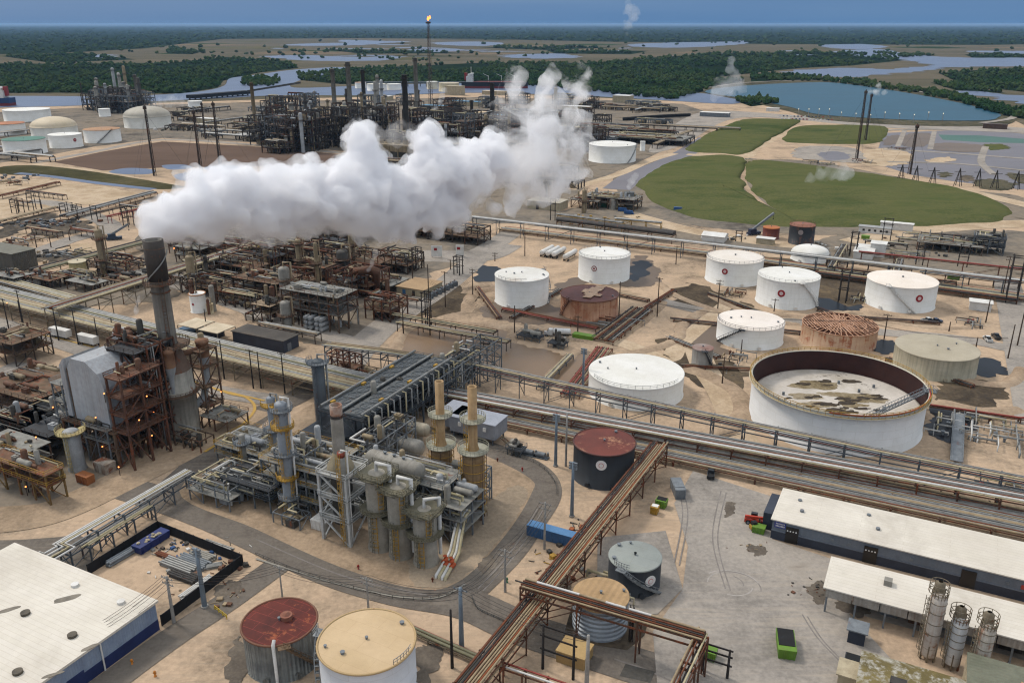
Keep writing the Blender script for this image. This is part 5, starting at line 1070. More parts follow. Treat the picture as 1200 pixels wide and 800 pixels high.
def heater(label, px, yb, yt, w1, w2):
    N = P(*px); d = V((N.x, N.y, 0)).normalized(); c = N + d * 2.6; k = depth(c) / FOC; r1, r2 = w1 / 2 * k, w2 / 2 * k; z1, z2 = zat(c, yb), zat(c, yt)
    t = thing('fired_heater', label, 'fired heater', c)
    MB().lathe([(r1, 5.0), (r1, z1), (r1 * .55, z1 + 1.2), (.3, z1 + 1.6)], c, 16, smooth=False).build('heater_body', YH, t)
    m = MB()
    for j in range(8): a = j * PI / 4; m.beam(c + V((math.cos(a) * r1 * .9, math.sin(a) * r1 * .9, 0)), c + V((math.cos(a) * r1 * .9, math.sin(a) * r1 * .9, 5.2)), .35); m.beam(c + V((math.cos(a) * r1 * 1.15, math.sin(a) * r1 * 1.15, 0)), c + V((math.cos(a) * r1 * 1.15, math.sin(a) * r1 * 1.15, z1 + 1)), .14)
    m.ring(c, r1 * .9, .15, 16, 5.0); m.build('leg_frame', FBR, t)
    MB().lathe([(r2 * 1.5, z1 + .8), (r2, z1 + 3), (r2, z2 - .1), (r2 * .8, z2 - .1), (r2 * .8, z2 - 2)], c, 18).build('stack_pipe', YS, t)
    for z, rr, e in ((z1 + 1.4, r2, 2.6), (z1 + (z2 - z1) * .52, r2, 1.9)):
        m = MB(); q = arc(c, rr + e, 0, 2 * PI, 22, z); q2 = arc(c, rr * .9, 0, 2 * PI, 22, z)
        for i in range(22): m.hexa([q2[i], q[i], q[i + 1], q2[i + 1]], [p + EZ * .15 for p in (q2[i], q[i], q[i + 1], q2[i + 1])])
        railing(m, q[:-1], .1, t=.1, closed=True); m.build('platform', M('plat_pale', '9c9a8c', '85836f', .4, .8), t)
    a = math.radians(-150); dd = V((math.cos(a), math.sin(a), 0)); m = MB(); ladder(m, c + dd * (r2 + .4) + EZ * z1, (z2 - z1) * .52, dd, .9); m.build('ladder', YEL, t)
    m = MB(); ladder(m, c + dd * (r1 + .4), z1, dd, .9); m.build('ladder', YEL, t)
    for j in range(7): MB().ring(c, r1 * 1.15, .1, 16, 2 + (z1 - 2) * j / 6.5).build('hoop_frame', YEL, t)
    m = MB(); m.drum(c + EZ * 3 - EU * 3, c + EZ * 3 + EU * 3, .8, 12); m.build('burner_drum', VT, t)
heater('yellow heater with slim stack nearer the grey shelters', (519, 584), 527, 446, 25, 10)
heater('yellow heater with slim stack beside the road bend, the forward one', (556, 612), 533, 452, 26, 10.5)
block('process_structure', 'grey exchanger structure with open levels above the orange pipe ends', (541, 640), 11, 10, [3.2, 6.2, 9.2], (4, 2), GREYM, DKG, .32, 18, cl=[VG, VW], brace=.4, rail=False, rp=30)
block('process_structure', 'long grey deck structure carrying a horizontal drum behind three drums', (520, 628), 25, 9, [4, 8, 12], (5, 2), FSL, DKG, .35, 14, cl=[VG, VW, VT], brace=.4, rp=44)
def hdrum(label, a, b, z, r, mat, legs=True):
    p, q = P(*a, z), P(*b, z); c = (p + q) / 2; t = thing('pressure_drum', label, 'pressure drum', (c.x, c.y, 0))
    MB().drum(p, q, r, 24).build('shell', mat, t)
    for f in (.2, .8):
        s = p.lerp(q, f); m = MB(); m.box((s.x, s.y, (z - r * .3) / 2 if legs else z - r), (.8, r * 1.7, z - r * .3 if legs else r * 1.2), math.atan2((q - p).y, (q - p).x)); m.build('saddle', VC, t)
    for f in (.3, .5, .7):
        s = p.lerp(q, f); m = MB(); m.cyl(s + EZ * r * .9, .3, .7, 10); m.cyl(s + EZ * (r * .9 + .6), .45, .15, 10); m.build('nozzle', GREYM, t)
    for f in (.15, .5, .85):
        s = p.lerp(q, f); dd = (q - p).normalized(); m = MB(); m.tube([s - dd * .12, s + dd * .12], r * 1.02, 24); m.build('band', mat, t)
    return t
hdrum('cream horizontal drum next to the grey shelters', (459, 495), (498, 504), 4.5, 1.9, M('drum_cream', 'a59c89', '8d8370', .2, .65, streak=.4, rust=.06))
hdrum('large grey horizontal drum ahead of the cream drum', (446, 515), (490, 525), 4.5, 2.3, VG)
hdrum('small olive drum crossed by a red pipe', (412, 516), (438, 522), 4.5, 1.1, VT)
hdrum('long tan exchanger drum lying below the large grey drum', (428, 529), (472, 541), 3.5, 1.1, VT)
hdrum('grey horizontal drum lying on top of the deck behind the three drums', (436, 536), (490, 552), 14.6, 2.1, VG, legs=False)
# white lattice tower with flared chimney
t = block('lattice_tower', 'pale grey lattice tower carrying a grey chimney', (411, 641), 7.5, 7.5, [6, 11.5, 17], (1, 1), FWH, DKG, .6, 0, brace=1.0, cat='tower', rp=False, rail=True)
c = t.location + EU * 3.4 + EV * 3.6; k = depth(c + EZ * 17) / FOC
ch = thing('chimney', 'grey chimney with dark band on a flared cone above the lattice tower', 'chimney', c)
z2 = zat(c, 474)
MB().lathe([(3.0, 17.3), (2.9, 18.2), (1.6, 20.8), (1.45, 21.5)], c, 24).build('flared_base', M('flare_cone', '9b8f76', '857a63', .3, .8, stain=.3), ch)
MB().lathe([(1.4, 21.5), (1.35, z2 - 3)], c, 24).build('shaft', VG, ch); MB().lathe([(1.42, z2 - 3), (1.42, z2 - 2.3)], c, 24).build('dark_band', PD, ch)
MB().lathe([(1.35, z2 - 2.3), (1.35, z2), (1.1, z2), (1.1, z2 - 1.5)], c, 24).build('tip', M('chimney_tip', 'a19a90', '8a5a3e', .3, .8, rust=.2), ch)
MB().lathe([(2.4, 4), (2.4, 16.8)], c, 20).build('lower_vessel', VD, ch)
column('process_tower', 'short grey column with red top beside the flared chimney', (408, 640), 530, 8, VG, 'flat', (), cap=1.0, capmat=M('top_red', '8f4430', '7a3828', .4, .7), pipe=PW)
column('process_tower', 'tall pale column with yellow platforms and ladder left of lattice tower', (342, 605), 470, 14, M('col_blue_grey', '8d9399', '7b8187', .2, .55, streak=.2), plats=(.16, .34, .55, .78, .93), pipe=PW, platr=1.2)
column('process_tower', 'pale column with yellow platform behind the tall ladder column', (327, 560), 464, 10, M('col_blue_grey', '8d9399', '7b8187', .2, .55, streak=.2), plats=(.6, .9), pipe=PG)
column('process_tower', 'dark grey plain column beside the rusty pipe stand', (379, 505), 420, 14, M('col_slate', '60676c', '50565b', .2, .55, streak=.25), plats=(.95,), platmat=GREYM, pipe=PG)
column('process_tower', 'thin grey column at the front of the left skid', (289, 560), 508, 7, VG, plats=(.8,), pipe=None)
block('process_structure', 'dark grey stepped platform beside the road corner of the centre unit', (318, 602), 15, 10, [3.5, 6], (3, 2), FSL, DKD, .3, 6, cl=[VG, VT], brace=.3, rp=44)
block('process_structure', 'grey pipe skid with looped pipes at the road corner', (270, 600), 13, 12, [3, 5.5], (3, 2), GREYM, DKG, .25, 10, cl=[VG, VW, VT], rail=False, dtop=False, rp=44)
block('process_structure', 'low valve skid along the kerb of the centre unit', (310, 560), 16, 12, [3.5, 6], (3, 3), GREYM, DKG, .28, 14, cl=[VG, VT, VW], railmat=YEL, rp=44)
block('process_structure', 'crowded grey levels behind the tall ladder column', (380, 610), 18, 14, [4, 8, 12], (4, 3), FSL, DKG, .35, 28, cl=[VG, VT, VW], brace=.4, railmat=YEL, rp=44)
block('process_structure', 'pump frame standing in front of the tall ladder column', (352, 622), 8, 4, [2.8], (3, 1), GREYM, DKG, .25, 3, rail=False, dtop=False)
block('process_structure', 'grey valve frame beside the chimney tower base', (440, 612), 12, 8, [4, 8], (3, 2), GREYM, DKG, .3, 8, cl=[VG, VD], rail=False, rp=44)
# dark air cooler bank
CDK = M('cooler_dark', '575b5d', '45494b', .6, .7, stain=.4, staincol='5c5a52', rust=.08)
def cooler():
    Pn = P(425, 492, 13); O = V((Pn.x, Pn.y, 0)); t = block('air_cooler', 'long dark air cooler bank on tall steel legs', (0, 0), 14, 46, [6, 12.5], (2, 8), FSL, DKD, .4, 6, cl=[VG, VD], brace=.5, nat=O, cat='air cooler')
    for j in range(11):
        m = MB(); m.box((3.3, 2.2 + j * 4.15, 13.2), (6.0, 3.9, 1.0)); m.build('fan_bay', CDK, t, local=True)
        m = MB(); m.ring((3.3, 2.2 + j * 4.15, 0), 1.7, .12, 16, 13.8); m.box((3.3, 2.2 + j * 4.15, 13.75), (3.4, .2, .1)); m.box((3.3, 2.2 + j * 4.15, 13.75), (.2, 3.4, .1)); m.build('fan_grille', FSL, t, local=True)
        m = MB(); m.box((10.6, 2.2 + j * 4.15, 13.2), (6.0, 3.9, 1.0)); m.build('fan_bay', CDK, t, local=True)
        m = MB(); m.ring((10.6, 2.2 + j * 4.15, 0), 1.7, .12, 16, 13.8); m.box((10.6, 2.2 + j * 4.15, 13.75), (3.4, .2, .1)); m.box((10.6, 2.2 + j * 4.15, 13.75), (.2, 3.4, .1)); m.build('fan_grille', FSL, t, local=True)
    for j in range(6): m = MB(); m.box((1.2 + (j % 2) * 11, 4 + j * 7, 14.0), (.8, 1.6, .7)); m.build('motor', YEL, t, local=True)
    for x in (.3, 6.8, 13.6): MB().tube([(x, 0, 14.3), (x, 46, 14.3)], .35, 8).build('header_pipe', PG, t, local=True)
    for j in range(16): MB().tube([(13.9, 1 + j * 2.9, 13.9), (15.2, 1 + j * 2.9, 13.9), (15.2, 1 + j * 2.9, 8)], .2, 6).build('riser_pipe', PG if j % 3 else PCRM, t, local=True)
cooler()
block('pipe_structure', 'tall grey pipe structure joining the cooler bank and the grey bridge', (515, 488), 8, 40, [5, 9, 12], (1, 8), FSL, DKG, .3, 14, cl=[VG], brace=.8, nodeck=True, rp=26, rail=False, dtop=False, cat='pipe structure')
block('pipe_structure', 'rusty vertical pipe stand with bent tops near the dark grey column', (412, 452), 10, 6, [5, 9], (4, 1), FRD, DKB, .35, 4, cl=[VB], cat='pipe structure', dtop=False, rail=False)
block('process_structure', 'low tan pipework mound behind the cooler bank', (470, 462), 26, 9, [3], (5, 2), FTN, DKG, .25, 12, cl=[VT, VG], rail=False, dtop=False)
b0 = P(534, 640); t = thing('pipe_manifold', 'bundle of cream pipes with orange valve ends curving down by the road', 'pipe manifold', b0)
for k in range(4):
    o = EU * (k * .75 - .6); a = P(540, 632) + o * .8; e1 = P(528, 655) + o; e2 = P(514, 678) + o
    MB().tube([a + EZ * 7 + EV * 2, a + EZ * 6.6, a + EZ * 5.5 - EV * .6, e1 + EZ * 1.6 + EV * 1, e1 + EZ * .9, e2 + EZ * .6, e2], .32, 8).build('pipe', PCRM if k % 2 else PW, t)
    q = e1.lerp(e2, .25 + .15 * (k % 2)) + EZ * .8; m = MB(); m.tube([q + EV * .8, q - EV * .8], .5, 10); m.cyl(q, .15, 1.1, 6); m.cyl(q + EZ * 1.1, .45, .1, 10); m.build('orange_valve', M('valve_orange', 'b4512a', '99431f', .5, .6), t)
for lab, nr, w_, d_, hs, by in (('grey lattice pipe frame on the road side of the cooler bank', (478, 500), 3, 40, [4, 8, 12], (1, 10)), ('grey lattice pipe frame between lattice tower and cooler bank', (432, 575), 6, 22, [4, 8, 11], (2, 5)), ('grey lattice frame behind the two horizontal drums', (440, 500), 4, 26, [4, 7.5, 11], (1, 6)), ('grey open frame around the base of tall ladder column', (362, 600), 9, 8, [4, 8, 12, 15], (2, 2)), ('grey open frame between the heaters and the exchanger structure', (560, 600), 8, 7, [3, 6, 9], (2, 2))):
    block('pipe_structure', lab, nr, w_, d_, hs, by, GREYM, DKG, .28, 8, cl=[VG, VW, VT], brace=.8, nodeck=True, rail=False, cat='pipe structure', rp=24)
# ---- units behind the stack and under the steam
S = [
 ('grey air cooler deck over stacked silver cylinders', (398, 391), 27, 12, [7, 11, 14], (6, 2), FBR, DKG, .45, 14, [VG, VW]),
 ('brown flat decked structure behind the small steel hut', (326, 358), 24, 16, [5, 9], (4, 2), FDK, DKB, .45, 12, [VB, VD, VT]),
 ('red brown exchanger rack beside the pond road', (458, 378), 12, 12, [4, 8], (3, 2), FRD, DKB, .45, 10, [VB, VD]),
 ('dark clutter beside the dark green topped column', (432, 350), 22, 16, [5, 10], (4, 3), FRD, DKB, .45, 16, [VB, VD, VG]),
 ('rusty pump rows before the brown flat deck', (372, 385), 18, 10, [4], (4, 2), FDK, DKB, .4, 12, [VD, VG]),
 ('small roofed steel hut between pump rows', (318, 380), 9, 7, [4, 7], (2, 1), FDK, M('roof_tan', 'a08c74', '8c7862', .4, .8), .35, 3, [VD]),
 ('tangled brown pipework beside the mossy cream tank', (262, 352), 24, 14, [4, 7], (4, 2), FDK, DKB, .4, 14, [VB, VT, VD]),
 ('dark steel platform behind small white tank', (300, 365), 22, 8, [5], (4, 1), FDK, DKB, .4, 10, [VB, VD, VT]),
 ('dark pipe levels just below the steam edge', (300, 318), 50, 20, [5, 9], (6, 3), FDK, DKB, .5, 18, [VB, VD, VT]),
 ('lamp dotted pipe levels behind tall thin column', (395, 322), 46, 20, [5, 10], (6, 3), FDK, DKB, .5, 18, [VB, VD, VG]),
 ('long dark pipe unit behind white sign panels', (560, 288), 70, 14, [4, 8], (9, 2), FDK, DKB, .5, 24, [VB, VD, VT]),
 ('dark exchanger frame by the pond road corner', (478, 322), 20, 14, [4, 8], (3, 2), FDK, DKB, .45, 12, [VD, VG]),
 ('dark furnace rows under the steam middle', (420, 285), 60, 25, [6, 11], (7, 3), FDK, DKB, .6, 16, [VD, VB]),
 ('dark unit at the steam root beyond the tan pipeway', (270, 300), 50, 22, [5, 9], (6, 3), FDK, DKB, .5, 16, [VB, VD]),
 ('brown pipe unit around the far left tower', (150, 330), 26, 14, [4, 7], (4, 2), FDK, DKB, .4, 14, [VB, VT, VD]),
 ('mossy pipe unit in front of cream tank', (100, 338), 20, 10, [4], (3, 1), FDK, DKB, .4, 8, [VT, VB]),
 ('grey machine row beside the tan pipe units', (742, 248), 34, 16, [4, 7], (4, 2), FBR, DKG, .5, 16, [VG, VT, VW]),
 ('pale pump house frame beside canal mouth', (700, 246), 18, 12, [5], (3, 1), FBR, DKG, .5, 8, [VG, VT]),
 ('low dark equipment yard behind the wide white tank', (745, 160), 120, 40, [6], (8, 3), FFAR, DKG, .9, 16, [VG, VW]),
 ('pale equipment yard before the reservoir road', (800, 172), 90, 40, [5], (7, 3), FFAR, DKG, .8, 16, [VG, VW, VT]),
 ('grey pump yard beside the construction shed', (1150, 300), 30, 20, [4], (4, 2), FBR, DKG, .4, 10, [VG, VD]),
 ('dark steel module by the frame edge road', (1175, 300), 14, 10, [4, 8], (2, 2), FSL, DKD, .5, 4, [VD, VG]),
]
for k, (lab, nr, w_, d_, hs, by, fm, dm, co, cl_, vm) in enumerate(S): block('process_structure', lab, nr, w_, d_, hs, by, fm, dm, co, cl_ + 8, cl=vm, brace=.55, dtop=k in (0, 1, 5) or k > 15, rp=22)
CS = [
 ('dark green topped fat column under the steam', (404, 340), 292, 14, VD, (.75,)), ('tall thin tan column touching the steam with orange lamps', (414, 325), 262, 6, VT, (.4, .6)),
 ('grey column with round platform beside the brown flat deck', (337, 365), 312, 13, VG, (.35, .7)), ('lone tan column by the tan pipeway foot', (227, 342), 299, 10, VT, (.1,)),
 ('lone dark brown column with lamps at far left yard', (124, 325), 268, 9, VT, (.35, .8)), ('slim white topped column with bent pipe near the steam', (353, 330), 280, 7, VT, (.5, .9)),
 ('thin brown column beside the grey air cooler deck', (374, 345), 284, 5, VT, (.6,)), ('stubby grey column before the cooler deck', (337, 388), 352, 12, VG, (.5,)),
 ('short tan column on the pump deck', (322, 372), 335, 6, VB, ()), ('tan steam wrapped column beside the pump house', (684, 250), 222, 5, VT, (.5,)),
 ('thin pole column at the canal mouth', (640, 238), 216, 3, VD, ()), ('grey cylinder among pump house machines', (718, 246), 232, 8, VG, ()),
]
for lab, px, yt, wp, mt, pl in CS: column('process_tower', lab, px, yt, wp, mt, plats=pl, platmat=FBR, pipe=PT)
t = thing('cylinder_stack', 'twelve round silver cylinder ends stacked beneath the cooler deck', 'cylinder stack', P(372, 386))
for i in range(4):
    for j in range(3):
        b = P(371, 388) - EU * (4.5 - i * 2.1 - (1 if i > 1 else 0)) + EZ * (1.2 + 1.9 * j) - EV * .8; MB().drum(b, b + EV * 4, .85, 14, .1).build('cylinder', VW, t)
# bent duct over the units
t = thing('flue_duct', 'dark brown bent duct bending down near the pond road', 'duct', P(440, 330)); MB().tube([P(416, 318, 11), P(436, 316, 13), P(441, 318, 12), P(441, 335, 3), P(441, 340, 0)], 1.6, 14).build('duct_shell', VB, t)
MB().ring(P(441, 336, 3), 1.7, .2, 16, 0).build('flange', VB, t)
# ---- far refinery
DENSE = 'crowded towers of the far refinery'
rf = random.Random(5)
fr = random.Random(77)
def farblock(x, y, w_, d_, h_, lab, grp, k):
    st = 7 if h_ > 20 else 5; hs = [st * (i + 1) for i in range(max(1, int(h_ / st)))]
    block('process_structure', lab, (x, y), w_, d_, hs, (max(1, int(w_ / 8)), 2), [FFAR, FDK, FFAR, FSL][k % 4], [DKB, DKD, FFAR][k % 3], .75, 7, cl=[VD, VG, VT, VW][:3 + k % 2], rail=False, brace=.5, group=grp, cr=(.8, 2.2), dtop=False, seed=k)
for k in range(46): farblock(fr.uniform(322, 462), fr.uniform(138, 181), fr.uniform(12, 24), fr.uniform(10, 18), fr.choice((14, 18, 24, 30, 36)), 'dark crowded steel block among the far refinery towers', 'steel blocks of the far refinery', k)
for k in range(16): farblock(fr.uniform(112, 180), fr.uniform(124, 134), fr.uniform(16, 28), fr.uniform(12, 20), fr.choice((14, 24, 34)), 'dark steel block in the far left refinery group by the forest', 'steel blocks by the forest', k)
for k in range(56): farblock(fr.uniform(470, 720), fr.uniform(122, 180), fr.uniform(16, 34), fr.uniform(12, 22), fr.choice((6, 8, 12, 16, 20)), 'low steel block in the far refinery behind the steam', 'low steel blocks behind the steam', k)
for k in range(14): farblock(fr.uniform(190, 320), fr.uniform(128, 162), fr.uniform(20, 40), fr.uniform(10, 18), fr.choice((5, 8)), 'low steel block between domed tank and dark towers', 'low blocks by the domed tank', k)
for k in range(14): farblock(fr.uniform(420, 690), fr.uniform(186, 222), fr.uniform(20, 40), fr.uniform(10, 18), fr.choice((5, 9)), 'low steel block seen just through the steam', 'low blocks in the steam', k)
for k in range(18): farblock(fr.uniform(620, 800), fr.uniform(124, 176), fr.uniform(24, 50), fr.uniform(10, 18), fr.choice((4, 6)), 'low equipment frame in the grey yards left of the mounds', 'equipment frames by the mounds', k)
MIDL = 'units under the steam'
for k, (x, y) in enumerate([(215, 300), (235, 312), (255, 322), (278, 330), (300, 336), (322, 322), (345, 312), (368, 318), (392, 306), (416, 302), (440, 312), (352, 345), (330, 305), (275, 310), (250, 300), (460, 345), (445, 330), (412, 352), (386, 335), (240, 335)]):
    block('process_structure', 'rusty low pipe unit in the crowded yard between stack and pond road', (x + fr.uniform(-5, 5), y), fr.uniform(12, 22), fr.uniform(8, 14), fr.choice(([4, 8], [3.5], [4, 8, 12])), (3, 2), fr.choice([FDK, FBR, FRD]), fr.choice([DKB, DKG, DKD]), .36, 15, cl=[VB, VD, VT, VG], brace=.6, group=MIDL, rail=False, seed=k, dtop=k % 3 == 0, rp=16)
for k, (x, y) in enumerate([(20, 345), (60, 340), (110, 345), (150, 342), (185, 336), (15, 300), (10, 470), (30, 530), (25, 565), (60, 470), (110, 480)]):
    block('process_structure', 'small brown pipe unit in the crowded left edge yards', (x, y), fr.uniform(10, 18), fr.uniform(7, 12), fr.choice(([4], [3.5, 7])), (3, 2), fr.choice([FDK, FBR]), fr.choice([DKB, DKG]), .35, 10, cl=[VB, VD, VT, VG], brace=.5, group='pipe units of the left yards', seed=k, rail=False)
for k in range(26): farblock(fr.choice((fr.uniform(286, 335), fr.uniform(465, 640), fr.uniform(465, 640))), fr.uniform(138, 178), fr.uniform(12, 26), fr.uniform(10, 18), fr.choice((14, 18, 24, 30)), 'dark crowded steel block among the far refinery towers', 'steel blocks of the far refinery', 200 + k)
for k in range(34):
    column('process_tower', 'slender brown vessel standing in the crowded yard beyond the stack', (fr.uniform(215, 465), fr.uniform(300, 372)), None, fr.uniform(3, 7), fr.choice([VT, VG, VB, VD]), plats=(.85,) if k % 2 else (), platmat=FDK, lad=False, pipe=PT if k % 3 == 0 else None, group='vessels of the yard beyond the stack', n=12, h=fr.uniform(6, 15), platr=.8)
# rows of pipework filling the yards
for k in range(26):
    x, y = fr.uniform(190, 330), fr.uniform(128, 160)
    if k > 9: x, y = fr.uniform(600, 800), fr.uniform(125, 172)
    if k > 18: x, y = fr.uniform(-60, 20), fr.uniform(150, 186)
    a = P(x, y, 4); L = fr.uniform(60, 140) if k <= 18 else 50; d = EU if fr.random() < .6 else EV
    rack('pipe_rack', 'long thin pipe rack crossing the far refinery yards', [a, a + d * L], 5, pipes(3, 4, [PG, PW, PT, PD], .5, .8), 22, (0,), FFAR, brace=False, group='pipe racks of the far yards', col=.6)
for k in range(24):
    x, y = [(fr.uniform(-5, 190), fr.uniform(212, 305)), (fr.uniform(190, 470), fr.uniform(300, 392)), (fr.uniform(960, 1195), fr.uniform(275, 330))][k % 3]
    a = P(x, y, 3); L = fr.uniform(18, 50); d = EU if fr.random() < .6 else EV
    rack('pipe_rack', 'short low pipe rack in the crowded process yards', [a, a + d * L], 3.5, pipes(4, 3, [PG, PT, PD, PR, PCRM], .18, .35), 9, (0,), FDK, brace=False, group='short pipe racks of the yards')
for lab, px, yt, wp, mt in (('tall pale grey twin stack highest beside the flare mast', (489, 140), 68, 5, VG), ('tall dark stack with brown tip in front of the flare mast', (477, 168), 88, 7, VD), ('tall grey stack standing among crowded towers', (412, 150), 73, 6, VG), ('grey stack beside another slightly taller one', (394, 150), 81, 5.5, VG), ('lone stack with narrow top at the river edge', (428, 140), 82, 5, VD),
    ('tan tapering stack on the pier side of crowded towers', (300, 153), 97, 4.5, VT), ('blue grey stack left of the crowded far towers', (163, 126), 88, 4, VG), ('dark stack with flared top near the tanker', (577, 142), 98, 5.5, VD), ('short brown stack left of the flared one', (553, 142), 118, 4, VD)):
    column('smokestack', lab, px, yt, wp, mt, 'stack', plats=(.95,), platmat=FDK, lad=False, pipe=None, cat='smokestack', platr=1.0, n=14)
for k in range(74):
    if k < 44: x = rf.uniform(318, 460); yb = rf.uniform(140, 180); hgt = rf.uniform(20, 58) * (1.0 if x > 330 else .6)
    elif k < 58: x = rf.uniform(115, 176); yb = rf.uniform(122, 132); hgt = rf.uniform(22, 48)
    else: x = rf.uniform(460, 690); yb = rf.uniform(130, 178); hgt = rf.uniform(14, 34)
    column('process_tower', 'slender dark distillation column in the crowded far refinery', (x, yb), yb - hgt, rf.uniform(2.4, 4.6), rf.choice([VD, VG, VW, VT, VG]), plats=(.5, .93) if k % 2 else (.8,), platmat=FDK, lad=False, pipe=None, group=DENSE, n=10, platr=1.2)
# cooling tower row seen through the steam
t = thing('cooling_tower', 'long tan cooling tower with dark louvres beside the steam', 'cooling tower', P(470, 186)); O = P(500, 188)
m = MB(); m.box(O - EU * 40 + EV * 8 + EZ * 8, (90, 14, 6), YAW); m.build('upper_wall', VT, t)
m = MB(); m.box(O - EU * 40 + EV * 8 + EZ * 2.5, (88, 12, 5), YAW); m.build('louvre_slats', VD, t)
for k in range(10): m = MB(); q = O - EU * (80 - k * 9) + EV * 8 + EZ * 11; m.lathe([(3.2, 0), (2.7, 1.5), (3.0, 3)], q, 14); m.build('fan_stack', VT, t)
for k in range(11): m = MB(); m.box(O - EU * (84 - k * 9) + EV * .9 + EZ * 5.5, (.8, .8, 11), YAW); m.build('post', VT, t)
# ------------------------------------------------------------------ buildings
ROOFW = M('roof_white', 'cfc8bc', 'c2baad', .06, .7, stain=.4, staincol='968c7e', grain=.15, plates=('flat', 18, 1.0, 0, .05, .97, .86))
BLUEW = M('wall_blue_grey', '8593a5', '76849a', .3, .6, streak=.2, ribs=((.9, .9), .6, 0, .03)); NAVY = M('navy_band', '24305a', '1c264a', .3, .55); GLASSD = M('dark_opening', '15171a', '0f1012', .3, .3, spec=.5)
SLATE = M('wall_slate', '6b737d', '5f6771', .3, .6, ribs=((.9, .9), .5, 0, .03), streak=.15); NAVYD = M('wall_navy_dark', '343a47', '2a2f3a', .3, .6)
def bpos(px, z=0): return P(px[0], px[1], z)
def bx(m, O, u0, u1, v0, v1, z0, z1, ex=EU, ey=EV):
    q = [O + ex * u + ey * v for u, v in ((u0, v0), (u1, v0), (u1, v1), (u0, v1))]
    return m.hexa([p + EZ * z0 for p in q], [p + EZ * z1 for p in q])
# white roofed hall, lower left
O = P(187, 737); H_ = 6.6
t = thing('warehouse', 'white flat roofed hall with blue grey wall and navy band', 'warehouse', O)
bx(MB(), O, -42, 0, -62, 0, 0, H_ - .5).build('wall', BLUEW, t)
rf_ = bx(MB(), O, -42.4, .4, -62, .5, H_ - .5, H_).build('roof', ROOFW, t)
bx(MB(), O, -.1, .06, -62, .03, 0, 2.4).build('navy_band', NAVY, t)
for v in (-12.5, -26, -40): m = MB(); b = O + EU * .25 + EV * v; m.tube([b, b + EZ * (H_ - .6)], .16, 8); m.build('down_pipe', WHITE, t)
for v, w_ in ((-18, 3.4), (-37, 1.2), (-47, 1.2)): bx(MB(), O, -.1, .12, v - w_ / 2, v + w_ / 2, .05, 3.1 if w_ > 2 else 2.3).build('door', NAVY, t)
bx(MB(), O, -.05, .10, -30, -28, 3.3, 4.6).build('wall_emblem', NAVY, t)
m = MB(); dd = EU; A = [O + EU * .16 + EV * (-29) + (EV * math.cos(a) * .75 + EZ * math.sin(a) * .5) + EZ * 3.95 for a in [2 * PI * k / 18 for k in range(18)]]; m.add(A + [p - EU * .1 for p in A], [tuple(range(18)), tuple(reversed(range(18, 36)))] + [(k, k + 18, (k + 1) % 18 + 18, (k + 1) % 18) for k in range(18)]); m.build('emblem_oval', WHITE, t)
for px in ((30, 719), (85, 745), (21, 788)):
    q = P(*px, H_); m = MB(); m.cyl(q, .85, .5, 16); m.build('roof_fan', M('fan_bronze', '5c5446', '3f392f', .5, .7), t)
for px in ((88, 686), (142, 706)):
    q = P(*px, H_); m = MB(); m.cyl(q, .75, .5, 14); m.build('roof_hood', WHITE, t)
for px, w_, d_ in (((78, 701), 3.6, 1.6), ((10, 714), 3, 1.3), ((105, 758), 1.8, 1.4), ((62, 790), 2.5, 1)):
    q = P(*px, H_ + .02); m = MB(); pts = [q + V((math.cos(a) * w_ * (1 + .4 * mnoise.noise(V((a, px[0], 0)))) * .6 + math.sin(a) * .5, math.sin(a) * d_ * .7 + math.cos(a) * w_ * .25, 0)) for a in [2 * PI * k / 20 for k in range(20)]]; m.prism(pts, H_ - .05, H_ + .03); m.build('roof_stain', M('roof_dirt', '6b655b', '827a6e', .5, .9), t)
# slate warehouse with white roof at the right
O = P(903, 630); hw = zat(O, 607); W_, D_ = 75, 13.6
t = thing('warehouse', 'long slate grey warehouse with white roof and dark doors', 'warehouse', O)
bx(MB(), O, 0, W_, 0, D_, 0, hw - .25).build('wall', SLATE, t)
m = MB(); q = [O + EU * -.4 + EV * -.4, O + EU * (W_ + .4) + EV * -.4, O + EU * (W_ + .4) + EV * (D_ + .4), O + EU * -.4 + EV * (D_ + .4)]
m.hexa([q[0] + EZ * (hw - .25), q[1] + EZ * (hw - .25), q[2] + EZ * (hw + .25), q[3] + EZ * (hw + .25)], [q[0] + EZ * hw, q[1] + EZ * hw, q[2] + EZ * (hw + .55), q[3] + EZ * (hw + .55)]); m.build('roof', ROOFW, t)
bx(MB(), O, -.08, W_, -.1, .1, 0, hw * .42).build('dark_base', NAVYD, t)
bx(MB(), O, -.05, W_, -.16, .0, hw * .42, hw * .46).build('trim_strip', SLATE, t)
for u in (4.5, 21, 40, 60): bx(MB(), O, u - 1.4, u + 1.4, -.25, .05, .02, hw * .78).build('roller_door', GLASSD, t)
for u, n_ in ((4.5, 4), (21, 4)):
    for k in range(n_): m = MB(); c = O + EU * (u - 1.0 + k * .62) + EV * -.3 + EZ * hw * .6; m.ico(c, .2); m.build('white_lamp', WHITE, t)
for u in (13, 16.5, 29, 47, 50.5): bx(MB(), O, u - .3, u + .3, -.2, 0, hw * .6, hw * .72).build('vent_box', GREYM if u != 50.5 else WHITE, t)
m = MB(); bx(m, O, 49.4, 50.4, -.22, 0, hw * .55, hw * .72); m.build('red_sign', M('sign_red_plate', 'b04030', '9a3528', .4, .5), t)
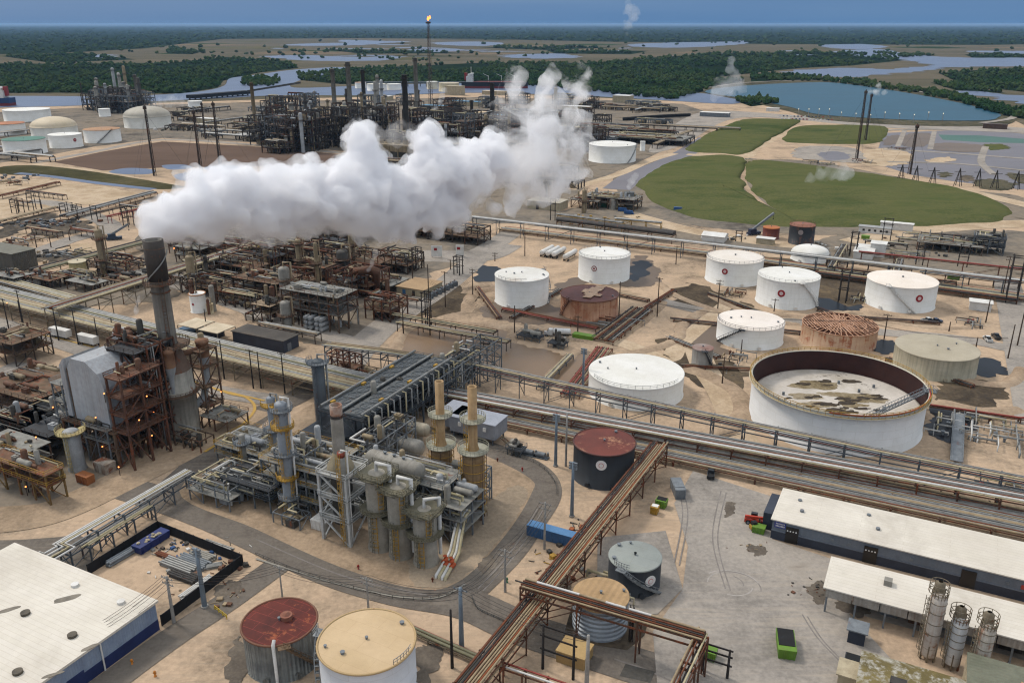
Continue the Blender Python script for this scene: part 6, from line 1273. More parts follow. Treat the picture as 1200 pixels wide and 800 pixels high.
# blue sign board with white lettering strokes
sgn = bx(MB(), O, .5, 3.0, -.2, 0, hw * .62, hw * .92).build('sign_board', M('sign_blue', '3a4486', '333c78', .4, .5), t)
for j in range(2):
    m = MB()
    for k in range(7): bx(m, O, .8 + k * .29, .98 + k * .29, -.23, -.2, hw * (.68 + j * .12), hw * (.75 + j * .11))
    m.build('sign_text', WHITE, sgn)
for u, v in ((3.5, 10), (4.5, 5.5), (16, 10.5), (18, 5.5)): m = MB(); m.cyl(O + EU * u * 1.2 + EV * v + EZ * (hw + .1), .45, .6, 12); m.build('roof_vent', GREYM, t)
bx(MB(), O, -2.6, -.08, 3, 12.6, 0, hw * .85).build('lean_to', NAVYD, t)
# open shed with white roof
O = P(964, 715); hs_ = zat(O, 687); W_, D_ = 70, 9.5
t = thing('open_shed', 'long white roofed open shed on posts with corrugated fascia', 'shed', O)
m = MB(); q = [O + EU * -.5 + EV * -.8, O + EU * W_ + EV * -.8, O + EU * W_ + EV * D_, O + EU * -.5 + EV * D_]
m.hexa([q[0] + EZ * hs_, q[1] + EZ * hs_, q[2] + EZ * (hs_ + .9), q[3] + EZ * (hs_ + .9)], [q[0] + EZ * (hs_ + .25), q[1] + EZ * (hs_ + .25), q[2] + EZ * (hs_ + 1.15), q[3] + EZ * (hs_ + 1.15)]); m.build('roof', ROOFW, t)
bx(MB(), O, 0, W_, D_ - .6, D_ - .3, 0, hs_ + .6).build('back_wall', SLATE, t)
FASC = M('corrugated_fascia', 'a39d94', '857e74', .3, .7, ribs=((.9, -.45), .9, 0, .1), streak=.5, rust=.12)
for k in range(14): bx(MB(), O, k * 5 + (.1 if k else 0), k * 5 + 4.9, -.5, -.4, hs_ - (2.0 if k != 4 else 1.7), hs_).build('fascia_panel', FASC if k != 3 else FASC, t)
for k in range(13): bx(MB(), O, k * 5.4 + .2, k * 5.4 + .55, -.35, 0, 0, hs_).build('post', GREYM, t)
for u, v in ((10, 4.5), (36, 5), (58, 5)): bx(MB(), O, u, u + 1.5, v, v + 1.5, hs_ + .3, hs_ + 1.9).build('roof_unit', M('vent_stone', '8d8980', '7a766e', .5, .8), t)
bx(MB(), O, 3, W_, 2, D_ - 1, .012, .06).build('floor_slab', CONC, t)
for k in range(12): bx(MB(), O, 5 + k * 5.2, 7.6 + k * 5.2 + R.uniform(0, 1.5), 3 + R.uniform(0, 2), 6.5, .06, R.uniform(.8, 2.2)).build('stored_load', R.choice([GREYM, PD, FTN, VB]), t)
# silos
def silo(label, bx_, yt, wpx, m1, m2, cagey):
    N = P(*bx_); d = V((N.x, N.y, 0)).normalized(); r = 1.8
    for _ in range(4): c = N + d * r; r = wpx / 2 * depth(c + EZ * 8) / FOC
    h = zat(c, yt); z0 = 2.6; t = thing('silo', label, 'silo', c)
    MB().lathe([(.3, z0 * .4), (r * .98, z0 * .4), (r, z0 * .5), (r, h - .5), (r * .6, h + .15), (.02, h + .35)], c, 26).build('shell', m1, t)
    for z in (.3, .5, .7, .88): MB().ring(c, r, .09, 26, z0 + (h - z0) * z).build('seam_ring', m2, t)
    m = MB()
    for k in range(6): a = k * PI / 3; b = c + V((math.cos(a) * r * .92, math.sin(a) * r * .92, 0)); m.beam(b, b + EZ * (z0 + 1), .28)
    m.ring(c, r * .92, .14, 18, z0 + .3); m.build('leg_frame', FTN, t)
    m = MB(); railing(m, arc(c, r * .95, 0, 2 * PI, 14, h - .3)[:-1], closed=True, h=1.2, t=.1); m.build('top_rail', FTN, t)
    m = MB(); m.lathe([(.9, 0), (.9, 2.2), (.4, 2.7)], c + V((.2, .9, h - .4)), 12); m.ring(c + V((.2, .9, 0)), 1.7, .07, 16, h + 1.9); m.ring(c + V((.2, .9, 0)), 1.7, .07, 16, h + 1.0); m.ring(c + V((.2, .9, 0)), 1.7, .07, 16, h + .1); [m.beam(c + V((.2 + 1.7 * math.cos(a), .9 + 1.7 * math.sin(a), h)), c + V((.2 + 1.7 * math.cos(a), .9 + 1.7 * math.sin(a), h + 1.9)), .09) for a in [j * PI / 4 for j in range(8)]]; m.build('filter_unit', m2, t)
    m = MB(); ladder(m, c + V((-r - .3, -.2, .5)), h - .5, V((-1, 0, 0)), .6); m.build('ladder', FTN, t); return t
SW = M('silo_white', 'b9b8b6', 'a5a4a2', .3, .6, streak=.25, streakcol='8a7a68', rust=.08); SRU = M('silo_rust', 'b5ada3', 'a0958a', .25, .75, rust=.3, rustcol='80583f', rscale=.5, streak=.4, streakcol='7d5a42'); SR2 = M('silo_stained', 'b7aea2', 'a3998c', .25, .7, rust=.24, rustcol='84563a', rscale=.25, streak=.4)
silo('rust patched silo, the tallest of three', (1085, 776), 697, 18, SRU, FTN, 690)
silo('clean grey white silo between two rust stained silos', (1113, 786), 726, 18, SW, FTN, 715)
silo('stained cream silo behind the green ribbed roof', (1143, 800), 733, 18, SR2, FTN, 722)
# roofs at the bottom right
def hut(label, px, w, d, h, wall, roof, name='shed', cat='shed', rise=0.0, over=.4, rz=YAW, parts=(), nat=None, group=None):
    """box building: px = its nearest foot in the photo"""
    q = nat or P(*px); ex = V((math.cos(rz), math.sin(rz), 0)); ey = V((-ex.y, ex.x, 0)); O = q - ex * w; t = thing(name, label, cat, O, 0, group)
    bx(MB(), O, 0, w, 0, d, 0, h, ex, ey).build('wall', wall, t); m = MB()
    e = over; c4 = [O - ex * e - ey * e, O + ex * (w + e) - ey * e, O + ex * (w + e) + ey * (d + e), O - ex * e + ey * (d + e)]
    if rise:
        r0, r1 = O - ex * e + ey * d / 2 + EZ * (h + rise), O + ex * (w + e) + ey * d / 2 + EZ * (h + rise); b = [p + EZ * h for p in c4]; u = [p + EZ * .18 for p in b]
        m.add(b + u + [r0, r1], [(3, 2, 1, 0), (0, 1, 5, 4), (2, 3, 7, 6), (4, 5, 9, 8), (6, 7, 8, 9), (0, 4, 8, 7, 3), (1, 2, 6, 9, 5)])
    else: m.hexa([p + EZ * (h + .003) for p in c4], [p + EZ * (h + .25) for p in c4])
    m.build('roof', roof, t)
    for nm, u0, u1, side, z0, z1, mt in parts:
        if side == 'f': bx(MB(), O, u0, u1, -.08, .05, z0, z1, ex, ey).build(nm, mt, t)
        else: bx(MB(), O, w - .05, w + .08, u0, u1, z0, z1, ex, ey).build(nm, mt, t)
    return t
MOSS = M('roof_mossy', '75683f', '5c5232', .25, .9, stain=.9, staincol='a9a59a', rust=.38, rustcol='9b978c', rscale=.35); GRIB = M('roof_green_ribbed', '727362', '626454', .2, .7, ribs=((.45, .9), .8, 0, .08), streak=.2)
CREAM = M('wall_cream', 'b0a48a', '9d9178', .4, .8, streak=.3)
q = P(1010, 765, 5) ; O2 = V((q.x, q.y, 0))
t = hut('mossy flaking tiled roof building in front of the silos', None, 26, 14, 5, CREAM, MOSS, 'building', 'building', nat=O2 + EU * 26 - EV * 13.5, over=.1)
bx(MB(), O2 + EU * 5 - EV * 7, 0, 2.6, 0, 1.8, 5.2, 6.3).build('roof_hatch', PD, t)
q = P(1134, 765, 6.5); O2 = V((q.x, q.y, 0)); t = hut('green ribbed roof building under the silos', None, 30, 14, 6.5, CREAM, GRIB, 'building', 'building', nat=O2 + EU * 30 - EV * 14, over=.1)
bx(MB(), O2 + EU * 8 - EV * 5, 0, 1.5, 0, 1, 6.7, 6.8).build('roof_patch', M('patch_orange', 'b08a6a', 'a07858', .4, .8), t)
hut('dark lean to hut beside the mossy roof', (1012, 758), 3, 3, 3, NAVYD, GREYM, parts=())
# centre
SHG = M('shelter_grey', '8b8f96', '777b82', .2, .55, streak=.15)
def shelter(label, px, w, d, h, lift):
    q = P(*px); O = q - EU * w; t = thing('equipment_shelter', label, 'shelter', O)
    bx(MB(), O, 0, w, 0, d, lift, h + lift).build('wall', SHG, t); bx(MB(), O, -.2, w + .2, -.2, d + .2, h + lift, h + lift + .25).build('roof', M('shelter_roof', '9599a2', '868a92', .2, .6), t)
    for u in (1, w / 2, w - 1):
        for v in (.6, d - .6): bx(MB(), O, u - .2, u + .2, v - .2, v + .2, 0, lift).build('leg', FGR, t)
    for u in (w * .2, w * .75): bx(MB(), O, u, u + .9, -.35, .03, lift + h * .5, lift + h * .75).build('wall_unit', WHITE, t)
    m = MB(); sq = O + EU * (w + .2) + EV * d * .4
    for k in range(7): m.box(sq + EU * (.3 + k * .45) + EZ * (lift - k * lift / 7), (.45, 1.3, .12), YAW)
    m.beam(sq + EU * .2 + EZ * lift - EV * .65, sq + EU * 3.4 - EV * .65, .12, .3); m.beam(sq + EU * .2 + EZ * lift + EV * .65, sq + EU * 3.4 + EV * .65, .12, .3); m.build('stair', FTN, t); return t
shelter('long grey equipment shelter with end stair behind the forward yellow heater', (580, 524), 14.5, 7.5, 4.4, 2.0)
shelter('shorter grey equipment shelter nearer the cooler bank', (541, 511), 7.2, 8, 4.4, 2.0)
hut('dark solar panel roofed building at the centre of the unit', (398, 545), 13, 24, 6.5, SHG, M('roof_panel_dark', '25272c', '1c1e22', .3, .35, plates=('flat', 6, 4, 0, .08, .8, 2.6), spec=.5), 'control_building', 'building', parts=(('door', 3, 4.4, 'f', 0, 2.4, GREYM), ('window', 8, 10, 'f', 2.5, 4, GLASSD)))
hut('long dark brown roofed block beside the wide pipeway', (333, 414), 24, 8, 4.5, NAVYD, M('roof_brown_dark', '4b4640', '3d3833', .15, .8, stain=.3), 'storage_block', 'building', parts=(('door', 2, 4, 'r', 0, 3, GREYM),))
t = thing('canopy', 'pair of tan canopy roofs over blue bins beside the stack', 'canopy', P(240, 392))
for k, px in enumerate(((208, 381), (232, 387))):
    a = P(px[0], px[1], 5); q = [a, a + EU * 9.5, a + EU * 9.5 + EV * 9, a + EV * 9]; m = MB(); m.hexa([p + EZ * .1 * k for p in q], [p + EZ * (.3 + .1 * k) for p in q]); m.build('roof', M('canopy_tan', 'c6b79d', 'b5a58a', .2, .7, stain=.2), t)
    for p in q: m = MB(); m.beam(V((p.x, p.y, 0)), p, .25); m.build('post', FTN, t)
hut('small blue clad bin store below the tan canopies', (228, 396), 7, 5, 2.6, M('blue_clad', '44627c', '3a556c', .3, .6), M('blue_clad', '44627c', '3a556c', .3, .6))
hut('dark store under the second tan canopy', (252, 398), 7, 5, 3, NAVYD, NAVYD)
hut('low tan roofed substation beside the pond road', (497, 349), 14, 15, 3.2, CREAM, M('roof_sandy', 'a58a68', '93795a', .15, .85, stain=.3, staincol='7d6345'), 'substation', 'building', parts=(('blue_door', 3, 4.6, 'f', 0, 2.4, M('door_blue', '3c6a94', '335d84', .4, .6)), ('door', 8, 9.4, 'f', 0, 2.4, PD)))
for k in range(7):
    q = P(500, 350) + EU * 1.2 + EV * (1 + k * 3.4); t = thing('transformer', 'grey finned transformer in the row beside the tan roofed substation', 'transformer', q, YAW, 'transformers by the substation')
    m = MB(); m.box((0, 0, 1.2), (1.6, 1.8, 2.4)); m.build('body', GREYM, t, local=True)
    m = MB()
    for j in range(6): m.box((1.0, -.8 + j * .32, 1.2), (.5, .1, 1.9))
    m.build('cooling_fin_ribs', GREYM, t, local=True)
    for j in (-.5, 0, .5): m = MB(); m.cyl((0, j, 2.4), .12, .6, 8); m.build('bushing', VB, t, local=True)
hut('white site office trailer with dark windows by the mound foot', (1044, 276), 17, 5, 3.4, WHITE, M('roof_office', '9a9a98', '888886', .3, .7), 'office_trailer', 'trailer', parts=tuple(('window', 2 + k * 3, 3.2 + k * 3, 'f', 1.2, 2.4, GLASSD) for k in range(5)))
hut('white box trailer parked behind the site office', (1069, 272), 17, 4, 4, WHITE, WHITE, 'office_trailer', 'trailer')
hut('small white shed inside dark bund near the frame edge', (1161, 366), 8, 5, 3.4, WHITE, WHITE, 'shed', 'shed')
hut('small pale site cabin between crane tank and pipeline', (906, 288), 9, 4.5, 3.2, CREAM, WHITE, 'site_cabin', 'cabin')
hut('white tent roofed store left of pale cabin', (848, 285), 12, 9, 3, WHITE, WHITE, 'tent', 'tent', rise=1.6)
hut('long white curved shelter roof below the site office', (1022, 305), 9, 18, 3.5, WHITE, WHITE, 'shelter', 'shelter', rise=1.0)
hut('white square tank house beside the curved shelter', (1036, 302), 7, 7, 6.5, WHITE, WHITE, 'tank_house', 'building')
hut('tan pump house at the foot of the plume', (655, 248), 22, 14, 5, CREAM, M('roof_pump', 'a8a08f', '958d7c', .2, .8), 'pump_house', 'building', parts=(('door', 6, 8, 'f', 0, 3, PD),))
hut('green skid cabin among the pump house machines', (710, 243), 6, 3, 2.6, M('green_box', '2f6b4f', '285c44', .4, .6), M('green_box', '2f6b4f', '285c44', .4, .6), 'site_cabin', 'cabin')
hut('ribbed grey slab building cut by the frame edge', (18, 320), 30, 12, 9, M('slab_dark', '5b574e', '4c4841', .3, .8, ribs=((.9, .9), 1.2, 0, .15)), M('slab_roof', '6e6c60', '5f5d52', .3, .8), 'warehouse', 'warehouse')
hut('grey white box building near the vapour drums', (45, 336), 9, 6, 4, WHITE, GREYM, 'shed', 'shed')
hut('tan brick cube by the portal frame at the bottom', (684, 786), 5.5, 4.5, 2.4, M('tan_box', 'a68a5c', '93794f', .3, .8), M('tan_box_top', 'b09465', '9d8257', .3, .8), 'equipment_box', 'equipment box', over=.12)
hut('cream corner building below the concrete yard', (1008, 815), 4, 4, 3.2, CREAM, CREAM, 'shed', 'shed')
hut('long low white roof among the far yards beyond the basin', (690, 130), 40, 12, 5, CREAM, WHITE, 'warehouse', 'warehouse')
hut('cream block behind the tanker ship jetty', (540, 112), 30, 14, 14, CREAM, CREAM, 'storage_block', 'building')
hut('pale far hall beside the wooded bank', (1008 / 3 + 400 + 1, 121), 26, 20, 10, CREAM, WHITE, 'warehouse', 'warehouse')
hut('small white plant hall on the reservoir shore', (912, 131), 16, 8, 4, WHITE, WHITE, 'pump_house', 'building')
hut('long white roof in the equipment yard left of mound', (853, 138), 36, 12, 5, GREYM, WHITE, 'warehouse', 'warehouse')
hut('dark roofed pump house on the pond corner', (1180, 152), 24, 9, 5, M('wall_brown', '5d4a3f', '4f3e35', .4, .8), M('roof_dark_brown', '55463f', '463a34', .3, .8), 'pump_house', 'building')
for k, (px, w_, d_, lab) in enumerate((((590, 112), 40, 14, 'far tan roofed store behind the tanker'), ((560, 125), 50, 14, 'far white roofed store in the steam gap'), ((455, 118), 34, 14, 'far low cream store before the river tanks'), ((600, 142), 30, 10, 'far blue roofed store behind steam'), ((520, 130), 36, 12, 'far pale shed in the refinery middle'), ((250, 146), 26, 10, 'far grey shed near domed tank'), ((430, 127), 30, 12, 'far pale box between grey stacks'))):
    hut(lab, px, w_, d_, 6, CREAM, [WHITE, M('canopy_tan', 'c6b79d', 'b5a58a', .2, .7), M('roof_blue', '4f7f9c', '456f8a', .3, .6)][(k + 1) % 3 if k != 3 else 2], 'storage_block', 'building')
# walled compound with black screen fence
t = thing('screen_fence', 'black screen fence round the pipe storage compound', 'fence', P(190, 690))
fp = [P(*p) for p in ((104, 671), (186, 622), (287, 660), (276, 674), (190, 733))]; FB_ = M('black_screen', '1a1c20', '121316', .4, .8)
fp = [P(104, 673), P(186, 621), P(285, 661), P(190, 733)]
for a, b in zip(fp, fp[1:]):
    m = MB(); m.beam(a + EZ * 1.2, b + EZ * 1.2, .12, 2.4); m.build('screen_panel', FB_, t); n = int((b - a).length / 3)
    m = MB(); m.beam(a + EZ * 2.42, b + EZ * 2.42, .14)
    for k in range(n + 1): q = a.lerp(b, k / n); m.beam(q, q + EZ * 2.6, .16)
    m.build('post_frame', FB_, t)
def stack_pipes(label, px, rz, L, n, r, mat, name='pipe_stack'):
    q = P(*px); t = thing(name, label, 'pipe stack', q, rz)
    for k in range(n): y = (k % max(1, n // 2)) * r * 2.2; z = r + (r * 1.8 if k >= n // 2 else 0); MB().tube([(-L / 2 + R.uniform(-.4, .4), y, z), (L / 2 + R.uniform(-.4, .4), y, z)], r, 8).build('pipe', mat, t, local=True)
    return t
stack_pipes('long grey pipes laid along the compound fence', (150, 652), math.radians(60), 9, 6, .3, GREYM)
stack_pipes('grey pipe lengths heaped in the middle of the compound', (205, 668), YAW, 9, 10, .28, PG)
stack_pipes('dark steel sections heaped beside the grey pipe lengths', (212, 680), YAW, 7, 10, .26, PD)
stack_pipes('short pipe pieces near the compound corner', (235, 655), YAW, 6, 8, .25, VG)
stack_pipes('pale pipes leaning by the compound lower fence', (232, 690), math.radians(62), 8, 6, .22, PW)
stack_pipes('grey channel sections in a second heap of the compound', (222, 663), YAW, 8, 10, .26, GREYM); stack_pipes('rusty lengths laid near the navy skip', (195, 655), YAW, 6, 6, .2, PR); stack_pipes('thin grey tubes across the compound centre', (240, 668), math.radians(20), 7, 8, .18, PG); stack_pipes('rust brown beams beside the compound back fence', (253, 643), YAW, 8, 6, .25, PG)
def bin_(label, px, w, d, h, mat, lid=None, rz=YAW, name='waste_bin', cat='bin', load=None, wheels=False):
    q = P(*px); t = thing(name, label, cat, q, rz); m = MB(); m.hexa([V(p) for p in ((-w / 2, -d / 2, .15), (w / 2, -d / 2, .15), (w / 2, d / 2, .15), (-w / 2, d / 2, .15))], [V(p) for p in ((-w / 2 - .15, -d / 2 - .1, h), (w / 2 + .15, -d / 2 - .1, h), (w / 2 + .15, d / 2 + .1, h), (-w / 2 - .15, d / 2 + .1, h))]); m.build('body', mat, t, local=True)
    m = MB()
    for u in (-w * .45, -w * .15, w * .15, w * .45): m.box((u, -d / 2 - .12, h / 2), (.14, .12, h * .85)); m.box((u, d / 2 + .12, h / 2), (.14, .12, h * .85))
    m.build('side_ribs', mat, t, local=True)
    if lid: m = MB(); m.box((0, d * .1, h + .06), (w * .98, d * .8, .1)); m.build('lid', lid, t, local=True)
    if load:
        m = MB()
        for k in range(14): m.ico((R.uniform(-.42, .42) * w, R.uniform(-.35, .35) * d, h + R.uniform(-.05, .3)), R.uniform(.3, .6), .25, .6)
        m.build('load', load, t, local=True)
    for u in (-w * .4, w * .4): m = MB(); m.box((u, 0, .1), (.25, d * .9, .2)); m.build('skid', DARKM, t, local=True)
    return t
LIME = M('lime_paint', '648a2a', '577a24', .4, .6, rust=.14, streak=.3); BLK = M('black_rubber', '1b1b1c', '141415', .5, .85); BLU = M('blue_paint', '284f80', '22446f', .4, .5, rust=.08)
bin_('navy open skip of pale rubble in the compound corner', (178, 638), 8, 2.6, 1.9, M('navy_paint', '1f2f66', '1a2857', .4, .5), load=CREAM, rz=math.radians(63), name='skip', cat='skip')
bin_('lime bin with black lid beside the rusty bridge', (887, 616), 2.6, 2, 1.8, LIME, BLK) if False else None
bin_('lime bin with tilted black lid near the grey box trailer', (775, 593), 2.4, 2.0, 2, LIME, BLK)
bin_('lime bin beside the orange lift at the warehouse corner', (889, 623), 2.6, 2, 1.7, LIME)
bin_('long lime skip covered by dark tarp on the concrete yard', (920, 760), 3.0, 6.0, 2.2, LIME, BLK, rz=math.radians(-12), name='skip', cat='skip')
bin_('lime bin between pole frames at the yard edge', (830, 770), 2.6, 2, 2, LIME)
bin_('lime green open skip on the causeway by the tank truck', (684, 398), 8, 2.6, 2.2, LIME, name='skip', cat='skip')
bin_('lime bin behind the white tank near the far shed', (1117, 327), 5, 2.6, 2, LIME, name='skip', cat='skip')
bin_('tiny lime bin before the site office trailer', (1014, 280), 4, 2.4, 2, LIME)
bin_('yellow square tank beside the dark slate tank', (767, 601), 1.6, 1.6, 2.0, YEL, WHITE, name='chemical_tote', cat='tote')
bin_('black lidded skip behind the mossy roof', (1003, 783), 4, 3, 1.8, GLASSD, BLK, name='skip', cat='skip')
bin_('blue bin beside the stack foot platform', (278, 486), 3, 2, 1.6, M('blue_paint', '284f80', '22446f', .4, .5, rust=.08))
bin_('orange machine skid below the reactor vessel', (101, 565), 4, 2.2, 2.4, M('orange_paint', '9a5f35', '85512c', .4, .7, rust=.25), name='machine_skid', cat='machine')
bin_('white patched box tank beside the reactor vessel', (124, 552), 4.5, 3, 3, M('patchy_white', 'aaa397', '7a6a5c', .5, .7, rust=.3), name='box_tank', cat='tank')
bin_('white equipment box near the lattice tower foot', (378, 618), 4, 3, 2.6, WHITE, WHITE, name='equipment_box', cat='equipment box')
bin_('grey generator box on the pale dirt by the rusty bridge', (794, 578), 2.4, 6, 2.8, GREYM, GREYM, rz=math.radians(2), name='generator_trailer', cat='trailer')
for k, px in enumerate(((755, 372), (697, 392))): pass
t = thing('cargo_container', 'long blue shipping container by the rusty bridge', 'container', P(648, 632), YAW)
m = MB(); m.box((0, 0, 1.45), (12.2, 2.45, 2.6)); m.build('body', M('blue_corrugated', '3a5f88', '325377', .3, .55, ribs=((1, 0), .55, 0, .08), streak=.15), t, local=True)
m = MB(); m.box((0, 0, 2.8), (12.25, 2.5, .1)); m.build('roof', M('blue_top', '5a86b0', '4c769e', .3, .6), t, local=True)
for s in (-.6, .6): m = MB(); m.box((6.13, s, 1.45), (.06, 1.1, 2.4)); m.build('door', BLU, t, local=True)
for x in (-5.8, 5.8): m = MB(); m.box((x, 0, .08), (.4, 2.4, .16)); m.build('corner_foot', DARKM, t, local=True)
# sign panels under the steam
for px, lab, mt in (((512, 302), 'white sign panel with red mark under the steam', WHITE), ((539, 301), 'small white panel next to the larger sign panel', WHITE)):
    b = P(*px); t = thing('sign_panel', lab, 'sign', b); w_ = 5.5 if px[0] < 520 else 4; m = MB(); m.box(b + EZ * 3.4, (w_, .2, 5.6)); m.build('panel', mt, t)
    for s in (-1, 1): m = MB(); m.beam(b + V((s * w_ * .4, .2, 0)), b + V((s * w_ * .4, .2, 6)), .2); m.build('post', FTN, t)
    m = MB(); m.box(b + V((-.6, -.14, 4.4)), (1.6, .1, 1.3)); m.build('red_mark', M('sign_' + RED, RED, RED, .5, .5), t)
# ------------------------------------------------------------------ vehicles
def wheels(t, xs, w, r=.42):
    for x in xs:
        for s in (-1, 1):
            m = MB(); m.tube([(x, s * (w / 2 - .25), r), (x, s * (w / 2 + .02), r)], r, 14); wl = m.build('wheel', BLK, t, local=True)
            m = MB(); m.tube([(x, s * (w / 2 + .0), r), (x, s * (w / 2 + .04), r)], r * .55, 12); m.build('rim', GREYM, wl, local=True)
def pickup(label, px, rz, col, name='pickup_truck'):
    t = thing(name, label, 'pickup', P(*px), rz); paint = M('paint_' + col, col, col, .4, .3, .1, spec=.5); sec = [(-2.8, .5, .95), (-2.75, .45, 1.05), (2.5, .45, 1.05), (2.8, .5, .8)]
    m = MB(); m.hexa([V(p) for p in ((-2.8, -.95, .45), (2.75, -.95, .45), (2.75, .95, .45), (-2.8, .95, .45))], [V(p) for p in ((-2.8, -.93, 1.05), (2.65, -.9, .98), (2.65, .9, .98), (-2.8, .93, 1.05))]); m.build('body', paint, t, local=True)
    m = MB(); m.hexa([V(p) for p in ((-.7, -.9, 1.04), (1.5, -.9, 1.0), (1.5, .9, 1.0), (-.7, .9, 1.04))], [V(p) for p in ((-.5, -.74, 1.78), (.75, -.74, 1.78), (.75, .74, 1.78), (-.5, .74, 1.78))]); cb = m.build('cab', GLASSD, t, local=True)
    m = MB(); m.box((.12, 0, 1.79), (1.35, 1.52, .08)); m.build('cab_roof', paint, cb, local=True)
    m = MB(); m.box((-1.75, 0, 1.06), (1.85, 1.5, .04)); m.build('bed_floor', BLK, t, local=True)
    for s in (-1, 1): m = MB(); m.box((-1.75, s * .86, 1.2), (2.1, .12, .3)); m.build('bed_side', paint, t, local=True); m = MB(); m.box((2.72, s * .65, .8), (.08, .4, .2)); m.build('headlight', WHITE, t, local=True)
    m = MB(); m.box((-2.78, 0, 1.2), (.1, 1.7, .3)); m.build('tailgate', paint, t, local=True)
    wheels(t, (-1.75, 1.75), 1.9); return t
pickup('black pickup parked below the long pipe band', (833, 557), math.radians(75), '1d1f24')
pickup('dark blue pickup beside a white one on the tank farm road', (899, 378) if False else (1096, 378), math.radians(8), '20304a')
pickup('white pickup nose to tail with the dark blue pickup', (1087, 377), math.radians(12), 'c9c9c6')
pickup('white pickup on the right hand road verge', (1157, 399), math.radians(80), 'cdccc8')
pickup('black pickup next to the white pickup by small pipework', (1167, 396), math.radians(80), '24262a')
def tank_truck():
    t = thing('tank_truck', 'white vacuum tank truck on the causeway between the brown basins', 'truck', P(653, 394), math.radians(172)); W = M('paint_white', 'cfcecb', 'c2c1be', .4, .4)
    m = MB(); m.box((-1.2, 0, .85), (8.4, 1.0, .3)); m.build('chassis', BLK, t, local=True)
    m = MB(); m.drum((-4.6, 0, 2.1), (1.2, 0, 2.1), 1.15, 20, .2); m.build('tank', W, t, local=True)
    m = MB(); m.hexa([V(p) for p in ((1.7, -1.15, .8), (3.7, -1.1, .8), (3.7, 1.1, .8), (1.7, 1.15, .8))], [V(p) for p in ((1.7, -1.1, 2.9), (3.2, -1.0, 2.9), (3.2, 1.0, 2.9), (1.7, 1.1, 2.9))]); m.build('cab', W, t, local=True)
    m = MB(); m.box((4.2, 0, 1.3), (1.3, 1.7, 1.0)); m.build('bonnet', W, t, local=True); m = MB(); m.box((3.5, 0, 2.35), (.3, 1.8, .6)); m.build('windscreen', GLASSD, t, local=True)
    wheels(t, (-4, -2.8, 3.9), 2.3, .52)
tank_truck()
def box_trailer(label, px, rz, L=12, h=2.7, group=None, name='box_trailer', dom=False):
    t = thing(name, label, 'trailer', P(*px), rz, group); m = MB()
    if dom: m.drum((-L / 2, 0, 2.4), (L / 2, 0, 2.4), 1.25, 16, .15)
    else: m.box((0, 0, 1.15 + h / 2), (L, 2.5, h))
    m.build('body', WHITE, t, local=True); m = MB(); m.box((0, 0, 1.05), (L, 1.2, .2)); m.build('chassis', BLK, t, local=True); wheels(t, (-L / 2 + 1.2, -L / 2 + 2.4), 2.4, .5)
    for s in (-.7, .7): m = MB(); m.box((L / 2 - 2, s, .55), (.2, .2, 1.1)); m.build('landing_leg', DARKM, t, local=True)
    return t
box_trailer('white box trailer with rear stripe beside the wide pipeway', (72, 396), math.radians(-27), 9.5); box_trailer('white box trailer closest to the grey casing', (104, 404), math.radians(-27), 9)
for k, px in enumerate(((641, 298), (648, 299), (655, 300), (668, 303))):
    box_trailer(['white tube trailer at the outer end of the parked row', 'white tube trailer second in the parked row', 'white tube trailer third in the parked row', 'white tube trailer parked apart from its row'][k], px, math.radians(63), 13, dom=True, group='tube trailers parked in a row')
t = thing('telehandler', 'orange lift machine with folded boom at the warehouse corner', 'lift', P(884, 613), math.radians(-20)); OR = M('orange_red_paint', 'b03a22', '9c321d', .4, .5)
m = MB(); m.box((0, 0, 1.0), (4.6, 2.0, .9)); m.build('body', OR, t, local=True); m = MB(); m.box((-.2, .6, 1.9), (1.5, .9, 1.2)); m.build('cab', GLASSD, t, local=True); m = MB(); m.beam((-2.2, -.5, 1.9), (3.6, -.5, 2.2), .5); m.build('boom', OR, t, local=True); m = MB(); m.box((3.9, -.5, 1.9), (.7, 2.0, .9)); m.build('basket', M('orange_amber', 'b57a2a', '9f6a22', .4, .5), t, local=True); wheels(t, (-1.4, 1.4), 2.2, .6)
t = thing('forklift', 'yellow forklift beside the orange lift', 'forklift', P(884, 620), math.radians(10)); m = MB(); m.box((0, 0, .8), (2.2, 1.4, .8)); m.build('body', YEL, t, local=True); m = MB(); m.box((-.2, 0, 1.6), (1.1, 1.2, 1.1)); m.build('cab_frame', BLK, t, local=True); m = MB(); m.beam((1.2, -.4, .1), (1.2, -.4, 2.6), .15); m.beam((1.2, .4, .1), (1.2, .4, 2.6), .15); m.beam((1.2, -.4, 2.5), (1.2, .4, 2.5), .12); m.beam((1.2, -.4, .5), (1.2, .4, .5), .12); m.build('mast', BLK, t, local=True); wheels(t, (-.7, .7), 1.5, .35)
def crane(label, px, rz, col, L, h, name='crane'):
    t = thing(name, label, 'crane', P(*px), rz); m = MB(); m.box((0, 0, 1.1), (8, 2.8, 1.2)); m.build('carrier', M('paint_' + col, col, col, .4, .5), t, local=True); m = MB(); m.box((-1, 0, 2.5), (4, 2.4, 1.8)); m.build('cab', M('paint_' + col, col, col, .4, .5), t, local=True)
    m = MB(); m.beam((-1, 0, 3), (L, 0, h), .9, 1.1); b = m.build('boom', GREYM, t, local=True); m = MB(); m.beam((L, 0, h), (L, 0, h - 3), .12); m.box((L, 0, h - 3.2), (.5, .5, .5)); m.build('hook', BLK, b, local=True); wheels(t, (-3, -1.5, 1.5, 3), 2.9, .6)
crane('dark blue crane with raised pale boom beside the red rusted tank', (883, 275), math.radians(25), '232a3f', 13, 11)
crane('small dark blue lift with raised arm on the far left sand', (134, 281), math.radians(20), '2b3a4c', 8, 8, 'boom_lift')
